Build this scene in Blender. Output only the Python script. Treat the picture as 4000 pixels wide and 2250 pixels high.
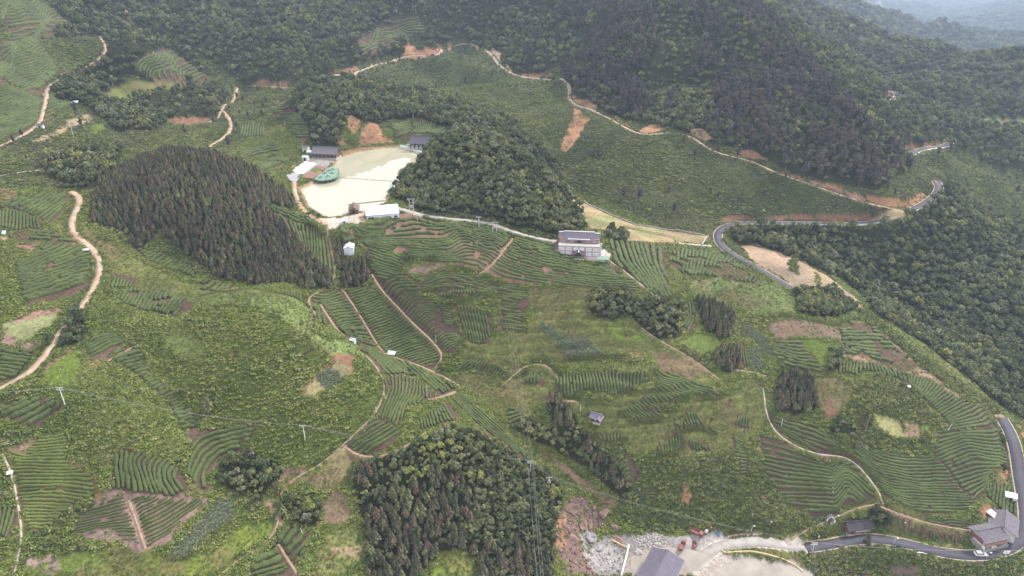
import bpy, bmesh, math, random
import numpy as np
from mathutils import Vector, Matrix

scene = bpy.context.scene
for _o in list(bpy.data.objects):
    bpy.data.objects.remove(_o)
COLL = scene.collection

# ---------------------------------------------------------------- camera, sky, sun, exposure
cam_data = bpy.data.cameras.new('camera')
cam = bpy.data.objects.new('camera', cam_data); COLL.objects.link(cam)
cam_data.sensor_width = 36.0
cam_data.lens = 36.0 * 1720.0 / 2576.0
cam_data.clip_start = 1.0
cam_data.clip_end = 20000.0
cam.location = (0.0, 0.0, 200.0)
cam.rotation_euler = (math.radians(90.0 - 26.0), 0.0, 0.0)
scene.camera = cam

SUN_ELEV, SUN_AZ = math.radians(47.0), math.radians(52.0)      # azimuth clockwise from +y
world = bpy.data.worlds.new('World'); scene.world = world; world.use_nodes = True
wn = world.node_tree.nodes; wl = world.node_tree.links; wn.clear()
w_out = wn.new('ShaderNodeOutputWorld'); w_bg = wn.new('ShaderNodeBackground')
w_sky = wn.new('ShaderNodeTexSky'); w_sky.sky_type = 'NISHITA'; w_sky.sun_disc = False
w_sky.sun_elevation = SUN_ELEV; w_sky.sun_rotation = SUN_AZ; w_sky.air_density = 1.0; w_sky.dust_density = 2.0
# broken white overcast over the blue: cloud cover from noise on the sky dome
w_tc = wn.new('ShaderNodeTexCoord'); w_map = wn.new('ShaderNodeMapping'); w_map.inputs['Scale'].default_value = (1.6, 1.6, 4.0)
w_noise = wn.new('ShaderNodeTexNoise'); w_noise.inputs['Scale'].default_value = 1.7; w_noise.inputs['Detail'].default_value = 5.0
w_ramp = wn.new('ShaderNodeMapRange'); w_ramp.inputs['From Min'].default_value = 0.25; w_ramp.inputs['From Max'].default_value = 0.60
w_ramp.inputs['To Min'].default_value = 0.70; w_ramp.inputs['To Max'].default_value = 0.97
w_mix = wn.new('ShaderNodeMix'); w_mix.data_type = 'RGBA'
w_mix.inputs['B'].default_value = (9.2, 9.2, 9.5, 1.0)
wl.new(w_tc.outputs['Generated'], w_map.inputs['Vector']); wl.new(w_map.outputs['Vector'], w_noise.inputs['Vector'])
wl.new(w_noise.outputs['Fac'], w_ramp.inputs['Value']); wl.new(w_ramp.outputs['Result'], w_mix.inputs['Factor'])
wl.new(w_sky.outputs['Color'], w_mix.inputs['A']); wl.new(w_mix.outputs['Result'], w_bg.inputs['Color'])
w_bg.inputs['Strength'].default_value = 0.052
wl.new(w_bg.outputs['Background'], w_out.inputs['Surface'])

sun_data = bpy.data.lights.new('sun', 'SUN'); sun_data.energy = 1.5; sun_data.angle = math.radians(10.0); sun_data.color = (1.0, 0.95, 0.87)
sun = bpy.data.objects.new('sun', sun_data); COLL.objects.link(sun)
_sd = Vector((math.sin(SUN_AZ) * math.cos(SUN_ELEV), math.cos(SUN_AZ) * math.cos(SUN_ELEV), math.sin(SUN_ELEV)))
sun.rotation_euler = _sd.to_track_quat('Z', 'Y').to_euler(); sun.location = (0, 0, 400)

scene.view_settings.view_transform = 'Standard'; scene.view_settings.look = 'None'
scene.view_settings.exposure = 1.80; scene.view_settings.gamma = 1.0; scene.view_settings.use_curve_mapping = False
scene.render.engine = 'CYCLES'
scene.cycles.max_bounces = 6; scene.cycles.diffuse_bounces = 2; scene.cycles.glossy_bounces = 2; scene.cycles.transmission_bounces = 3
scene.cycles.volume_bounces = 1; scene.cycles.transparent_max_bounces = 4
scene.cycles.use_denoising = True
scene.cycles.caustics_reflective = False; scene.cycles.caustics_refractive = False

# ---------------------------------------------------------------- terrain (pure numpy)
# picture coordinates used to survey the place: 2576 x 1449; a surveyed pixel plus a height gives a point of the ground
CAMZ = 200.0
PITCH = math.radians(26.0)
FPX = 1720.0
CP_, SP_ = math.cos(PITCH), math.sin(PITCH)

def rays(p):
    p = np.asarray(p, float).reshape(-1, 2)
    u = (p[:, 0] - 1288.0) / FPX
    v = (724.5 - p[:, 1]) / FPX
    return np.stack([u, CP_ + v * SP_, -SP_ + v * CP_], 1)

def project(P):
    P = np.asarray(P, float).reshape(-1, 3)
    x, y, z = P[:, 0], P[:, 1], P[:, 2] - CAMZ
    d = y * CP_ - z * SP_
    vv = y * SP_ + z * CP_
    return np.stack([1288 + FPX * x / d, 724.5 - FPX * vv / d], 1), d

# (x, y, height under the camera)
SURVEY = [
 # roads in the bowl, far left to far right
 (2282,532,-136),(2132,497,-129),(1982,447,-121),(1850,394,-114),(1738,342,-108),(1613,339,-105),(1500,282,-100),(1430,240,-96),
 (1338,197,-94),(1269,177,-92),(1201,114,-88),(1141,110,-88),(1081,143,-90),(994,150,-90),(894,179,-92),(839,190,-92),(731,221,-95),(659,217,-96),
 (596,222,-97),(567,260,-100),(580,310,-102),(535,362,-106),
 # asphalt
 (1803,588,-143),(1840,562,-142),(1940,562,-140),(2114,566,-138),(2232,554,-137),(2332,507,-135),(2363,474,-133),(2307,377,-124),(2392,366,-123),(2257,246,-113),
 (1950,702,-148),(2010,737,-150),
 # bowl
 (1250,300,-105),(1250,250,-101),(1350,300,-108),(1350,250,-102),(1400,400,-124),(1420,470,-134),(1150,200,-100),(1150,260,-104),(1050,230,-101),(1000,200,-98),
 (1300,360,-114),(1500,350,-112),(1600,400,-118),(1700,450,-124),(1900,520,-134),(1600,520,-133),(1750,560,-139),(1480,420,-122),(1560,300,-105),
 # terrace field by the hairpin
 (1430,485,-137),(1500,540,-139),(1600,590,-140),(1740,600,-141),(1640,555,-139),
 # mountain
 (1600,200,-84),(1700,100,-63),(1800,200,-81),(1900,300,-98),(2000,300,-97),(2100,350,-105),(2200,430,-119),(1500,0,-40),(1700,0,-38),(1300,0,-43),(1100,0,-45),
 (2000,150,-73),(1890,0,-36),(2050,170,-77),(2200,310,-104),(1500,100,-68),(1350,100,-76),(1400,160,-88),(2100,230,-88),(1780,330,-103),(1000,80,-73),(800,100,-74),(800,0,-46),(500,0,-42),(600,100,-69),(700,160,-85),
 # second ridge and far valley
 (2200,200,-125),(2200,130,-115),(2300,130,-113),(2400,150,-116),(2300,200,-119),(2400,250,-123),(2500,350,-138),(2450,450,-141),(2500,500,-154),(2570,600,-160),(2400,600,-152),(2500,150,-108),(2560,145,-106),(2350,320,-120),(2560,250,-128),
 (2150,30,-131),(2200,70,-168),(2240,100,-196),(2100,60,-149),(2300,60,-325),(2350,80,-375),(2344,20,-365),(2450,60,-298),(2500,100,-325),(2560,120,-318),(2560,40,-258),(2500,20,-301),(2400,100,-369),(2250,20,-322),(2300,0,-346),(2560,0,-250),(2420,0,-358),
 # forest below the asphalt, ravine right
 (2300,620,-153),(2200,640,-155),(2050,610,-149),(2200,720,-168),(2400,800,-181),(2300,760,-174),(2500,900,-186),(2560,1000,-188),(2560,800,-180),(1900,590,-145),
 # foreground right ridge
 (2540,1090,-175),(2400,1000,-156),(2470,1060,-164),(2150,795,-147.5),(2300,900,-151),(2050,690,-148),(2000,650,-148),(2150,745,-150),(1960,660,-147),
 (2280,1070,-164),(2200,930,-151),(2050,900,-149),(1900,830,-142),(2000,800,-140),(2000,990,-158),(2200,1000,-154.5),(2250,985,-150.5),(2300,1130,-170.5),(2450,1150,-172),(2100,1150,-168),(2000,1200,-175),(2200,1200,-173.5),
 (2300,1250,-179),(2150,1270,-180.5),(2400,1260,-180.5),(2000,1290,-184),(2300,1320,-184.5),(2540,1250,-183),(2566,1210,-181),
 (2432,1403,-186),(2202,1348,-187),(2027,1378,-189),(2545,1375,-185),(2500,1320,-184),(2300,1430,-194),(2100,1430,-193),(2500,1440,-190),
 # bottom pad
 (1888,1358,-189),(1763,1393,-190),(1660,1420,-190.5),(1600,1370,-190),(1900,1440,-191.5),(1720,1340,-189),(1560,1440,-190),
 # quarry and slope above the pad
 (1470,1330,-186),(1430,1300,-179),(1420,1400,-182),(1480,1250,-178),(1550,1300,-184),(1640,1290,-183.5),(1750,1290,-184.5),(1880,1310,-186),(1740,1210,-176),(1650,1180,-172),(1850,1180,-174),(1560,1230,-177),
 # gully
 (1130,940,-152),(990,890,-147),(1200,1000,-155),(1330,1150,-168),(1450,1200,-176),(1400,1160,-172),(1270,1080,-161),(870,850,-139),
 # center
 (1150,600,-112),(1000,600,-113),(850,590,-111),(850,720,-125),(950,720,-127),(1050,720,-123),(1150,700,-122),(1050,830,-138),(950,800,-134),(1250,640,-116),(1250,760,-130),(1150,820,-138),(1200,900,-146),
 (1400,700,-125),(1600,700,-126),(1465,640,-119),(1500,760,-132),(1400,850,-142),(1250,950,-151),(1500,960,-149),(1700,980,-151),(1500,1050,-157),(1650,1080,-160.5),(1400,1000,-153),(1350,920,-149),(1560,860,-141),(1700,860,-142),(1800,940,-149),(1820,1050,-159.5),(1560,1120,-163),
 (1800,650,-130),(1650,619,-126.5),(1740,700,-131),(1850,720,-130.5),(1900,690,-132),(1660,760,-134),(1800,800,-139),(1720,790,-138),(1960,740,-135),(1560,625,-121),
 # pond and its flat
 (800,548,-108.6),(1000,378,-108.4),(1040,395,-108.3),(760,480,-108.4),(740,440,-107.5),(830,385,-107.2),(1062,372,-107),(970,510,-108.6),(900,560,-109.5),(960,545,-109),(940,375,-107),(870,372,-106.5),(1035,527,-109),(1100,549,-112),(1200,556,-114),(1300,590,-116.5),(1408,608,-118),
 # hill right of the pond
 (1190,332,-87),(1130,350,-94),(1250,385,-90),(1330,420,-96),(1400,470,-105),(1440,548,-117.5),(1250,470,-99),(1150,430,-97),(1080,470,-104),(1300,540,-110),(1150,520,-108),
 # hill behind the pond
 (830,197,-80),(900,215,-84),(1000,240,-91),(1100,280,-97),(1200,310,-99),(800,280,-90),(930,310,-97),(760,250,-88),(1050,320,-103),(760,340,-100),
 # left of the pond
 (640,400,-106),(690,330,-103),(650,270,-101),(620,340,-103),(700,400,-107),
 # conifer hill
 (400,398,-84),(480,392,-83),(300,440,-90),(600,425,-92),(680,480,-103),(240,540,-100),(550,690,-120),(800,690,-119),(720,700,-121),(500,560,-102),(600,600,-109),(400,500,-94),(740,600,-112),(330,600,-107),(420,640,-114),(730,520,-108),
 (450,330,-99),(350,350,-97),(300,390,-95),
 # valley between the left hills
 (450,670,-118),(600,712,-123),(350,720,-117),(350,650,-112),(290,640,-109),(430,720,-120),(300,800,-118),
 # left hill
 (620,733,-110),(540,745,-112),(720,760,-113.5),(800,810,-120),(930,890,-130),(650,950,-124.5),(830,950,-128.5),(500,900,-120.5),(400,860,-121),(760,1080,-138),(880,1050,-138),(700,1150,-146),(560,1050,-135),
 (400,940,-131),(480,1060,-140),(600,1150,-143),(330,1030,-124.5),(250,960,-121),(300,1120,-134),(420,1120,-135),
 (960,1000,-137),(1060,1020,-146),(850,1130,-146),(690,1230,-150),(1000,1060,-144),
 (350,1230,-141),(300,1300,-145),(150,1200,-140.5),(150,1400,-151),(600,1400,-157),(500,1330,-151),(600,1230,-148),(30,1200,-138),(750,1400,-160),(40,1400,-148),(100,1080,-133),(0,1050,-129),(450,1420,-154),
 # bottom forest spur
 (1150,1100,-150),(1100,1250,-161),(1150,1449,-173),(1000,1180,-151),(1250,1300,-168),(950,1350,-164),(1340,1400,-178),(880,1250,-156),(1300,1200,-167),(1050,1449,-172),
 # far left
 (60,20,-34),(150,30,-40),(60,130,-56),(60,250,-74),(60,330,-83),(150,320,-84),(30,430,-90),(100,470,-88.5),(100,550,-96),(100,650,-104),(200,540,-98),(240,640,-107),(200,760,-114),(80,910,-120),(0,970,-122),(60,820,-115),(0,650,-102),(0,800,-112),
 (300,100,-62),(420,150,-72),(300,30,-46),(200,120,-60),(260,200,-77),(180,210,-72),(200,420,-93),(400,240,-88),(500,200,-90),(480,270,-96),(350,280,-91),(230,300,-85),(100,390,-87),
]
# ground seen from nowhere in the picture or far beyond it: x, y, height under the camera
BEYOND = [(-700,1100,-20),(0,1300,-5),(-250,1000,-10),(250,950,-5),(430,1200,-60),(-2500,3000,40),(0,3800,60),(0,8500,300),(4000,8500,150),(-5000,7000,300),(6500,6000,200),(7500,2000,100),(2600,7000,-60),(3300,3000,-120),(1800,1700,-180),(1300,1000,-140),(780,1150,-190),(600,900,-117),(900,600,-130),(1500,300,-120),(700,250,-150),(-900,600,10),(-1800,800,20),(-600,250,-70),(-450,120,-110),(300,80,-190),(-150,60,-165),(60,60,-190),(400,120,-175),(-1500,100,-20),(2500,500,-60),(330,250,-180),(-330,420,-45),(-420,520,-20)]

def make_survey():
    pts = []
    for x, y, z in SURVEY:
        d = rays([(x, y)])[0]
        pts.append(d * (z / d[2]))
    P = np.array(pts + [np.array(b, float) for b in BEYOND])
    return P[:, :2], P[:, 2]

class TPS:
    def __init__(s, xy, z, lam=2.0):
        s.c = xy / 100.0
        n = len(xy)
        K = s.kern(s.c, s.c) + lam * 1e-2 * np.eye(n)
        Pm = np.hstack([np.ones((n, 1)), s.c])
        A = np.zeros((n + 3, n + 3)); A[:n, :n] = K; A[:n, n:] = Pm; A[n:, :n] = Pm.T
        b = np.concatenate([z, np.zeros(3)])
        s.w = np.linalg.solve(A, b)
    def kern(s, a, b):
        r2 = ((a[:, None, :] - b[None, :, :]) ** 2).sum(-1)
        return 0.5 * r2 * np.log(r2 + 1e-9)
    def __call__(s, xy):
        xy = np.asarray(xy, float).reshape(-1, 2) / 100.0
        out = np.empty(len(xy)); n = len(s.c)
        for i in range(0, len(xy), 20000):
            q = xy[i:i + 20000]
            out[i:i + 20000] = s.kern(q, s.c) @ s.w[:n] + s.w[n] + q @ s.w[n + 1:]
        return out

# polar survey grid: azimuth columns, distance rows
NTH = 760
TH = np.radians(np.linspace(-60, 60, NTH))
_r = [85.0]
while _r[-1] < 8800:
    q = _r[-1]
    _r.append(q + (0.8 if q < 460 else 0.8 + (q - 460) * 0.022))
RR = np.array(_r); NR = len(RR)
GX = np.sin(TH)[None, :] * RR[:, None]
GY = np.cos(TH)[None, :] * RR[:, None]

def base_heights():
    xy, z = make_survey()
    tps = TPS(xy, z)
    # coarse polar evaluation, then interpolation in both directions
    rc = RR[::4] if RR[-1] == RR[::4][-1] else np.append(RR[::4], RR[-1])
    tc = TH[::4] if TH[-1] == TH[::4][-1] else np.append(TH[::4], TH[-1])
    X = np.sin(tc)[None, :] * rc[:, None]; Y = np.cos(tc)[None, :] * rc[:, None]
    Z = tps(np.stack([X.ravel(), Y.ravel()], 1)).reshape(X.shape)
    Z1 = np.stack([np.interp(RR, rc, Z[:, j]) for j in range(Z.shape[1])], 1)
    Z2 = np.stack([np.interp(TH, tc, Z1[i]) for i in range(Z1.shape[0])], 0)
    return Z2 + CAMZ

def grid_index(x, y):
    r = np.hypot(x, y); th = np.arctan2(x, y)
    fi = np.clip(np.interp(r, RR, np.arange(NR)), 0, NR - 1.001)
    fj = np.clip((th - TH[0]) / (TH[1] - TH[0]), 0, NTH - 1.001)
    return fi, fj

def sample(G, x, y):
    x = np.asarray(x, float); y = np.asarray(y, float)
    fi, fj = grid_index(x, y)
    i = fi.astype(int); j = fj.astype(int); a = fi - i; b = fj - j
    return (G[i, j] * (1 - a) * (1 - b) + G[i + 1, j] * a * (1 - b) + G[i, j + 1] * (1 - a) * b + G[i + 1, j + 1] * a * b)

def cast(pix, Z):
    """surveyed pixels -> points on the ground grid Z (first hit)"""
    d = rays(pix)
    out = np.empty((len(d), 3))
    for k in range(len(d)):
        h = math.hypot(d[k, 0], d[k, 1])
        th = math.atan2(d[k, 0], d[k, 1])
        fj = min(max((th - TH[0]) / (TH[1] - TH[0]), 0), NTH - 1.001); j = int(fj); b = fj - j
        col = Z[:, j] * (1 - b) + Z[:, j + 1] * b
        rz = CAMZ + RR * (d[k, 2] / h)
        under = np.nonzero(rz <= col)[0]
        if len(under) == 0:
            r = RR[-1]
        elif under[0] == 0:
            r = RR[0]
        else:
            i = under[0]
            e0 = rz[i - 1] - col[i - 1]; e1 = rz[i] - col[i]
            r = RR[i - 1] + (RR[i] - RR[i - 1]) * e0 / (e0 - e1)
        out[k] = (d[k, 0] / h * r, d[k, 1] / h * r, 0)
    out[:, 2] = sample(Z, out[:, 0], out[:, 1])
    return out

def T(c, r, s):
    """coordinates read off survey tile (c, r), four times enlarged"""
    a = [tuple(float(q) for q in w.split(',')) for w in s.split()]
    return [(x / 4 + 644 * c, y / 4 + 362 * r) for x, y in a]

def D(s):
    return [tuple(float(q) for q in w.split(',')) for w in s.split()]

def resample(P, step):
    P = np.asarray(P, float)
    s = np.concatenate([[0], np.cumsum(np.linalg.norm(np.diff(P, axis=0), axis=1))])
    n = max(2, int(round(s[-1] / step)) + 1)
    q = np.linspace(0, s[-1], n)
    return np.stack([np.interp(q, s, P[:, k]) for k in range(P.shape[1])], 1)

def resample_n(P, n):
    P = np.asarray(P, float)
    s = np.concatenate([[0], np.cumsum(np.linalg.norm(np.diff(P, axis=0), axis=1))])
    q = np.linspace(0, s[-1], n)
    return np.stack([np.interp(q, s, P[:, k]) for k in range(P.shape[1])], 1)

def smooth(P, it=4):
    P = np.asarray(P, float).copy()
    for _ in range(it):
        if len(P) > 2:
            P[1:-1] = 0.25 * P[:-2] + 0.5 * P[1:-1] + 0.25 * P[2:]
    return P

def inside(px, py, poly):
    poly = np.asarray(poly, float)
    res = np.zeros(len(px), bool)
    bb = (px >= poly[:, 0].min()) & (px <= poly[:, 0].max()) & (py >= poly[:, 1].min()) & (py <= poly[:, 1].max())
    ix = np.nonzero(bb)[0]
    if len(ix) == 0:
        return res
    x = px[ix]; y = py[ix]; c = np.zeros(len(ix), bool)
    x0, y0 = poly[-1, :2]
    for x1, y1 in poly[:, :2]:
        if y0 != y1:
            m = ((y0 > y) != (y1 > y))
            c ^= m & (x < (x1 - x0) * (y - y0) / (y1 - y0) + x0)
        x0, y0 = x1, y1
    res[ix] = c
    return res

def hash2(i, j, s=0):
    v = np.sin(i * 127.1 + j * 311.7 + s * 74.7) * 43758.5453
    return v - np.floor(v)

def vnoise(x, y, scale=1.0, s=0):
    x = np.asarray(x, float) / scale; y = np.asarray(y, float) / scale
    i = np.floor(x); j = np.floor(y); a = x - i; b = y - j
    a = a * a * (3 - 2 * a); b = b * b * (3 - 2 * b)
    return (hash2(i, j, s) * (1 - a) * (1 - b) + hash2(i + 1, j, s) * a * (1 - b) + hash2(i, j + 1, s) * (1 - a) * b + hash2(i + 1, j + 1, s) * a * b)

def fbm(x, y, scale, s=0, o=3):
    t = 0; amp = 0.5; n = 0
    for k in range(o):
        t = t + amp * vnoise(x, y, scale / 2 ** k, s + k * 7); n += amp; amp *= 0.5
    return t / n

def sstep(a, b, x):
    t = np.clip((x - a) / (b - a), 0, 1)
    return t * t * (3 - 2 * t)
# ---------------------------------------------------------------- what lies where: roads, fields, woods
WEED, SCRUB, BROAD, CONIF, PINE, TEA, BARE, GRASS, CORN, CROP, WEEDTEA, BUSH, DRY, PLOT = range(14)
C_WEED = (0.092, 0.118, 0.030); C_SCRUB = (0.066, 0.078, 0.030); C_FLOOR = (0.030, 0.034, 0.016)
C_SOIL = (0.235, 0.160, 0.108); C_SHADED_TEASOIL = (0.095, 0.062, 0.046); C_RED = (0.22, 0.118, 0.078); C_ORANGE = (0.31, 0.170, 0.098)  # tea soil and litter, darkened to carry the shade between hedge rows
C_TRACK = (0.34, 0.235, 0.155); C_CONC = (0.44, 0.385, 0.335); C_GRAVEL = (0.26, 0.24, 0.23); C_GRASS = (0.118, 0.128, 0.042)
C_BRIGHT = (0.140, 0.180, 0.035); C_BEIGE = (0.31, 0.245, 0.14); C_CORN = (0.125, 0.140, 0.078); C_ROCK = (0.17, 0.115, 0.098); C_PALE = (0.15, 0.165, 0.075)

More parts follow.
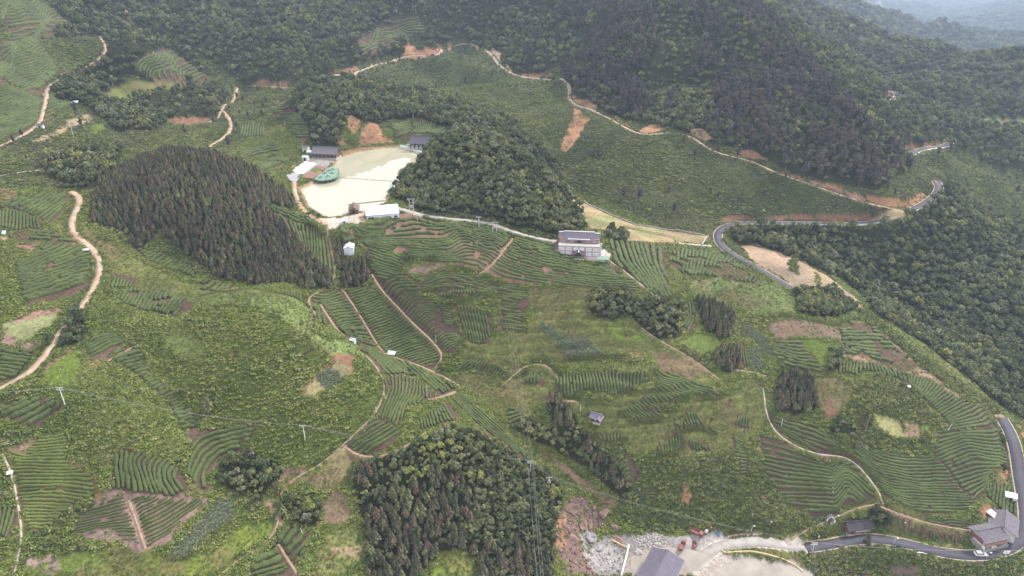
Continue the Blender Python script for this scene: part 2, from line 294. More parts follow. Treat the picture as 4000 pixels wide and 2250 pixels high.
# ground cover drawn over the ground in this order: class, colour, outline
COVER = [
 # woods and scrub of the mountains
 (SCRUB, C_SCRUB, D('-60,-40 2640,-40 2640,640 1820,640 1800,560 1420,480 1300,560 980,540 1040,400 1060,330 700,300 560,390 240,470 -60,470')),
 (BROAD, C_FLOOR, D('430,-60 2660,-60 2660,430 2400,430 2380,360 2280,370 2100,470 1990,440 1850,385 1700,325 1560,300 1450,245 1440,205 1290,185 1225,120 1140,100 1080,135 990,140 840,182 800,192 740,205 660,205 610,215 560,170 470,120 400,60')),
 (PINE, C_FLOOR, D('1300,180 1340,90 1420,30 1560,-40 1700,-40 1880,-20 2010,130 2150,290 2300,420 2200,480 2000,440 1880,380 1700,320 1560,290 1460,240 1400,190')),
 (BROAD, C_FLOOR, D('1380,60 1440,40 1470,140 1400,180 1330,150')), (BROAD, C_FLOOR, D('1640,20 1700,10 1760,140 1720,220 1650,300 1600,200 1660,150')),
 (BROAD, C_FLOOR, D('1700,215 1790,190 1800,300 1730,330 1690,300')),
 (SCRUB, C_SCRUB, D('1360,190 1400,160 1430,190 1420,200')),
 # far fields
 (GRASS, (0.13,0.145,0.06), D('2195,5 2215,3 2230,30 2205,40')), (GRASS, C_PALE, D('2170,98 2210,108 2205,118 2165,112')), (GRASS, C_PALE, D('2140,62 2170,66 2165,72 2138,68')),
 (GRASS, C_PALE, D('2200,88 2235,96 2232,102 2198,94')),  
 (GRASS, C_PALE, D('2470,300 2600,298 2600,322 2520,326 2460,312')),
 # ridge of the left mountain
 (BROAD, C_FLOOR, D('120,-20 430,-60 430,110 480,130 540,190 500,215 380,215 340,190 300,190 260,230 140,250 165,190 260,150 270,110 240,90 130,110 160,60')),
 (SCRUB, C_SCRUB, D('95,100 250,90 265,130 200,172 150,190 105,130')),
 (BROAD, C_FLOOR, D('145,205 160,200 260,190 330,200 300,220 280,240 210,262 150,250')),
 (BROAD, C_FLOOR, D('200,255 260,262 330,235 440,215 560,215 580,240 550,290 470,312 420,300 400,330 340,340 300,330 250,290')),
 (SCRUB, C_SCRUB, D('0,372 100,360 220,340 330,330 420,330 560,300 570,330 520,370 440,360 380,370 300,400 240,410 0,440')),
 (BROAD, C_FLOOR, D('130,395 220,380 330,385 250,405 200,415 90,425')), (BROAD, C_FLOOR, D('90,440 240,410 300,400 280,430 240,470 230,480 120,470')),
 (SCRUB, C_SCRUB, D('0,448 100,440 180,470 60,472 0,470')),
 (GRASS, C_GRASS, D('265,235 340,200 380,205 470,210 440,225 330,240 300,262 260,260')), (CROP, C_BRIGHT, D('325,235 365,222 372,235 330,246')), (CROP, C_BRIGHT, D('270,250 310,238 305,262 275,258')),
 (CROP, C_BRIGHT, D('228,318 262,310 270,325 235,342')), (SCRUB, C_SCRUB, D('350,350 420,335 440,355 400,385 300,420 300,395')),
 # bowl and the hills round the pond
 (SCRUB, C_SCRUB, D('840,192 1000,152 1080,146 1130,128 1200,116 1290,192 1420,205 1430,250 1500,290 1640,340 1720,340 1850,400 2000,455 2180,515 2270,530 2260,548 2100,560 1830,560 1780,610 1700,590 1500,490 1420,480 1300,330 1100,240 900,210')),
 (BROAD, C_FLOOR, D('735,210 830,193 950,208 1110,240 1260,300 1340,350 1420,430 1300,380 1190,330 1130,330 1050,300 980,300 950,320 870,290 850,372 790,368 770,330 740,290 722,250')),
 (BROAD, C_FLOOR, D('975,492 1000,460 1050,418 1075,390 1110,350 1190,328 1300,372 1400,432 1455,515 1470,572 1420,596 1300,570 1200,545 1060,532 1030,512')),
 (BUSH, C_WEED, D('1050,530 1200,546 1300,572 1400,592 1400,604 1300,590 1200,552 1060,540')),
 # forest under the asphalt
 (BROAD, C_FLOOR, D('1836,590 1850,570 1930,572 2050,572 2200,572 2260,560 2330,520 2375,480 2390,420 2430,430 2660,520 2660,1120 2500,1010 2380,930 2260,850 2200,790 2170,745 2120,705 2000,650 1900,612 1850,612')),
 (SCRUB, C_SCRUB, D('2300,395 2420,380 2520,430 2640,520 2640,640 2520,560 2440,500 2400,470 2375,440')),
 (BROAD, C_FLOOR, D('2000,738 2040,722 2120,730 2150,780 2090,800 2010,790')), (BUSH, C_WEED, D('2150,780 2200,790 2260,850 2380,940 2500,1020 2560,1090 2545,1180 2520,1110 2400,1010 2300,920 2190,830')),
 (BUSH, C_WEED, D('1810,635 1850,640 1930,690 1940,710 1880,680')),
 (PLOT, (0.30,0.215,0.15), D('1862,620 1880,615 1950,630 2020,660 2090,700 2140,740 2180,785 2160,775 2110,742 2060,722 2030,735 2010,735 1950,700 1900,660')),
 (PLOT, (0.26,0.205,0.145), D('1935,672 1990,680 2050,700 2060,720 2020,732 1960,700')), (BUSH, C_WEED, D('1990,650 2002,640 2010,690 1985,680')), (GRASS, C_GRASS, D('2048,680 2060,690 2068,715 2052,712')),
 # hairpin terrace
 (DRY, C_BEIGE, D('1422,482 1440,488 1520,535 1600,565 1640,572 1700,578 1770,592 1778,604 1760,618 1680,612 1580,606 1570,590 1520,580 1480,575 1462,530')),
 (DRY, (0.25,0.245,0.11), D('1470,545 1530,540 1560,560 1530,572 1480,570')), (DRY, (0.26,0.25,0.12), D('1600,570 1680,585 1640,600 1590,590')),
 (GRASS, C_GRASS, D('1775,575 1800,570 1795,600 1785,610')),
 # bare banks
 (BARE, C_ORANGE, D('1013,115 1030,110 1045,118 1044,138 1018,138')), (BARE, C_RED, D('1040,125 1110,118 1120,128 1105,136 1080,141 1050,138')),
 (BARE, C_RED, D('823,165 832,163 836,178 830,188 824,185')), (BARE, C_RED, D('836,176 870,178 896,163 900,176 850,186 838,188')),
 (BARE, C_RED, D('640,204 662,200 690,205 730,212 734,219 690,217 655,214')),
 (BARE, C_ORANGE, D('1308,188 1345,185 1352,180 1356,194 1320,196')), (BARE, C_RED, D('1358,182 1390,185 1388,196 1356,195')),
 (BARE, C_ORANGE, D('1268,165 1276,160 1290,178 1280,180')), (BARE, (0.3,0.2,0.14), D('1240,120 1262,135 1268,150 1258,155 1235,130')),
 (BARE, C_ORANGE, D('1440,235 1450,252 1480,250 1505,272 1498,278 1460,268 1442,255 1436,240')),
 (BARE, C_ORANGE, D('1442,270 1462,275 1466,290 1485,295 1470,320 1455,345 1445,362 1420,385 1408,365 1425,330 1440,300')),
 (BARE, C_ORANGE, D('1546,290 1562,298 1556,306 1545,302')), (BARE, C_ORANGE, D('1572,305 1588,320 1580,324 1570,315')),
 (BARE, C_ORANGE, D('1612,325 1640,312 1660,316 1674,326 1640,334 1614,338')), (BARE, (0.33,0.20,0.15), D('1730,322 1770,325 1790,350 1770,355 1740,338')),
 (BARE, C_RED, D('1840,378 1890,376 1930,400 1900,402 1850,390')), (BARE, C_ORANGE, D('2070,460 2110,465 2118,482 2080,475')),
 (BARE, C_ORANGE, D('2172,492 2230,495 2275,505 2310,486 2330,488 2332,502 2300,518 2270,524 2200,518')), (BARE, (0.31,0.18,0.13), D('1950,430 2070,462 2170,495 2190,512 2070,475')),
 (BARE, C_RED, D('1932,542 2000,541 2100,540 2200,541 2245,533 2262,540 2230,551 2180,560 2110,562 2040,553 1940,556')), (BARE, C_RED, D('1812,545 1840,538 1900,545 1932,545 1932,557 1850,557 1815,560')),
 (BARE, C_RED, D('2270,372 2320,365 2375,354 2378,366 2310,374 2275,380')), (BARE, C_RED, D('2195,232 2240,240 2250,246 2225,254 2200,244')),
 (BARE, C_ORANGE, D('872,295 885,292 905,300 904,325 892,335 876,318')), (BARE, C_ORANGE, D('912,322 930,305 950,315 958,325 962,340 990,352 985,362 960,358 910,362 905,340')), (BARE, C_RED, D('845,350 862,348 874,362 850,366')), (BARE, C_RED, D('900,338 918,345 930,362 905,362')),
 (BARE, C_RED, D('417,300 450,294 530,296 540,302 520,312 470,315 440,312')), (BARE, C_RED, D('1116,348 1130,346 1128,358 1112,362')),
 (BARE, C_RED, D('300,50 318,52 322,62 312,68')), (BARE, C_RED, D('150,180 175,185 180,190 160,195')),
 (BARE, C_RED, D('95,410 150,404 250,386 275,382 270,390 200,402 100,416')), (BARE, (0.26,0.15,0.11), D('150,90 0,0 0,0')),
 # brown field left
 (BARE, (0.30,0.225,0.15), D('60,360 100,345 140,330 160,312 190,295 217,286 240,297 200,315 160,335 100,358')),
 # left middle: tracks, bare spots
 (WEED, C_WEED, D('0,470 60,472 180,480 190,520 170,590 240,640 230,720 130,860 0,990')),
 (BARE, C_RED, D('0,474 20,472 50,486 48,495 10,500 0,492')), (BARE, C_RED, D('150,490 176,496 170,505 140,505')),
 (BARE, C_TRACK, D('0,592 22,598 10,606 0,605')),
 (BARE, (0.25,0.14,0.11), D('40,612 90,612 90,632 50,625')),
 (PLOT, (0.19,0.20,0.095), D('0,816 140,787 155,782 125,819 70,857 48,857 15,832')), (BARE, (0.24,0.14,0.11), D('30,806 60,790 150,770 158,775 140,786 40,812')), (BARE, (0.22,0.145,0.12), D('0,820 15,835 46,860 70,860 100,850 80,880 30,872 0,865')),
 (CROP, C_BRIGHT, D('97,954 175,879 198,884 205,929 195,964 155,974 100,962')), (BARE, (0.2,0.11,0.085), D('98,936 180,872 186,876 100,945')),
 (GRASS, (0.19,0.15,0.05), D('215,905 262,908 258,925 225,925')), (GRASS, (0.135,0.165,0.05), D('400,845 480,840 540,870 500,895 470,900 420,870')),
 (CROP, C_BRIGHT, D('105,650 160,625 225,668 230,690 190,700')), (GRASS, C_GRASS, D('210,560 245,600 300,620 360,660 440,690 470,720 380,720 300,700 262,640 215,600')),
 (GRASS, (0.15,0.19,0.065), D('500,745 560,732 640,724 740,745 785,780 780,810 800,815 870,850 930,880 930,895 830,890 700,800 600,760 520,765')), (GRASS, C_GRASS, D('330,690 500,720 520,740 480,790 420,760 340,720')),
 (WEED, C_WEED, D('780,800 800,812 860,850 840,860 780,830')),
 # terraced plot on the left hill
 (BARE, C_RED, D('833,890 890,895 892,912 884,946 860,956 800,990 765,1000 758,985 770,965 800,940 830,910')),
 (PLOT, (0.20,0.165,0.09), D('850,903 860,905 882,935 878,947 868,952 832,932 838,915')), (CORN, C_CORN, D('790,957 828,926 868,952 858,962 822,975')), (PLOT, (0.215,0.18,0.095), D('765,990 770,972 788,957 822,976 800,989 780,997')),
 # valley trail soil
 (BARE, C_SOIL, D('690,1215 716,1174 774,1172 776,1186 740,1196 700,1212')), (WEEDTEA, (0.20,0.165,0.085), D('700,1220 800,1188 840,1140 862,1122 885,1160 870,1200 830,1235 760,1215 705,1225')),
 (BARE, C_SOIL, D('662,1268 685,1252 700,1290 712,1318 704,1325 690,1300')), (WEEDTEA, (0.23,0.165,0.115), D('808,1285 830,1240 870,1235 882,1275 880,1305 850,1318 812,1322')),
 (GRASS, (0.16,0.17,0.06), D('826,1340 870,1326 910,1330 915,1400 905,1410 850,1449 780,1449 800,1390')), (WEEDTEA, (0.25,0.19,0.11), D('820,1372 905,1375 915,1400 850,1400')),
 (PLOT, C_BRIGHT, D('1082,1449 1095,1420 1112,1420 1125,1449')), (GRASS, (0.18,0.18,0.055), D('1108,1390 1140,1378 1165,1388 1195,1449 1130,1449 1118,1420')),
 # bottom left
 (GRASS, C_BRIGHT, D('240,1400 290,1370 430,1395 520,1390 560,1360 600,1330 690,1310 700,1340 640,1372 560,1430 520,1449 50,1449 50,1420')),
 (BARE, (0.24,0.175,0.145), D('54,1408 90,1400 160,1390 225,1393 218,1415 190,1435 125,1446 90,1435')), (CROP, C_BRIGHT, D('160,1392 225,1393 215,1415 180,1440 140,1445')), (CROP, C_BRIGHT, D('108,1412 118,1408 112,1430 100,1425')),
 (BARE, (0.21,0.145,0.125), D('180,1340 255,1232 290,1226 330,1240 520,1250 525,1262 470,1310 420,1370 350,1390 300,1365 240,1360')),
 (BARE, C_ORANGE, D('245,1240 258,1232 250,1255 232,1272 200,1295 200,1290 225,1262')), (BARE, (0.25,0.19,0.15), D('250,1335 270,1330 300,1360 240,1360')),
 (CORN, C_CORN, D('430,1390 450,1362 500,1310 545,1258 580,1255 600,1285 580,1310 530,1340 490,1380 460,1400 440,1402')),
 (BARE, C_SOIL, D('10,1130 80,1100 92,1110 62,1145 20,1140')),
 (BARE, C_SOIL, D('88,1105 95,1098 68,1146 60,1142')),
 # pond flats
 (BARE, C_CONC, D('784,550 850,548 905,535 915,532 925,556 905,566 880,562 830,578 815,566')), (BARE, C_TRACK, D('905,533 918,532 922,556 910,560')),
 (BARE, C_GRAVEL, D('718,445 740,432 765,405 790,395 835,398 850,385 846,402 820,420 790,440 755,440 750,455 735,458')),
 (BARE, (0.80,0.79,0.77), D('735,430 762,409 770,406 794,411 755,437')), (BARE, (0.24,0.15,0.10), D('757,445 790,420 830,420 826,432 800,455 780,452')),
 (CROP, C_BRIGHT, D('744,452 760,447 775,452 748,463')), (BARE, C_ORANGE, D('732,418 745,412 742,420 735,424')),
 (GRASS, C_GRASS, D('745,485 760,482 772,520 790,535 780,545 765,530 752,505')), (BARE, C_RED, D('858,382 905,370 960,368 1005,365 1005,369 960,374 900,380 862,390')),
 (GRASS, (0.06,0.12,0.06), D('1015,358 1040,362 1090,378 1098,388 1085,395 1060,380 1012,364')),
 (GRASS, C_BRIGHT, D('1165,590 1180,585 1190,594 1180,602 1168,600')), (GRASS, C_BRIGHT, D('1415,650 1490,652 1492,668 1460,674 1420,662')),
 (BARE, C_CONC, D('1505,626 1532,630 1540,640 1532,650 1518,655 1508,645')), (BARE, C_GRAVEL, D('1360,600 1412,605 1412,630 1395,618')),
 # center
 (GRASS, C_GRASS, D('1330,722 1470,725 1490,740 1480,790 1500,800 1560,790 1690,850 1780,920 1800,950 1810,1000 1760,1000 1650,930 1640,900 1560,895 1520,900 1440,905 1400,920 1340,900 1290,920 1160,920 1150,900 1180,850 1330,840')),
 (GRASS, C_GRASS, D('1140,940 1280,930 1340,905 1390,930 1400,1000 1420,1005 1560,1000 1640,970 1650,920 1660,930 1640,980 1560,1040 1600,1062 1680,1050 1740,1000 1810,1002 1900,960 1930,1000 1920,1080 1840,1130 1700,1150 1560,1130 1480,1050 1370,1010 1300,1060 1200,1010')),
 (WEEDTEA, (0.17,0.125,0.07), D('1640,885 1760,900 1780,940 1720,960 1660,930')), (GRASS, (0.17,0.17,0.06), D('1450,720 1490,735 1470,800 1520,820 1530,850 1440,800')), (CROP, C_BRIGHT, D('1528,812 1560,806 1568,860 1545,850')), (CROP, C_BRIGHT, D('1588,842 1612,838 1615,855 1595,858')),
 (CORN, C_CORN, D('1345,824 1368,811 1393,821 1408,846 1480,850 1500,874 1530,894 1463,900 1430,905 1415,879 1395,854 1375,839')),
 (CORN, C_CORN, D('1865,811 1888,809 1893,829 1932,849 1940,894 1908,884 1903,859 1863,844')), (CORN, C_CORN, D('1885,874 1905,874 1932,936 1900,929 1885,924')),
 (CROP, (0.15,0.195,0.055), D('1705,859 1758,834 1820,854 1808,881 1773,891 1738,879')),
 (GRASS, (0.14,0.175,0.065), D('1730,702 1800,698 1900,702 2000,735 2010,785 1900,790 1830,760 1745,745')),
 # right ridge
 (WEEDTEA, (0.19,0.13,0.10), D('1935,810 2000,800 2110,815 2160,808 2200,820 2260,870 2312,921 2300,935 2240,915 2120,890 2110,850 2050,850 1940,850')),
 (CROP, C_BRIGHT, D('2017,859 2040,849 2107,869 2092,886 2084,919 2067,916 2057,904 2027,876')),
 (BARE, C_SOIL, D('2117,888 2150,892 2230,910 2285,928 2310,925 2355,945 2400,985 2420,995 2405,1004 2370,985 2340,958 2310,950 2285,945 2200,918 2120,904')),
 (WEEDTEA, (0.15,0.125,0.06), D('2050,950 2110,945 2150,980 2130,1020 2100,1050 2070,1060 2060,1000')), (BUSH, C_WEED, D('2150,990 2200,940 2260,945 2310,985 2350,1050 2380,1090 2340,1070 2190,1040 2130,1060 2140,1020')),
 (PLOT, (0.27,0.255,0.115), D('2190,1038 2215,1046 2262,1058 2275,1086 2290,1102 2260,1103 2240,1095 2220,1080')), (BARE, (0.27,0.19,0.12), D('2272,1060 2305,1066 2320,1085 2310,1100 2290,1103 2276,1085')), (PLOT, C_BRIGHT, D('2312,1068 2348,1072 2340,1082 2322,1085')),
 (BUSH, C_WEED, D('2100,1090 2200,1078 2240,1100 2300,1108 2350,1090 2345,1120 2330,1140 2240,1125 2160,1130 2110,1115')),
 (BARE, C_SOIL, D('1955,650 1955,650 1955,650')),
 # slope above the pad
 (BUSH, C_WEED, D('1590,1150 1660,1150 1720,1170 1840,1130 1900,1140 1960,1220 1990,1290 2000,1310 1960,1345 1880,1350 1820,1350 1760,1330 1640,1340 1600,1330 1560,1290 1560,1240')),
 (BARE, C_ORANGE, D('1708,1250 1722,1222 1730,1212 1733,1230 1736,1250 1728,1272 1712,1262')), (BARE, C_ORANGE, D('1912,1248 1928,1244 1930,1258 1918,1258')),
 (BARE, C_RED, D('1995,1345 2040,1310 2046,1316 2010,1345')),
 (BARE, C_SOIL, D('1385,1150 1400,1150 1440,1185 1460,1200 1495,1225 1550,1262 1552,1280 1520,1282 1505,1250 1440,1205 1400,1175')),
 (BARE, C_ROCK, D('1398,1300 1425,1265 1440,1245 1470,1250 1510,1280 1530,1310 1500,1330 1460,1350 1470,1400 1500,1449 1425,1449 1400,1380')),
 (BARE, C_ORANGE, D('1398,1300 1420,1295 1425,1340 1415,1380 1400,1370')),
 (BARE, C_GRAVEL, D('1455,1340 1480,1330 1500,1360 1560,1345 1640,1340 1700,1350 1760,1340 1810,1335 1830,1355 1760,1449 1500,1449 1470,1400')),
 (BARE, (0.40,0.37,0.35), D('1590,1355 1620,1340 1665,1345 1690,1370 1640,1385 1600,1372')), (BARE, (0.30,0.26,0.225), D('1570,1449 1580,1390 1640,1370 1720,1380 1760,1385 1755,1449')),
 (BARE, (0.31,0.27,0.23), D('1740,1449 1760,1395 1810,1388 1830,1392 1990,1410 2040,1435 2060,1460 1760,1460')), (BARE, C_GRAVEL, D('1880,1420 1990,1415 1980,1440 1900,1440')),
 (GRASS, C_GRASS, D('1815,1375 1840,1370 1930,1372 2000,1380 2040,1440 1990,1408 1900,1396 1830,1390')),
 (BUSH, C_WEED, D('2000,1388 2140,1370 2250,1372 2380,1408 2430,1420 2500,1410 2600,1395 2600,1460 2060,1460 2030,1420')), (WEED, C_WEED, D('2010,1330 2150,1345 2060,1358 2010,1362')),
 (GRASS, C_GRASS, D('2230,1260 2330,1290 2440,1335 2450,1350 2400,1370 2260,1345 2150,1270')), (BARE, (0.2,0.14,0.09), D('2250,1312 2300,1320 2440,1345 2445,1355 2300,1330')),
 (BARE, C_ORANGE, D('2460,1272 2490,1265 2505,1280 2500,1300 2480,1318 2462,1300')), (BARE, C_ORANGE, D('2506,1190 2530,1180 2545,1195 2520,1210')), (GRASS, C_GRASS, D('2500,1200 2540,1200 2545,1215 2510,1220')),
 (BARE, C_ORANGE, D('2550,1062 2600,1090 2600,1130 2560,1090')), (BARE, C_CONC, D('2070,1305 2095,1300 2105,1312 2080,1320')), (BARE, C_ROCK, D('2240,1430 2300,1420 2330,1449 2240,1449')),
 (BARE, C_RED, D('2080,1000 2100,1040 2090,1050 2070,1055')), (BARE, C_RED, D('1290,520 1300,520 1300,520')),
 # trees in clumps
 (BROAD, C_FLOOR, D('140,845 190,790 215,800 220,860 160,872')), (BROAD, C_FLOOR, D('540,1190 560,1160 610,1140 700,1160 715,1190 680,1230 660,1268 600,1240 545,1210')),
 (BROAD, C_FLOOR, D('725,1270 740,1255 770,1260 805,1280 808,1310 780,1330 740,1310')), (CONIF, C_FLOOR, D('692,1240 708,1232 722,1270 728,1300 712,1305')),
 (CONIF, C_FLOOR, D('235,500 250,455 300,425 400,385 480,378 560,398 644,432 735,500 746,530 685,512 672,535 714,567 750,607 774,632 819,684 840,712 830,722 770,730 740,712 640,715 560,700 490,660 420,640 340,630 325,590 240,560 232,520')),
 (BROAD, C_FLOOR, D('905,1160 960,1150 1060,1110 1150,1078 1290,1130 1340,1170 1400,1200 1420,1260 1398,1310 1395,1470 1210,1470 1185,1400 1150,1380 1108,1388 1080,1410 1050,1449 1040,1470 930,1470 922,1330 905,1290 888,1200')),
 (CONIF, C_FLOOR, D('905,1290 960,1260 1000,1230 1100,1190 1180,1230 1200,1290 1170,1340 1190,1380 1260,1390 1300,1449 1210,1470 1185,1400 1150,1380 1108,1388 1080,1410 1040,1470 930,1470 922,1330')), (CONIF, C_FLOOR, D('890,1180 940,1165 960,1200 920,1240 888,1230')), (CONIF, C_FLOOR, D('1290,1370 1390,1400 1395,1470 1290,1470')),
 (CONIF, C_FLOOR, D('840,612 858,580 878,600 866,640 866,660 900,655 938,650 938,690 905,728 865,722 850,670')),
 (GRASS, C_GRASS, D('1008,655 1110,660 1125,668 1060,690 1025,690')), (PLOT, (0.22,0.155,0.125), D('1030,678 1050,672 1105,670 1100,678 1070,686 1040,686')),
 (BROAD, C_FLOOR, D('1482,745 1500,722 1560,720 1592,745 1588,790 1540,805 1490,795')), (BROAD, C_FLOOR, D('1580,770 1600,755 1700,760 1722,780 1710,850 1660,858 1630,835 1590,800')), (CONIF, C_FLOOR, D('1750,755 1800,760 1845,790 1845,845 1815,858 1770,820')),
 (CONIF, C_FLOOR, D('1790,900 1830,875 1860,880 1866,930 1820,940')), (BUSH, C_WEED, D('1690,870 1760,910 1790,930 1780,900 1720,872')), (CONIF, C_FLOOR, D('1948,960 1975,938 2030,945 2055,980 2052,1030 2000,1048 1955,1030')),
 (BROAD, C_FLOOR, D('2085,890 2115,880 2118,925 2085,935')), (CONIF, C_FLOOR, D('1375,1015 1400,1000 1425,1010 1450,1050 1466,1090 1430,1100 1390,1090')),
 (BROAD, C_FLOOR, D('1285,1075 1330,1055 1390,1080 1470,1085 1500,1120 1535,1150 1570,1180 1592,1225 1565,1262 1500,1200 1430,1150 1395,1130 1340,1110')), (CONIF, C_FLOOR, D('1455,1105 1530,1160 1580,1230 1560,1250 1490,1180')),
 (BROAD, C_FLOOR, D('1418,660 1418,660 1418,660')), (BROAD, C_FLOOR, D('1520,585 1545,578 1575,590 1575,610 1540,612')), (BROAD, C_FLOOR, D('2080,1080 2110,1060 2150,1070 2150,1090 2100,1092')), (CONIF, C_FLOOR, D('2160,1060 2185,1040 2200,1070 2170,1085')),
 (BROAD, C_FLOOR, D('2180,1280 2230,1275 2245,1320 2200,1335 2180,1300')), (BUSH, C_WEED, D('1990,1290 2060,1285 2110,1310 2100,1330 2010,1340 1980,1320')), (BROAD, C_FLOOR, D('2520,1090 2540,1100 2560,1150 2560,1205 2520,1180 2515,1120')),
 (BUSH, C_WEED, D('70,1370 140,1350 230,1365 240,1385 150,1388 90,1395 60,1390')), (BUSH, C_WEED, D('190,1270 250,1262 200,1310 120,1340 80,1350 130,1320')), (BUSH, C_WEED, D('0,1090 80,1080 60,1110 15,1130 0,1125')), (BUSH, C_WEED, D('1490,1110 1550,1110 1600,1150 1560,1180')),
 (BUSH, C_WEED, D('550,1240 620,1240 660,1270 640,1290 600,1260')), (BUSH, C_WEED, D('400,580 470,640 540,690 500,690 420,650 360,630')), (BUSH, C_WEED, D('0,1180 20,1180 28,1250 0,1280')),
]

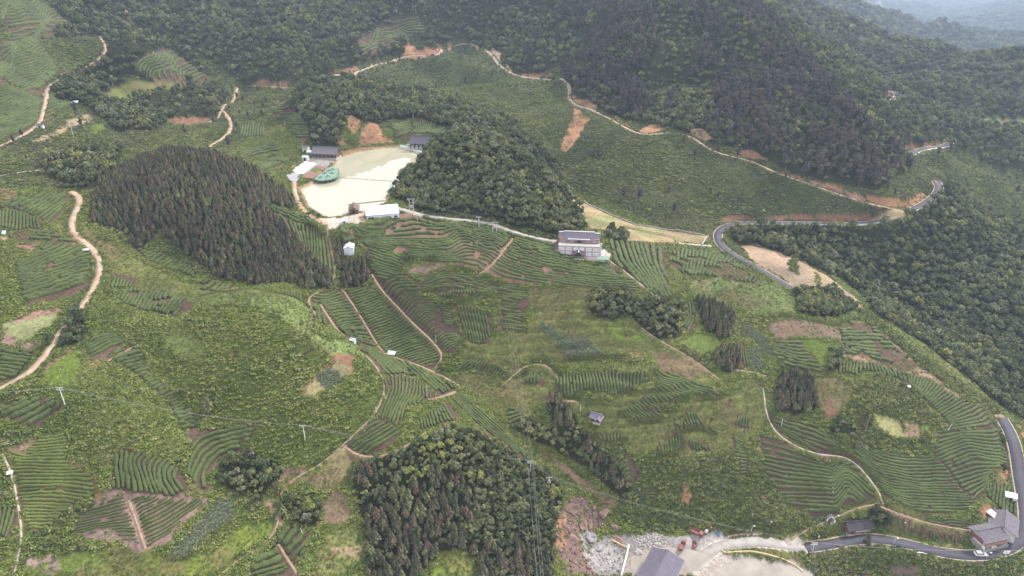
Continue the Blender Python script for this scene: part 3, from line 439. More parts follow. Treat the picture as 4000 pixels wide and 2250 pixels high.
# tea gardens: where, outline, rows traced at intervals, optional keyword settings
TEAF = [
 ('on the steep slope at the upper left corner', T(0,0,'-60,0 470,0 540,130 690,220 690,290 600,340 380,385 430,490 540,620 600,730 460,850 440,960 250,920 100,840 -60,770 -60,440 0,440 110,380 100,280 0,200 -60,200'), [T(0,0,'-60,45 250,10 500,-10'), T(0,0,'-60,295 300,230 720,215'), T(0,0,'-60,500 200,420 450,370'), T(0,0,'-60,720 250,620 560,560'), T(0,0,'0,850 350,790 620,710'), T(0,0,'200,960 450,870 520,850')], {}),
 ('left of the grassy track at the left edge', T(0,0,'-60,780 0,780 100,850 250,930 440,975 420,1150 370,1250 150,1390 -60,1460'), [T(0,0,'-60,880 100,850 200,830'), T(0,0,'-60,1230 150,1150 450,1010'), T(0,0,'-60,1470 150,1370 420,1230')], {}),
 ('right of the grassy track below the dark trees', T(0,0,'590,810 600,1000 740,1030 520,1150 490,1200 440,1220 480,1050 500,900'), [T(0,0,'490,880 610,810'), T(0,0,'470,1060 700,990'), T(0,0,'430,1240 740,1030')], {}),
 ('of curved terraces on the upper left slope', T(0,0,'1690,490 1750,520 2090,780 2060,840 1850,820 1690,830 1560,790 1370,730 1350,640 1420,560'), [T(0,0,'1760,520 1600,550 1450,590 1380,650 1360,740'), T(0,0,'1900,640 1700,700 1560,720 1530,780 1560,830'), T(0,0,'2090,790 1980,830 1920,850')], dict(sp=2.1, w=1.3)),
 ('high below the mountain wood above the winding track', T(1,0,'1050,370 1250,260 1500,190 1620,180 1680,260 1720,350 1500,400 1300,480 1100,600 1000,530 1040,450'), [T(1,0,'1050,360 1300,250 1640,180'), T(1,0,'1030,490 1300,400 1500,330 1730,330'), T(1,0,'1030,620 1250,510 1500,420 1730,400')], dict(sp=2.0, w=1.4)),
 ('behind the far pond house', T(1,0,'1350,1260 1545,1205 1570,1310 1590,1360 1420,1410'), [T(1,0,'1340,1260 1560,1205'), T(1,0,'1390,1420 1600,1360')], {}),
 ('behind the far pond house to the right', T(1,0,'1560,1190 1620,1170 1800,1250 1980,1300 1850,1370 1590,1340'), [T(1,0,'1555,1190 1590,1340'), T(1,0,'1770,1230 1720,1340'), T(1,0,'1980,1290 1870,1370')], {}),
 ('on the slope left of the pond hill', T(1,0,'180,1030 330,960 340,1080 450,1150 550,1320 520,1440 430,1400 330,1290 250,1110'), [T(1,0,'170,1050 350,970'), T(1,0,'260,1150 480,1160'), T(1,0,'320,1280 560,1290'), T(1,0,'400,1400 560,1430')], {}),
 ('in a narrow strip left of the pond hill', T(1,0,'130,1070 190,1060 320,1290 250,1250 150,1150'), [T(1,0,'130,1090 210,1070'), T(1,0,'240,1260 340,1270')], {}),
 ('in a small patch beside the forked track', D('603,318 640,312 668,325 668,345 610,345'), [D('600,345 605,316'), D('640,348 645,312'), D('670,346 668,322')], {}),
 ('on the first terrace left of the pond', D('595,388 640,370 706,358 705,378 610,402'), [D('592,386 708,358'), D('608,404 710,380')], {}),
 ('on the second terrace left of the pond', D('644,412 700,388 735,400 700,418 660,432'), [D('640,412 708,386'), D('658,434 738,402')], {}),
 ('between the conifer hill and the pond yard', T(1,1,'100,680 140,680 400,800 600,850 640,860 720,930 760,1080 770,1260 700,1290 520,1080 430,980 280,820'), [T(1,1,'100,670 270,830'), T(1,1,'330,760 440,1000'), T(1,1,'560,830 560,1110'), T(1,1,'640,850 660,1260'), T(1,1,'740,930 790,1290')], {}),
 ('in the strip beside the pond track', T(1,1,'150,590 400,720 620,800 640,850 600,840 400,790 110,670'), [T(1,1,'150,590 400,720 640,800'), T(1,1,'110,675 400,800 620,850')], {}),
 ('below the pale blue warehouse', D('846,570 906,564 956,559 994,534 1034,532 1089,552 1144,560 1244,570 1288,590 1408,622 1412,650 1488,674 1530,660 1625,724 1588,737 1460,724 1400,714 1330,714 1288,712 1230,690 1180,672 1155,665 1100,668 1015,640 895,612 862,604'),
   [D('849,569 906,567 959,562 999,537 1034,534 1089,554 1144,562 1244,572 1288,592 1408,624 1480,640 1530,655'), D('859,602 906,600 969,602 1069,602 1119,602 1151,580 1194,592 1244,602 1288,625 1408,655 1520,675 1560,690'), D('894,612 994,627 1069,632 1131,637 1164,615 1206,624 1256,644 1288,660 1400,690 1500,700 1590,705'), D('924,614 1014,650 1101,664 1156,662 1219,687 1288,712 1400,722 1480,732 1560,738 1640,745')], dict(gap=.10, soil=(0.17,0.105,0.075))),
 ('below the white hut among the conifers', D('918,618 1008,645 1012,685 1055,700 1065,730 954,724 935,680'), [D('910,616 1012,648'), D('925,652 1020,680'), D('930,675 1064,708'), D('938,700 1068,732')], {}),
 ('between the two straight soil paths', T(1,2,'870,0 1240,0 1640,430 1940,700 1740,830 1500,750 1280,640 1150,450 1000,200'), [T(1,2,'850,20 1230,-70'), T(1,2,'1050,320 1420,170'), T(1,2,'1220,600 1690,440'), T(1,2,'1400,710 1840,580'), T(1,2,'1720,835 1950,705')], {}),
 ('left of the straight soil path', T(1,2,'500,80 620,30 850,0 1060,300 1220,590 1100,600 1000,530 880,490 800,400 740,310 680,190 500,130'), [T(1,2,'490,90 870,0'), T(1,2,'680,230 1000,190'), T(1,2,'790,420 1140,430'), T(1,2,'880,510 1240,620')], {}),
 ('in the little corner inside the path bend', T(1,2,'600,170 680,220 740,330 740,390 660,390 590,330'), [T(1,2,'600,160 590,340'), T(1,2,'670,210 750,400')], {}),
 ('right of the straight soil path with red gaps', T(1,2,'1240,0 1400,-120 1560,-100 1680,0 1650,80 1980,200 1990,290 2060,450 2030,570 1960,680 1900,650 1640,430 1380,150'), [T(1,2,'1230,-10 1330,-110 1560,-90'), T(1,2,'1390,150 1500,50 1700,60'), T(1,2,'1510,290 1650,180 1780,170 2000,190'), T(1,2,'1640,430 1760,300 1870,320 2060,370'), T(1,2,'1780,550 1880,440 2070,460'), T(1,2,'1900,680 2000,620 2050,560')], dict(gap=.1)),
 ('on the arched terrace below the house slope', D('1070,695 1120,684 1170,690 1260,720 1225,740 1160,745 1110,735 1065,740 1060,712'), [D('1060,706 1120,686 1180,692 1272,722'), D('1062,742 1120,727 1160,745 1245,742')], {}),
 ('in the lens shaped plot below the arched terrace', D('1095,742 1130,730 1190,724 1200,735 1160,747 1100,752'), [D('1094,752 1098,732'), D('1200,742 1194,720')], {}),
 ('in the small plot of upright rows left of the wires', T(1,2,'2000,190 2160,180 2330,280 2400,380 2380,470 2330,560 2200,570 2110,510'), [T(1,2,'2000,190 2110,520'), T(1,2,'2160,175 2250,580'), T(1,2,'2340,270 2380,500')], {}),
 ('in the column under the power wires', D('1250,716 1328,722 1330,765 1318,800 1318,828 1300,842 1255,825 1258,770'), [D('1248,718 1334,722'), D('1252,832 1322,840')], dict(gap=.08)),
 ('in the lens shaped plot right of the gully', T(1,2,'1970,830 2180,715 2330,740 2500,820 2550,890 2500,910 2350,870 2150,830'), [T(1,2,'1960,835 2150,710'), T(1,2,'2250,850 2340,730'), T(1,2,'2500,915 2560,850')], {}),
 ('falling from the ridge trail into the gully', T(1,2,'1000,590 1250,640 1500,750 1700,830 1920,970 1950,1010 1900,1100 1700,970 1640,920 1500,880 1280,870 1180,740 1090,650'), [T(1,2,'1080,640 1290,880'), T(1,2,'1180,630 1500,890'), T(1,2,'1380,690 1720,980'), T(1,2,'1580,780 1920,1090'), T(1,2,'1750,840 1960,1010')], {}),
 ('of upright rows right of the ridge trail', T(1,2,'1280,880 1500,890 1640,930 1720,1000 1900,1090 1750,1130 1660,1180 1500,1170 1480,1300 1420,1400 1200,1300 1310,1080 1310,980'), [T(1,2,'1285,880 1320,1000 1280,1130 1200,1310'), T(1,2,'1480,890 1480,1050 1390,1230 1330,1370'), T(1,2,'1600,920 1580,1080 1490,1190 1440,1400'), T(1,2,'1700,990 1720,1100 1650,1190'), T(1,2,'1880,1080 1800,1120 1740,1140')], {}),
 ('of slanting rows at the foot of the ridge trail', D('944,1050 1000,1078 1011,1086 1005,1100 975,1125 940,1145 890,1165 863,1120 905,1085'), [D('862,1118 945,1050'), D('876,1140 990,1072'), D('890,1168 1014,1094')], {}),
 ('in the long strip right of the gully', D('1134,1000 1120,955 1159,991 1219,1036 1300,1110 1325,1140 1330,1150 1300,1150 1240,1102 1180,1052'), [D('1120,955 1165,992 1225,1040 1332,1138'), D('1134,1002 1190,1060 1260,1115 1322,1157')], {}),
 ('in the patch left of the long strip', T(1,2,'1640,1330 1900,1150 2010,1230 2050,1310 1990,1360 1800,1380 1700,1448 1640,1440'), [T(1,2,'1630,1340 1650,1450'), T(1,2,'1760,1240 1800,1390'), T(1,2,'1900,1140 2020,1340')], {}),
 ('of upright rows on the big wavy terrace', T(2,2,'455,850 600,870 900,830 1100,850 1390,850 1300,950 1180,1050 1040,1085 780,1040 530,1090 450,1050'), [T(2,2,'455,845 460,1095'), T(2,2,'900,825 960,1090'), T(2,2,'1390,845 1330,1090')], {}),
 ('of slanting rows on the fish shaped terrace', T(2,2,'1470,820 1650,860 1900,970 2110,1040 2100,1090 2050,1115 1850,1055 1700,1080 1560,1200 1480,1310 1380,1340 1180,1300 1070,1240 1250,1150 1420,1010 1460,900'), [T(2,2,'1475,815 1800,950 2130,1050'), T(2,2,'1440,960 1650,1080 1900,1210'), T(2,2,'1250,1140 1470,1340'), T(2,2,'1070,1225 1200,1330')], {}),
 ('in the tiny plot left of the wavy terrace', T(2,2,'90,960 150,890 240,860 320,930 320,1000 200,965'), [T(2,2,'90,970 170,870'), T(2,2,'310,1005 270,860')], {}),
 ('left of the gully wood', T(2,2,'-40,1225 90,1220 160,1310 -40,1400'), [T(2,2,'-60,1230 110,1215'), T(2,2,'-60,1420 160,1320')], {}),
 ('in the hook shaped plot below the fish shaped terrace', T(2,2,'1680,1320 1800,1220 1900,1330 2080,1448 1950,1448 1850,1400 1720,1448 1640,1440'), [T(2,2,'1660,1330 1630,1450'), T(2,2,'1800,1220 1900,1450'), T(2,2,'1820,1220 2110,1460')], {}),
 ('in the crescent below the hook shaped plot', T(2,3,'1620,0 1690,0 1740,100 1660,200 1530,250 1440,200 1410,150 1520,150 1620,40'), [T(2,3,'1400,150 1430,220'), T(2,3,'1540,100 1550,250'), T(2,3,'1700,10 1710,200')], {}),
 ('right of the wooden pavilion', T(2,3,'770,50 860,10 1100,20 1150,60 1000,125 870,90'), [T(2,3,'780,40 860,120'), T(2,3,'960,10 980,130'), T(2,3,'1140,10 1120,110')], {}),
 ('above the bushy slope over the yard', T(2,3,'1760,70 1870,80 2080,190 1900,200 1760,170'), [T(2,3,'1765,65 1765,175'), T(2,3,'2080,180 2080,230')], {}),
 ('in the leaf shaped plot left of the white path', T(2,2,'2200,1400 2310,1250 2370,1290 2420,1400 2330,1410'), [T(2,2,'2200,1410 2300,1250'), T(2,2,'2420,1420 2380,1290')], {}),
 ('in the narrow plot left of the white path', T(2,3,'2230,50 2320,60 2400,440 2300,450 2250,200'), [T(2,3,'2230,60 2330,110'), T(2,3,'2290,450 2410,440')], {}),
 ('on the short slope beside the gully conifers', T(2,3,'1070,290 1170,240 1320,420 1300,480 1150,510'), [T(2,3,'1070,320 1250,260'), T(2,3,'1150,525 1330,440')], dict(gap=.06)),
 ('on the little green terraces over the bushes', T(2,3,'1250,570 1450,560 1460,680 1270,660'), [T(2,3,'1250,570 1460,560'), T(2,3,'1250,670 1460,685')], {}),
 ('of upright rows right of the three storey house', T(2,1,'980,970 1150,990 1350,1010 1560,1060 1560,1200 1540,1448 1660,1540 1480,1570 1350,1448 1200,1340 1000,1180 1010,1050'), [T(2,1,'990,970 1050,1200 1370,1480'), T(2,1,'1150,985 1220,1200 1460,1540'), T(2,1,'1330,1005 1390,1200 1570,1570'), T(2,1,'1560,1055 1540,1250 1660,1560')], {}),
 ('on the weedy hump right of the house slope', T(2,1,'1600,1060 1870,1080 2200,1150 2530,1400 2400,1400 2000,1340 1700,1300 1560,1200'), [T(2,1,'1590,1060 1600,1260'), T(2,1,'1870,1075 1800,1340'), T(2,1,'2250,1150 2100,1380'), T(2,1,'2500,1350 2450,1420')], dict(gap=.25, weedy=True)),
 ('between the two dark tree clumps', T(2,2,'1740,140 1840,130 1830,300 1850,400 1800,450 1690,400 1760,300'), [T(2,2,'1745,135 1780,310 1690,410'), T(2,2,'1845,130 1850,300 1800,460')], {}),
 ('in the narrow plot beside the blue green maize', T(2,2,'2280,560 2330,560 2390,800 2280,810'), [T(2,2,'2275,565 2285,815'), T(2,2,'2345,565 2405,805')], {}),
 ('on the brown hump left of the bright green crop', T(3,2,'20,600 60,520 330,520 480,740 560,870 300,830 150,770 50,680'), [T(3,2,'40,530 350,505'), T(3,2,'0,640 300,730 560,760'), T(3,2,'150,800 550,880')], dict(gap=.2, weedy=True)),
 ('among weeds on the red slope under the crest', T(3,2,'700,370 900,340 1050,380 1250,560 1400,700 1520,790 1400,850 1100,750 760,650 740,520'), [T(3,2,'700,370 1000,350'), T(3,2,'740,560 1250,560'), T(3,2,'760,660 1100,745 1440,860')], dict(gap=.45, weedy=True, sp=1.4)),
 ('along the narrow ridge above the grey field', T(3,2,'720,760 900,740 1150,780 1400,860 1480,900 1600,900 1750,1010 1900,1100 2050,1160 2200,1270 2290,1400 2280,1448 1850,1448 1750,1300 1650,1200 1470,1040 1400,960 1300,920 1100,850 950,830 860,880 720,870'), [T(3,2,'725,755 725,880'), T(3,2,'900,735 880,890'), T(3,2,'1150,775 1230,920'), T(3,2,'1400,850 1420,970'), T(3,2,'1600,890 1510,1060'), T(3,2,'1900,1090 1660,1240'), T(3,2,'2080,1170 1760,1330'), T(3,2,'2290,1400 1850,1448')], {}),
 ('folded over the spur at the right', T(3,3,'1720,0 2280,-50 2340,60 2380,200 2450,330 2300,380 2250,450 2180,620 2080,740 2000,640 1900,520 1800,370 1700,290 1650,230'), [T(3,3,'1720,0 1930,-10 2290,-40'), T(3,3,'1650,170 1960,60 2340,90'), T(3,3,'1690,280 2000,150 2410,220'), T(3,3,'1780,370 2070,260 2450,320'), T(3,3,'1850,480 2130,400 2330,390'), T(3,3,'1950,600 2170,500 2270,440'), T(3,3,'2070,745 2180,600 2220,530')], {}),
 ('in the broad hollow right of the pale path', T(3,3,'830,140 1150,180 1620,230 1700,290 1800,370 1900,520 2000,640 2080,740 1850,830 1580,830 1400,770 1200,660 1080,540 980,400 900,280'), [T(3,3,'1000,170 1400,220 1650,225'), T(3,3,'820,150 1100,330 1400,390 1800,370'), T(3,3,'890,300 1150,450 1500,520 1900,510'), T(3,3,'1040,500 1300,600 1600,610 2010,640'), T(3,3,'1190,660 1400,720 1700,740 2090,735'), T(3,3,'1400,775 1580,830 1860,830')], {}),
 ('in the lens shaped plot above the road', T(3,3,'1560,880 1830,850 2100,920 2130,970 1950,990 1700,950'), [T(3,3,'1560,885 1830,850 2110,920'), T(3,3,'1640,930 1950,995 2140,980')], {}),
 ('of stubby rows along the road bank', T(3,3,'1300,920 1500,960 1800,1050 2070,1120 2060,1170 1900,1130 1500,1030 1310,980'), [T(3,3,'1305,915 1305,985'), T(3,3,'1800,1045 1795,1120'), T(3,3,'2075,1115 2065,1175')], {}),
 ('in the small wedge beside the trees by the road', T(3,3,'1210,770 1460,870 1440,900 1380,890 1230,830'), [T(3,3,'1210,765 1470,870'), T(3,3,'1220,835 1440,905')], {}),
 ('left of the white shed by the road', T(3,3,'2240,560 2390,500 2520,750 2530,880 2350,800 2200,650'), [T(3,3,'2240,530 2225,670'), T(3,3,'2390,500 2360,800'), T(3,3,'2520,700 2530,885')], {}),
 ('below the bend of the pale path', T(3,3,'-80,20 0,40 160,90 300,170 450,250 600,300 700,240 770,200 830,230 1100,640 990,720 870,740 800,760 680,840 620,840 450,890 200,740 0,440 -60,380'), [T(3,3,'-60,40 160,100 450,240 600,300 640,320 740,220 790,205 860,240'), T(3,3,'-60,240 160,280 600,370 640,400 760,290 860,290 1010,430'), T(3,3,'-60,400 160,460 620,500 650,520 770,390 860,440 1110,640'), T(3,3,'100,620 170,620 630,620 660,640 780,490 870,570 1010,720'), T(3,3,'170,720 640,760 680,780 800,600 880,640 970,730'), T(3,3,'420,890 640,845 800,700 880,745')], {}),
 ('above the bend of the pale path', T(3,3,'-30,-210 150,-130 480,-60 600,60 730,140 710,220 640,270 580,270 400,180 200,70 40,-20'), [T(3,3,'-20,-215 200,-120 480,-60 600,45 740,130'), T(3,3,'0,-100 200,-10 400,70 560,110 730,160'), T(3,3,'40,0 250,95 450,200 580,275 715,210')], {}),
 ('of sloping rows left of the dirt road bend', T(0,1,'100,580 200,520 690,500 700,540 640,620 620,720 500,830 420,750 200,680 60,640 -40,620'), [T(0,1,'-40,620 250,500'), T(0,1,'180,690 560,490'), T(0,1,'380,750 700,530'), T(0,1,'500,835 650,640')], dict(gap=.06)),
 ('of upright rows at the left edge below the bare red spot', T(0,1,'-40,690 150,660 290,720 400,760 420,850 200,860 -40,850'), [T(0,1,'-30,670 -40,860'), T(0,1,'150,650 130,870'), T(0,1,'400,750 430,860')], {}),
 ('among weeds beside the solar panel', T(0,1,'130,900 400,860 620,900 840,1020 700,1000 450,1000 150,960'), [T(0,1,'130,890 620,900'), T(0,1,'150,965 840,1020')], dict(gap=.3, weedy=True)),
 ('inside the long bend of the dirt road', T(0,1,'160,1200 330,1120 500,1010 700,1000 850,1050 900,1100 920,1250 880,1448 800,1500 550,1580 260,1610 220,1490'), [T(0,1,'150,1215 560,1000'), T(0,1,'170,1350 900,1070'), T(0,1,'210,1490 920,1250'), T(0,1,'260,1615 820,1450')], dict(gap=.05)),
 ('at the foot of the conifer hill', T(0,1,'1360,1070 1450,1060 1700,1130 1900,1220 2000,1330 1980,1370 1800,1290 1500,1190 1420,1130'), [T(0,1,'1360,1085 1450,1055'), T(0,1,'1490,1195 1640,1100'), T(0,1,'1740,1285 1880,1200'), T(0,1,'1960,1375 2020,1320')], {}),
 ('in the small patch below the conifer hill', T(0,1,'2010,1390 2150,1370 2400,1420 2300,1500 2050,1500'), [T(0,1,'2000,1430 2100,1370'), T(0,1,'2230,1500 2400,1420')], {}),
 ('in the strip behind the grassy hill', D('690,729 725,735 762,744 762,756 735,748 695,735'), [D('688,726 686,738'), D('765,742 762,760')], {}),
 ('of wavy brown rows behind the left hill', T(0,2,'1150,100 1300,0 1450,20 1650,50 1950,150 1900,250 1700,290 1500,240 1280,180'), [T(0,2,'1210,0 1130,120'), T(0,2,'1450,15 1340,210'), T(0,2,'1690,60 1560,270'), T(0,2,'1950,140 1760,300')], dict(gap=.12)),
 ('of brown rows right of the dirt road', T(0,1,'1130,1290 1390,1340 1330,1448 1100,1448'), [T(0,1,'1130,1280 1090,1450'), T(0,1,'1400,1340 1330,1450')], dict(gap=.1)),
 ('in the hollow right of the lone roadside tree', T(0,2,'880,580 920,500 1160,480 1240,560 1180,640 1070,720 920,720 870,640'), [T(0,2,'860,570 1000,490 1180,480'), T(0,2,'910,730 1050,660 1250,560')], {}),
 ('in the dark ribbon between the weedy slopes', T(0,2,'1080,720 1240,600 1400,560 1420,620 1430,760 1600,920 1700,1020 1850,1160 1950,1280 2040,1448 1840,1448 1780,1320 1700,1190 1600,1080 1450,960 1300,820 1150,740'), [T(0,2,'1070,720 1260,600 1420,560'), T(0,2,'1140,760 1440,690'), T(0,2,'1430,960 1610,880'), T(0,2,'1620,1120 1790,1040'), T(0,2,'1720,1260 1910,1190'), T(0,2,'1820,1448 2060,1420')], {}),
 ('of curving rows above the round grey trees', T(0,3,'1860,-10 2080,-20 2360,-80 2580,-60 2530,80 2440,120 2450,230 2250,250 2180,350 2120,420 2100,500 2170,580 2050,600 1920,520 1870,420 1900,250 1900,80'), [T(0,3,'2580,-70 2150,20 1980,90 1890,250 1860,430'), T(0,3,'2520,80 2200,160 2060,280 1960,460 1950,550'), T(0,3,'2450,200 2250,240 2130,380 2080,480 2180,600')], {}),
 ('of wavy upright rows at the lower left', T(0,3,'1140,220 1200,160 1350,200 1520,220 1680,290 1830,380 1870,470 1900,600 1800,655 1400,630 1170,580 1140,400'), [T(0,3,'1135,180 1125,350 1150,590'), T(0,3,'1280,180 1270,350 1310,640'), T(0,3,'1500,200 1380,310 1440,450 1500,650'), T(0,3,'1690,280 1600,380 1600,500 1700,665'), T(0,3,'1850,360 1790,450 1920,610')], {}),
 ('of bright level rows at the lower left', T(0,3,'350,90 480,20 650,10 700,110 700,200 640,250 900,420 960,530 950,630 750,740 600,860 430,1000 300,1010 230,850 200,720 160,600 170,440 90,250 110,200 250,240 300,150'), [T(0,3,'460,30 660,0'), T(0,3,'290,170 710,130'), T(0,3,'90,200 230,250 720,230'), T(0,3,'110,330 700,350'), T(0,3,'160,440 600,440 920,440'), T(0,3,'150,600 560,570 970,630'), T(0,3,'190,720 780,740'), T(0,3,'230,860 620,860'), T(0,3,'290,1000 440,1000')], dict(bright=True, soil=(0.16,0.105,0.06))),
 ('of sparse rows on pinkish soil left of the centre path', T(0,3,'1000,740 1220,620 1310,760 1360,900 1420,1010 1450,1170 1200,1080 1090,980 950,1000 900,1080 710,1030 770,900 830,820'), [T(0,3,'960,720 1240,620'), T(0,3,'790,880 1320,760'), T(0,3,'750,970 1370,850'), T(0,3,'700,1040 1000,960 1410,930'), T(0,3,'1090,1000 1430,1010'), T(0,3,'1190,1090 1440,1080'), T(0,3,'1300,1120 1460,1175')], dict(thin=True, soil=(0.21,0.14,0.115))),
 ('of sparse rows on pinkish soil right of the centre path', T(0,3,'1310,680 1450,650 2050,690 2060,740 1850,880 1700,1020 1650,1110 1480,1180 1420,1010 1330,760'), [T(0,3,'1300,700 1460,650'), T(0,3,'1330,810 1640,660'), T(0,3,'1360,910 1790,680'), T(0,3,'1400,1010 1650,900 1990,680'), T(0,3,'1440,1130 1750,960 2080,710'), T(0,3,'1470,1190 1670,1090')], dict(thin=True, soil=(0.21,0.14,0.115))),
 ('beside the stone steps at the left edge', T(0,3,'-60,780 100,740 200,790 150,900 90,1060 -60,1040'), [T(0,3,'-40,740 -60,1060'), T(0,3,'60,740 -10,1070'), T(0,3,'200,780 90,1070')], {}),
 ('of chevron rows at the bottom edge', T(1,3,'330,920 400,960 560,990 550,1060 430,1310 350,1330 480,1448 420,1500 -80,1500 -60,1330 0,1250 180,1130'), [T(1,3,'40,1190 230,1120 340,920'), T(1,3,'-20,1310 240,1200 420,970'), T(1,3,'-70,1400 280,1270 490,1010'), T(1,3,'-110,1470 330,1330 560,1040'), T(1,3,'-60,1540 400,1410 480,1250')], {}),
 ('below the dirt road at the left edge', T(0,2,'-60,580 0,590 120,620 330,630 350,690 250,790 180,890 60,950 -60,970'), [T(0,2,'-60,580 350,660'), T(0,2,'-60,750 270,790'), T(0,2,'-60,860 190,890'), T(0,2,'-60,940 90,965')], {}),
 ('of thick rows left of the power pole', T(0,2,'-60,1190 200,1110 450,1090 680,1190 560,1280 370,1400 150,1340 -60,1290'), [T(0,2,'-60,1200 200,1100'), T(0,2,'-20,1310 460,1085'), T(0,2,'170,1360 600,1140'), T(0,2,'360,1405 690,1190')], dict(w=1.0, sp=1.25)),
]

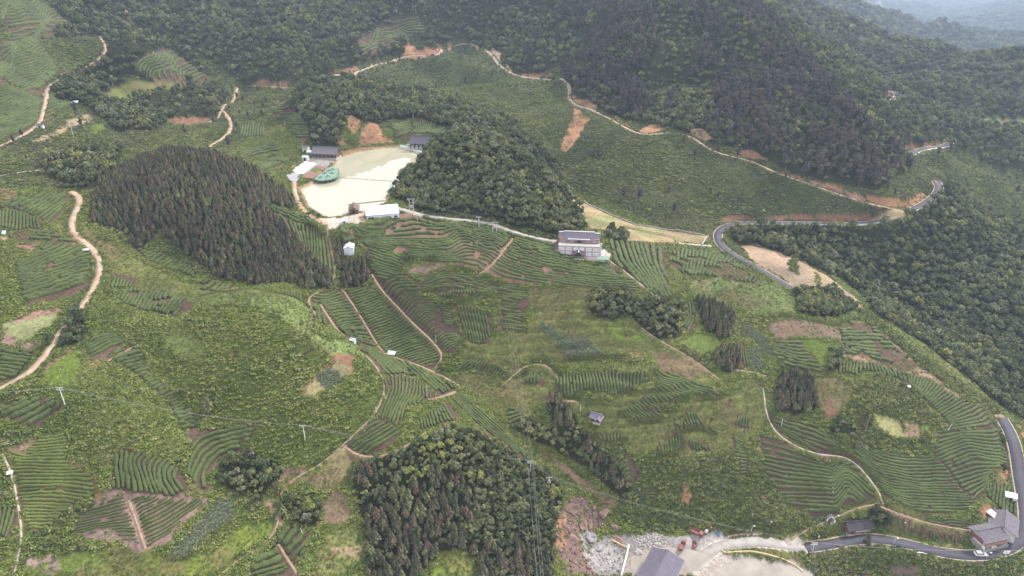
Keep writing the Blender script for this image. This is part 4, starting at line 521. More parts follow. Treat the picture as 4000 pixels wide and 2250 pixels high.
# roads and paths: kind, half width, traced line
ROADS = [
 ('asphalt', 'dark asphalt road winding past the houses at lower right', 2.2, D('2027,1378 2082,1371 2144,1356 2202,1348 2257,1361 2307,1376 2382,1396 2432,1403 2494,1397 2545,1381 2576,1350 2584,1300 2572,1240 2566,1210 2560,1160 2552,1115 2537,1080 2518,1050')),
 ('concrete', 'pale concrete road curving out of the yard', 2.1, D('1752,1430 1763,1393 1785,1378 1813,1368 1888,1358 1932,1362 1975,1371 2025,1378')),
 ('asphalt', 'dark asphalt road hairpin below the scrub slope', 2.1, D('2012,738 1985,722 1950,702 1900,672 1840,640 1818,625 1805,605 1803,588 1815,572 1840,562 1880,560 1932,562 1994,561 2062,562 2114,566 2182,563 2232,554 2270,546 2307,522 2332,507 2357,487 2363,472 2354,456')),
 ('asphalt', 'short stretch of dark road on the far right spur', 2.4, D('2262,383 2307,377 2357,370 2390,366 2396,359 2384,352')),
 ('asphalt', 'small far road bend among the trees', 2.6, D('2222,258 2257,246 2263,240 2252,234 2240,230')),
 ('track', 'pale track winding round the mountain bowl', 1.05, D('2282,532 2232,527 2182,512 2132,497 2082,480 2032,462 1982,447 1932,426 1898,406 1850,394 1808,388 1775,372 1763,360 1738,342 1713,334 1688,331 1663,334 1638,339 1613,339 1583,327 1553,310 1528,295 1500,282 1463,272 1438,260 1429,250 1433,225 1428,212 1418,204 1388,199 1338,197 1310,195 1288,187 1269,177 1244,147 1219,125 1201,114 1169,109 1141,110 1126,125 1109,139 1081,143 1044,140 1019,141 994,150 969,161 931,171 894,179 856,187 839,190')),
 ('track', 'short track with a bare bank behind the pond hill', 1.0, D('740,222 731,221 694,219 659,217 640,216')),
 ('track', 'forked dirt track left of the pond', 1.35, D('596,222 590,242 567,260 555,275 565,285 577,300 582,315 577,335 550,355 535,362 520,374')),
 ('track', 'side branch of the forked dirt track', 1.0, D('556,280 550,297 537,306 500,314 470,316')),
 ('track', 'grassy track between tea fields at the left', 1.15, D('150,200 125,212 115,225 117,245 110,270 105,292 98,312 82,325 50,345 12,362 -20,375')),
 ('track', 'reddish track climbing the upper left hill', 1.0, D('252,90 262,112 269,125 265,138 250,150 225,163 200,172 180,185 160,192')),
 ('track', 'red scar of a track at the top left', 1.1, D('305,10 310,20 328,40 325,50 317,65')),
 ('track', 'narrow track below the far left trees', 0.7, D('-20,446 0,442 50,433 100,427 150,424 195,420 245,408 270,398')),
 ('track', 'broad rutted dirt road at the left', 1.25, D('180,482 207,488 211,502 192,522 180,547 174,572 176,587 195,600 225,615 245,632 253,657 251,687 237,724 217,757 195,782 175,804 155,832 130,864 112,894 100,919 75,944 45,964 0,980 -25,988')),
 ('concrete', 'grey lane from the warehouse to the three storey house', 1.5, D('1002,524 1024,528 1060,540 1094,547 1131,551 1194,555 1244,561 1288,583 1325,596 1363,603 1408,608')),
 ('concrete', 'grey lane along the foot of the dry field', 1.2, D('1575,606 1620,608 1663,610 1710,613 1746,616 1785,618')),
 ('track', 'dirt lane along the left shore of the pond', 1.1, D('739,452 741,487 751,512 764,534 784,550 819,564')),
 ('path', 'red soil path beside the conifer hill', 0.42, D('822,570 828,590 832,622 839,662 848,690 850,704 844,716 815,728 794,734 766,744 762,756 784,769 793,779 789,799 779,814')),
 ('path', 'muddy path down the gully', 0.5, D('805,766 829,801 844,826 864,846 894,864 956,881 1019,909 1081,931 1119,946 1155,970')),
 ('path', 'soil trail along the left ridge', 0.34, D('921,896 939,911 959,939 974,971 969,999 949,1034 939,1056 906,1085 856,1118 836,1141 819,1171 794,1183 744,1196 699,1216 685,1231 691,1258 709,1293 715,1318 704,1341 681,1361 644,1379 610,1401 575,1431 550,1449')),
 ('path', 'straight soil path through the tea field', 0.33, D('859,726 889,766 909,801 931,836 949,869 961,884')),
 ('path', 'long straight soil path through the tea field', 0.38, D('935,690 953,726 989,761 1019,796 1054,831 1094,864 1119,886 1131,896 1119,909 1094,926')),
 ('steps', 'narrow concrete path down from the house', 0.35, D('1528,654 1563,677 1588,697 1625,724 1650,748 1658,752')),
 ('path', 'thin footpath past the dark tree clump', 0.3, D('1613,824 1650,851 1700,881 1750,909 1780,926 1793,944 1808,954')),
 ('path', 'thin footpath below the maize', 0.28, D('1853,931 1888,929 1913,936 1932,947')),
 ('steps', 'pale footpath bending through the right tea slope', 0.28, D('1920,976 1924,1011 1926,1049 1932,1083 1970,1103 2007,1126 2045,1143 2082,1157 2107,1143 2125,1133 2140,1141 2157,1163 2177,1191 2202,1221 2230,1251 2212,1258 2222,1268')),
 ('path', 'soil path round the grassy knob', 0.3, D('1275,960 1288,944 1308,924 1343,906 1376,909 1396,931 1402,950')),
 ('steps', 'stone steps down the left edge', 0.3, D('5,1141 32,1181 35,1211 35,1246 55,1281 45,1318 50,1341 75,1361 45,1391 35,1420 32,1455')),
 ('path', 'soil path under the wires', 0.5, D('1395,1010 1430,1005 1450,1010')),
 ('path', 'soil path across the house slope', 0.35, D('1205,690 1240,672 1262,640 1290,600')),
 ('path', 'soil path through the pinkish field', 0.35, D('325,1262 335,1290 347,1320 358,1350 365,1380')),
 ('path', 'soil path through the left slope rows', 0.4, D('270,908 300,885 350,865')),
 ('path', 'soil path between the bottom chevron rows', 0.35, D('700,1370 720,1410 745,1440')),
 ('path', 'red path under the gully fields', 0.4, D('864,1122 885,1150 905,1165 940,1158 980,1145 1030,1125 1062,1098 1073,1085')),
 ('path', 'muddy patch path at the strip head', 0.8, D('1078,1005 1110,1000 1130,990 1145,985')),
 ('path', 'footpath from the yard to the shrine', 0.35, D('1990,1356 2030,1325 2075,1315 2110,1305 2145,1272 2200,1270')),
 ('path', 'path below the lens shaped plot', 0.35, D('2215,1275 2290,1300 2340,1320 2440,1335')),
]
# ---------------------------------------------------------------- ground: heights, cover
WATER_Z = CAMZ - 108.5
POND = T(1,1,'850,150 1000,90 1200,55 1440,35 1650,80 1690,125 1640,175 1540,265 1480,345 1400,445 1320,505 1300,595 1180,650 1100,690 1000,690 950,700 860,735 750,750 700,740 600,680 540,640 500,560 460,480 440,462 520,425 580,395 640,372 780,330 800,230 815,180')
ROAD_Z = {2: [(0, -150.0), (2, -148.5), (5, -144.0), (7, -143.0)], 15: [(0, -140.0), (5, -142.5)]}

def plane_pts(pix, z):
    d = rays(pix); t = (z - CAMZ) / d[:, 2]
    return np.stack([d[:, 0] * t, d[:, 1] * t, np.full(len(d), z)], 1)

Zg = base_heights()
_far = np.clip(RR / 300.0, 1.0, 8.0)[:, None]
Zg += (fbm(GX, GY, 26.0, 3) - 0.5) * 3.8 + (fbm(GX, GY, 7.0, 9) - 0.5) * 0.9
Zg += sstep(430, 620, RR)[:, None] * (np.abs(fbm(GX, GY, 95.0, 13, 3) - 0.5) * 2 - .3) * 34.0
Zg += (sstep(395, 450, RR) * (1 - sstep(600, 760, RR)))[:, None] * (np.abs(fbm(GX, GY, 46.0, 17, 2) - .5) * 2 - .25) * 7.0
# stepped terraces on the worked middle slope
_tw = cast(D('1060,700 1250,700 1480,745 1700,860 1900,965 1910,1100 1700,1150 1520,1110 1380,1000 1150,940 1180,850'), Zg)
_tm = inside(GX.ravel(), GY.ravel(), _tw[:, :2]).reshape(GX.shape) * 1.0
for _k in range(10):
    _tm[1:-1] = .25 * _tm[:-2] + .5 * _tm[1:-1] + .25 * _tm[2:]; _tm[:, 1:-1] = .25 * _tm[:, :-2] + .5 * _tm[:, 1:-1] + .25 * _tm[:, 2:]
_ht = 2.6; _t = (Zg + (fbm(GX, GY, 40.0, 15) - .5) * 9) / _ht; _fr = _t - np.floor(_t)
Zg += _tm * (sstep(.55, 1.0, _fr) - _fr) * _ht * .8
Zg += sstep(800, 1300, RR)[:, None] * (fbm(GX, GY, 330.0, 21, 4) - 0.5) * 60.0 + sstep(1500, 2600, RR)[:, None] * (fbm(GX, GY, 700.0, 27, 3) - 0.5) * 130.0
POND_W = plane_pts(POND, WATER_Z)

def dist_poly(x, y, P):
    """distance of points to a polyline, chunked; returns (distance, arc position) with inf far away"""
    dist = np.full(x.shape, 1e9); pos = np.zeros(x.shape)
    step = 24
    for a in range(0, len(P) - 1, step):
        Q = P[a:a + step + 1]
        m = (x > Q[:, 0].min() - 14) & (x < Q[:, 0].max() + 14) & (y > Q[:, 1].min() - 14) & (y < Q[:, 1].max() + 14)
        ix = np.nonzero(m)
        if len(ix[0]) == 0:
            continue
        px = x[ix][:, None]; py = y[ix][:, None]
        ax, ay = Q[:-1, 0][None], Q[:-1, 1][None]; bx, by = np.diff(Q[:, 0])[None], np.diff(Q[:, 1])[None]
        t = np.clip(((px - ax) * bx + (py - ay) * by) / (bx * bx + by * by + 1e-9), 0, 1)
        dd = np.hypot(px - ax - t * bx, py - ay - t * by)
        k = dd.argmin(1); r = np.arange(len(k)); dv = dd[r, k]
        old = dist[ix]; better = dv < old
        dist[ix] = np.where(better, dv, old)
        pos[ix] = np.where(better, a + k + t[r, k], pos[ix])
    return dist, pos

# level places: outline, height or None, blend
FLATS = [
 (T(1,1,'280,300 480,140 540,60 820,90 840,130 780,330 640,400 450,470 380,390'), WATER_Z + 1.6, 5.0),
 (T(1,1,'640,760 860,745 1000,690 1120,640 1430,590 1500,660 1400,720 1250,770 1050,810 830,870 690,800'), WATER_Z + 0.9, 4.0),
 (T(1,1,'1440,10 1560,-20 1800,0 1820,80 1760,130 1680,100 1440,40'), WATER_Z + 1.5, 4.0),
 (D('1404,606 1512,610 1545,638 1530,655 1500,650 1410,648'), None, 5.0),
 (D('1560,1449 1580,1385 1640,1350 1760,1345 1830,1350 1880,1365 1990,1410 2060,1449'), None, 6.0),
 (D('1430,490 1520,540 1640,575 1770,595 1775,612 1690,608 1580,603 1500,580'), None, 3.0),
 (D('2445,1350 2475,1290 2520,1280 2572,1320 2565,1360 2540,1375 2460,1385'), None, 4.0), (D('2118,1350 2120,1310 2150,1290 2195,1320 2195,1345'), None, 3.0),
 (D('765,990 770,968 830,912 860,904 884,940 800,990'), None, 2.0), (D('2190,1038 2262,1058 2348,1072 2330,1095 2260,1105 2225,1085'), None, 3.0), (D('60,360 150,322 215,286 240,297 160,335'), None, 3.0),
]
def flatten(W, z, blend):
    closed = np.vstack([W, W[:1]])[:, :2]
    m = inside(GX.ravel(), GY.ravel(), W[:, :2]).reshape(GX.shape)
    dist, _ = dist_poly(GX, GY, resample(closed, 2.0))
    w = np.where(m, 1.0, 1 - sstep(0.5, blend, dist))
    return w
for pix, z, blend in FLATS:
    W = cast(pix, Zg) if z is None else plane_pts(pix, z)
    zz = float(np.mean(W[:, 2])) if z is None else z
    if z is None:
        # tilted plane fitted to the outline keeps the natural fall of the plot
        A = np.column_stack([W[:, :2], np.ones(len(W))]); cf = np.linalg.lstsq(A, W[:, 2], rcond=None)[0]
        zt = GX * cf[0] + GY * cf[1] + cf[2]
        zt = zz + np.clip(zt - zz, -6, 6)
    else:
        zt = zz
    w = flatten(W, zz, blend)
    Zg = Zg * (1 - w) + zt * w
# road centre lines on the ground
ROADLINES = []
for ri, (kind, label, hw, line) in enumerate(ROADS):
    P = cast(line, Zg)
    if ri in ROAD_Z:
        zs = ROAD_Z[ri]
        for k in range(zs[0][0], zs[-1][0] + 1):
            P[k] = plane_pts([line[k]], CAMZ + np.interp(k, [q[0] for q in zs], [q[1] for q in zs]))[0]
    P2 = smooth(resample(P[:, :2], 4.0), 3)
    P2 = resample(P2, 1.3)
    if ri in ROAD_Z:
        z = resample_n(P, 200)[:, 2]; z = np.interp(np.linspace(0, 1, len(P2)), np.linspace(0, 1, 200), z)
        zt = sample(Zg, P2[:, 0], P2[:, 1]); dz = np.abs(zt - z)
        z = np.where(np.linspace(0, 1, len(P2)) > (0.5 if ri == 2 else 2), zt, z)
    else:
        z = sample(Zg, P2[:, 0], P2[:, 1])
    z = smooth(z[:, None], 60 if kind in ('asphalt', 'concrete', 'track') else 12)[:, 0]
    ROADLINES.append(np.column_stack([P2, z]))

# ground follows the roads
for (kind, label, hw, line), P in zip(ROADS, ROADLINES):
    dist, pos = dist_poly(GX, GY, P)
    m = dist < hw + 9
    zr = np.interp(pos[m], np.arange(len(P)), P[:, 2])
    bl = {'asphalt': 5.5, 'concrete': 4.5, 'track': 4.0}.get(kind, 1.5)
    w = 1 - sstep(hw + 0.7, hw + 0.7 + bl, dist[m])
    Zg[m] = Zg[m] * (1 - w) + (zr - 0.12) * w

# pond basin: shore a little above the water, bed below it
_m = inside(GX.ravel(), GY.ravel(), POND_W[:, :2]).reshape(GX.shape)
_d, _ = dist_poly(GX, GY, resample(np.vstack([POND_W, POND_W[:1]])[:, :2], 2.0))
_w = 1 - sstep(1.0, 10.0, _d)
Zg = np.where(_m, WATER_Z - np.clip(_d * 0.9, 0.0, 3.0) - 0.05, np.where(_d < 10, np.maximum(Zg * (1 - _w) + (WATER_Z + 0.9) * _w, WATER_Z + np.clip(_d * .8, 0.0, 0.9)), Zg))

def gz(x, y):
    return sample(Zg, x, y)

# cover by projecting every ground point into the survey picture and testing the traced outlines at the right distance
VP, VD = project(np.stack([GX.ravel(), GY.ravel(), Zg.ravel()], 1))
_jx = (fbm(GX, GY, 3.0, 31).ravel() - 0.5) * 2.6; _jy = (fbm(GX, GY, 3.0, 47).ravel() - 0.5) * 2.6
_R = np.repeat(RR, NTH)
_k = FPX / np.maximum(VD, 1)
VJ = VP + np.stack([_jx * _k, _jy * _k * 0.6], 1)
_vis = (VP[:, 0] > -500) & (VP[:, 0] < 3100) & (VP[:, 1] > -400) & (VP[:, 1] < 1800)
CLS = np.full(NR * NTH, WEED, np.int16); COLR = np.tile(np.array(C_WEED), (NR * NTH, 1)); FID = np.full(NR * NTH, -1, np.int16)
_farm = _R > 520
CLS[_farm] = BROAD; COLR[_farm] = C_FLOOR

def poly_range(pix):
    """distance range of the ground seen inside a traced outline"""
    P = np.asarray(pix, float)
    lo = P.min(0); hi = P.max(0)
    lo = np.maximum(lo, (-80, -60)); hi = np.minimum(hi, (2656, 1510))
    gx, gy = np.meshgrid(np.linspace(lo[0], hi[0], 12), np.linspace(lo[1], hi[1], 12))
    q = np.stack([gx.ravel(), gy.ravel()], 1)
    q = q[inside(q[:, 0], q[:, 1], P)]
    if len(q) < 3:
        q = np.vstack([q, P.mean(0)[None]])
    W = cast(q, Zg); r = np.sort(np.hypot(W[:, 0], W[:, 1]))
    a, b = np.percentile(r, [4, 96])
    return a * 0.955 - 2, b * 1.045 + 2

def paint(pix, cls, col, fid=None, jitter=True):
    P = np.asarray(pix, float)
    a, b = poly_range(pix)
    if b > 1000: b = 9000
    V = VJ if jitter else VP
    m = inside(V[:, 0], V[:, 1], P) & (_R >= a) & (_R <= b)
    CLS[m] = cls; COLR[m] = col
    if fid is not None:
        FID[m] = fid
    else:
        FID[m] = -1
    return a, b

for cls, col, pix in COVER:
    paint(pix, cls, col)
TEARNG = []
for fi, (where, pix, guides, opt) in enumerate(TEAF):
    TEARNG.append(paint(pix, WEEDTEA if opt.get('weedy') else TEA, opt.get('soil', C_SHADED_TEASOIL), fi))
for (kind, label, hw, line), P in zip(ROADS, ROADLINES):
    dist, pos = dist_poly(GX, GY, P)
    m = (dist < hw + (0.7 if kind in ('asphalt', 'concrete') else 0.35)).ravel()
    CLS[m] = BARE; FID[m] = -1
    m2 = (dist < hw + (0.5 if kind in ('asphalt', 'concrete') else 0.1)).ravel()
    COLR[m2] = C_TRACK if kind == 'track' else (C_SOIL if kind in ('path', 'steps') else (C_CONC if kind == 'concrete' else C_BEIGE))
_pm = inside(GX.ravel(), GY.ravel(), POND_W[:, :2]); CLS[_pm] = BARE; COLR[_pm] = (0.36, 0.31, 0.14); FID[_pm] = -1
_pd = (_d < 1.6).ravel() & ~_pm; CLS[_pd] = BARE; COLR[_pd] = C_SOIL

def cls_at(x, y):
    fi, fj = grid_index(x, y)
    return CLS.reshape(NR, NTH)[np.round(fi).astype(int), np.round(fj).astype(int)]

def fid_at(x, y):
    fi, fj = grid_index(x, y)
    return FID.reshape(NR, NTH)[np.round(fi).astype(int), np.round(fj).astype(int)]

# ---------------------------------------------------------------- object and material helpers
def tag(o, label=None, cat=None, group=None, kind=None):
    if label: o['label'] = label
    if cat: o['category'] = cat
    if group: o['group'] = group
    if kind: o['kind'] = kind
    return o

def link(name, data, parent=None):
    o = bpy.data.objects.new(name, data)
    COLL.objects.link(o)
    if parent is not None:
        o.parent = parent
    return o

def mesh_np(name, V, F, mat=None, smooth_=False, attr=None):
    """mesh from numpy arrays; F is (n,4) or (n,3)"""
    me = bpy.data.meshes.new(name)
    V = np.ascontiguousarray(V, np.float32); F = np.ascontiguousarray(F, np.int32)
    n, k = F.shape
    me.vertices.add(len(V)); me.vertices.foreach_set('co', V.ravel())
    me.loops.add(n * k); me.loops.foreach_set('vertex_index', F.ravel())
    me.polygons.add(n); me.polygons.foreach_set('loop_start', np.arange(0, n * k, k, dtype=np.int32))
    if smooth_:
        me.polygons.foreach_set('use_smooth', np.ones(n, bool))
    for nm, dom, typ, arr in (attr or []):
        at = me.attributes.new(nm, typ, dom)
        at.data.foreach_set('color' if typ == 'FLOAT_COLOR' else ('vector' if typ == 'FLOAT_VECTOR' else 'value'), np.ascontiguousarray(arr).ravel())
    me.update(); me.validate()
    for mm in ([mat] if mat is not None and not isinstance(mat, (list, tuple)) else (mat or [])):
        me.materials.append(mm)
    return me

def new_mat(name, rough=0.8, spec=0.3):
    m = bpy.data.materials.new(name); m.use_nodes = True
    b = m.node_tree.nodes['Principled BSDF']
    b.inputs['Roughness'].default_value = rough; b.inputs['Specular IOR Level'].default_value = spec
    return m, m.node_tree.nodes, m.node_tree.links, b

def N(nodes, typ, **kw):
    n = nodes.new(typ)
    for k, v in kw.items():
        if k in n.inputs: n.inputs[k].default_value = v
        else: setattr(n, k, v)
    return n

MATS = {}
def plain(name, col, rough=0.75, spec=0.3, var=0.25, scale=0.6, bump=0.0, metal=0.0, detail=5.0):
    """surface with one real colour, broken up by weathering noise"""
    if name in MATS: return MATS[name]
    m, n, l, b = new_mat(name, rough, spec)
    b.inputs['Metallic'].default_value = metal
    tc = N(n, 'ShaderNodeTexCoord'); no = N(n, 'ShaderNodeTexNoise', Scale=scale, Detail=detail); no.inputs['Roughness'].default_value = 0.65
    l.new(tc.outputs['Object'], no.inputs['Vector'])
    mr = N(n, 'ShaderNodeMapRange'); mr.inputs['From Min'].default_value = 0.3; mr.inputs['From Max'].default_value = 0.7
    mr.inputs['To Min'].default_value = 1 - var; mr.inputs['To Max'].default_value = 1 + var
    mx = N(n, 'ShaderNodeMix', data_type='RGBA', blend_type='MULTIPLY'); mx.inputs['Factor'].default_value = 1
    mx.inputs['A'].default_value = (*col, 1)
    l.new(no.outputs['Fac'], mr.inputs['Value']); l.new(mr.outputs['Result'], mx.inputs['B']); l.new(mx.outputs['Result'], b.inputs['Base Color'])
    if bump:
        bp = N(n, 'ShaderNodeBump', Strength=bump, Distance=0.1); l.new(no.outputs['Fac'], bp.inputs['Height']); l.new(bp.outputs['Normal'], b.inputs['Normal'])
    MATS[name] = m
    return m

def ground_mat():
    m, n, l, b = new_mat('ground', 0.95, 0.1)
    at = N(n, 'ShaderNodeAttribute', attribute_name='cover'); geo = N(n, 'ShaderNodeNewGeometry')
    a = N(n, 'ShaderNodeTexNoise', Scale=0.9, Detail=6.0); a.inputs['Roughness'].default_value = 0.7
    c = N(n, 'ShaderNodeTexNoise', Scale=0.06, Detail=4.0)
    l.new(geo.outputs['Position'], a.inputs['Vector']); l.new(geo.outputs['Position'], c.inputs['Vector'])
    r1 = N(n, 'ShaderNodeMapRange'); r1.inputs['From Min'].default_value = .3; r1.inputs['From Max'].default_value = .7; r1.inputs['To Min'].default_value = .55; r1.inputs['To Max'].default_value = 1.4
    r2 = N(n, 'ShaderNodeMapRange'); r2.inputs['From Min'].default_value = .3; r2.inputs['From Max'].default_value = .7; r2.inputs['To Min'].default_value = .75; r2.inputs['To Max'].default_value = 1.25
    l.new(a.outputs['Fac'], r1.inputs['Value']); l.new(c.outputs['Fac'], r2.inputs['Value'])
    mu = N(n, 'ShaderNodeMath', operation='MULTIPLY'); l.new(r1.outputs['Result'], mu.inputs[0]); l.new(r2.outputs['Result'], mu.inputs[1])
    mx = N(n, 'ShaderNodeMix', data_type='RGBA', blend_type='MULTIPLY'); mx.inputs['Factor'].default_value = 1
    l.new(at.outputs['Color'], mx.inputs['A']); l.new(mu.outputs['Value'], mx.inputs['B']); l.new(mx.outputs['Result'], b.inputs['Base Color'])
    bp = N(n, 'ShaderNodeBump', Strength=0.8, Distance=0.35); l.new(a.outputs['Fac'], bp.inputs['Height']); l.new(bp.outputs['Normal'], b.inputs['Normal'])
    return m

# the ground sheet, plus a skirt under and behind the camera
_V = np.stack([GX.ravel(), GY.ravel(), Zg.ravel()], 1)
_ii = np.arange(NR * NTH).reshape(NR, NTH)
_F = np.stack([_ii[:-1, :-1].ravel(), _ii[:-1, 1:].ravel(), _ii[1:, 1:].ravel(), _ii[1:, :-1].ravel()], 1)
_cc = COLR.copy()
_cc *= (0.80 + 0.4 * fbm(GX, GY, 9.0, 77).ravel())[:, None]
_gm = (np.isin(CLS, (GRASS, WEED, WEEDTEA)) * sstep(.50, .72, fbm(GX, GY, 12.0, 83).ravel()) * .55)[:, None]
_cc = _cc * (1 - _gm) + np.array((0.155, 0.105, 0.062)) * _gm
_C = np.column_stack([_cc, np.ones(len(_cc))])
_me = mesh_np('ground', _V, _F[:, ::-1], ground_mat(), True, [('cover', 'POINT', 'FLOAT_COLOR', _C.astype(np.float32))])
ground = tag(link('ground', _me), 'hilly ground of tea terraces, weeds and red soil', None, None, 'structure')

# ---------------------------------------------------------------- roads and paths
def strip(P, off, half, dz):
    t = np.gradient(P[:, :2], axis=0); t /= np.linalg.norm(t, axis=1)[:, None] + 1e-9
    nrm = np.stack([-t[:, 1], t[:, 0]], 1)
    return nrm
def road_mesh(P, lo, hi, z0, z1, name, mat, wob=0.0):
    """ribbon between offsets lo..hi; a solid kerb when z1 > z0 + .05"""
    nrm = strip(P, 0, 0, 0); n = len(P)
    w0 = np.full(n, lo); w1 = np.full(n, hi)
    if wob:
        s = np.arange(n) * 1.3
        w0 = w0 + (vnoise(s, s * 0, 4.0, 5) - .5) * wob; w1 = w1 + (vnoise(s, s * 0, 4.0, 8) - .5) * wob
    A = np.column_stack([P[:, :2] + nrm * w0[:, None], P[:, 2] + z1]); B = np.column_stack([P[:, :2] + nrm * w1[:, None], P[:, 2] + z1])
    A0 = A.copy(); A0[:, 2] = P[:, 2] + z0; B0 = B.copy(); B0[:, 2] = P[:, 2] + z0
    V = np.vstack([A0, A, B, B0]); k = np.arange(n - 1)
    F = [np.stack([k + q * n, k + 1 + q * n, k + 1 + (q + 1) * n, k + (q + 1) * n], 1) for q in range(3)]
    F = np.vstack(F)
    return mesh_np(name, V, F[:, ::-1], mat)

def track_mat():
    m, n, l, b = new_mat('rutted dirt', 0.95, 0.1)
    geo = N(n, 'ShaderNodeNewGeometry'); at = N(n, 'ShaderNodeAttribute', attribute_name='across')
    a = N(n, 'ShaderNodeTexNoise', Scale=0.35, Detail=6.0); l.new(geo.outputs['Position'], a.inputs['Vector'])
    rp = N(n, 'ShaderNodeValToRGB'); rp.color_ramp.elements[0].position = .3; rp.color_ramp.elements[0].color = (.30, .205, .135, 1); rp.color_ramp.elements[1].position = .7; rp.color_ramp.elements[1].color = (.46, .36, .27, 1)
    l.new(a.outputs['Fac'], rp.inputs['Fac']); l.new(rp.outputs['Color'], b.inputs['Base Color'])
    bp = N(n, 'ShaderNodeBump', Strength=.6, Distance=.2); l.new(a.outputs['Fac'], bp.inputs['Height']); l.new(bp.outputs['Normal'], b.inputs['Normal'])
    return m
M_ROAD = {'asphalt': plain('dark asphalt', (0.075, 0.07, 0.088), .8, .3, .18, .25), 'concrete': plain('road concrete', (0.36, 0.33, 0.31), .9, .2, .2, .3), 'track': track_mat(),
          'path': plain('trodden red soil', (0.285, 0.205, 0.145), .95, .1, .3, .8), 'steps': plain('path concrete', (0.40, 0.335, 0.275), .9, .2, .3, .8)}
M_KERB = plain('kerb concrete', (0.38, 0.32, 0.25), .9, .2, .2, 1.0); M_WHITE = plain('white painted concrete', (0.58, 0.57, 0.56), .7, .3, .1, .7)
for ri, ((kind, label, hw, line), P) in enumerate(zip(ROADS, ROADLINES)):
    nm = {'asphalt': 'road', 'concrete': 'lane', 'track': 'dirt_track', 'path': 'footpath', 'steps': 'footpath'}[kind]
    big = kind in ('asphalt', 'concrete', 'track')
    o = link(nm, road_mesh(P, -hw, hw, -0.3, 0.02 if big else 0.05, nm, M_ROAD[kind], 0.0 if kind in ('asphalt', 'concrete') else hw * 0.35))
    tag(o, label, None, None, 'structure')
    if kind == 'asphalt':
        for sgn in (-1, 1):
            lo, hi = (hw + 0.02, hw + 0.5) if sgn > 0 else (-hw - 0.5, -hw - 0.02)
            k = link('kerb', road_mesh(P, lo, hi, -0.3, 0.12, 'kerb', M_KERB), o)
    if ri in (2, 3, 4):
        sgn = -1 if ri in (2, 3) else 1
        lo, hi = (hw + 0.55, hw + 0.78) if sgn > 0 else (-hw - 0.78, -hw - 0.55)
        g = link('guard_wall', road_mesh(P[int(len(P) * .3):], lo, hi, -0.4, 0.55, 'guard_wall', M_WHITE), o)
    if ri == 5:
        Q = P[int(len(P) * .28):]
        link('edge_wall', road_mesh(Q, -hw - 0.55, -hw - 0.05, -0.5, 0.45, 'edge_wall', plain('pale edge concrete', (0.50, 0.46, 0.41), .9, .2, .25, .5)), o)

# ---------------------------------------------------------------- pond water
def water_mat(name, deep, rough=0.02):
    m, n, l, b = new_mat(name, rough, 0.5)
    b.inputs['IOR'].default_value = 1.6
    geo = N(n, 'ShaderNodeNewGeometry'); a = N(n, 'ShaderNodeTexNoise', Scale=0.02, Detail=3.0); l.new(geo.outputs['Position'], a.inputs['Vector'])
    rp = N(n, 'ShaderNodeValToRGB'); rp.color_ramp.elements[0].position = .3; rp.color_ramp.elements[0].color = (*[q * .92 for q in deep], 1); rp.color_ramp.elements[1].position = .7; rp.color_ramp.elements[1].color = (*[q * 1.08 for q in deep], 1)
    l.new(a.outputs['Fac'], rp.inputs['Fac']); l.new(rp.outputs['Color'], b.inputs['Base Color'])
    w = N(n, 'ShaderNodeTexNoise', Scale=0.8, Detail=2.0); l.new(geo.outputs['Position'], w.inputs['Vector'])
    bp = N(n, 'ShaderNodeBump', Strength=.05, Distance=.06); l.new(w.outputs['Fac'], bp.inputs['Height']); l.new(bp.outputs['Normal'], b.inputs['Normal'])
    return m
bm = bmesh.new()
f = bm.faces.new([bm.verts.new((p[0], p[1], WATER_Z)) for p in POND_W]); f.normal_update()
if f.normal.z < 0: f.normal_flip()
bmesh.ops.triangulate(bm, faces=[f]); me = bpy.data.meshes.new('pond_water'); bm.to_mesh(me); bm.free()
me.materials.append(water_mat('milky pond water', (0.39, 0.37, 0.275)))
tag(link('pond_water', me), 'milky yellow green pond water', None, None, 'structure')

# ---------------------------------------------------------------- tea hedges
def hedge_mat(name, c0, c1, c2):
    m, n, l, b = new_mat(name, 0.75, 0.25)
    geo = N(n, 'ShaderNodeNewGeometry'); oi = N(n, 'ShaderNodeObjectInfo')
    a = N(n, 'ShaderNodeTexNoise', Scale=3.5, Detail=4.0); a.inputs['Roughness'].default_value = .75; l.new(geo.outputs['Position'], a.inputs['Vector'])
    c = N(n, 'ShaderNodeTexNoise', Scale=0.10, Detail=3.0); l.new(geo.outputs['Position'], c.inputs['Vector'])
    rp = N(n, 'ShaderNodeValToRGB'); e = rp.color_ramp.elements; e[0].position = .32; e[0].color = (*c0, 1); e[1].position = .70; e[1].color = (*c2, 1); q = e.new(.5); q.color = (*c1, 1)
    l.new(a.outputs['Fac'], rp.inputs['Fac'])
    mr = N(n, 'ShaderNodeMapRange'); mr.inputs['From Min'].default_value = .3; mr.inputs['From Max'].default_value = .7; mr.inputs['To Min'].default_value = .72; mr.inputs['To Max'].default_value = 1.28
    l.new(c.outputs['Fac'], mr.inputs['Value'])
    mx = N(n, 'ShaderNodeMix', data_type='RGBA', blend_type='MULTIPLY'); mx.inputs['Factor'].default_value = 1
    l.new(rp.outputs['Color'], mx.inputs['A']); l.new(mr.outputs['Result'], mx.inputs['B']); l.new(mx.outputs['Result'], b.inputs['Base Color'])
    bp = N(n, 'ShaderNodeBump', Strength=1.0, Distance=.2); l.new(a.outputs['Fac'], bp.inputs['Height']); l.new(bp.outputs['Normal'], b.inputs['Normal'])
    return m
M_TEA = hedge_mat('tea leaves', (0.032, 0.046, 0.015), (0.070, 0.092, 0.028), (0.122, 0.144, 0.045))
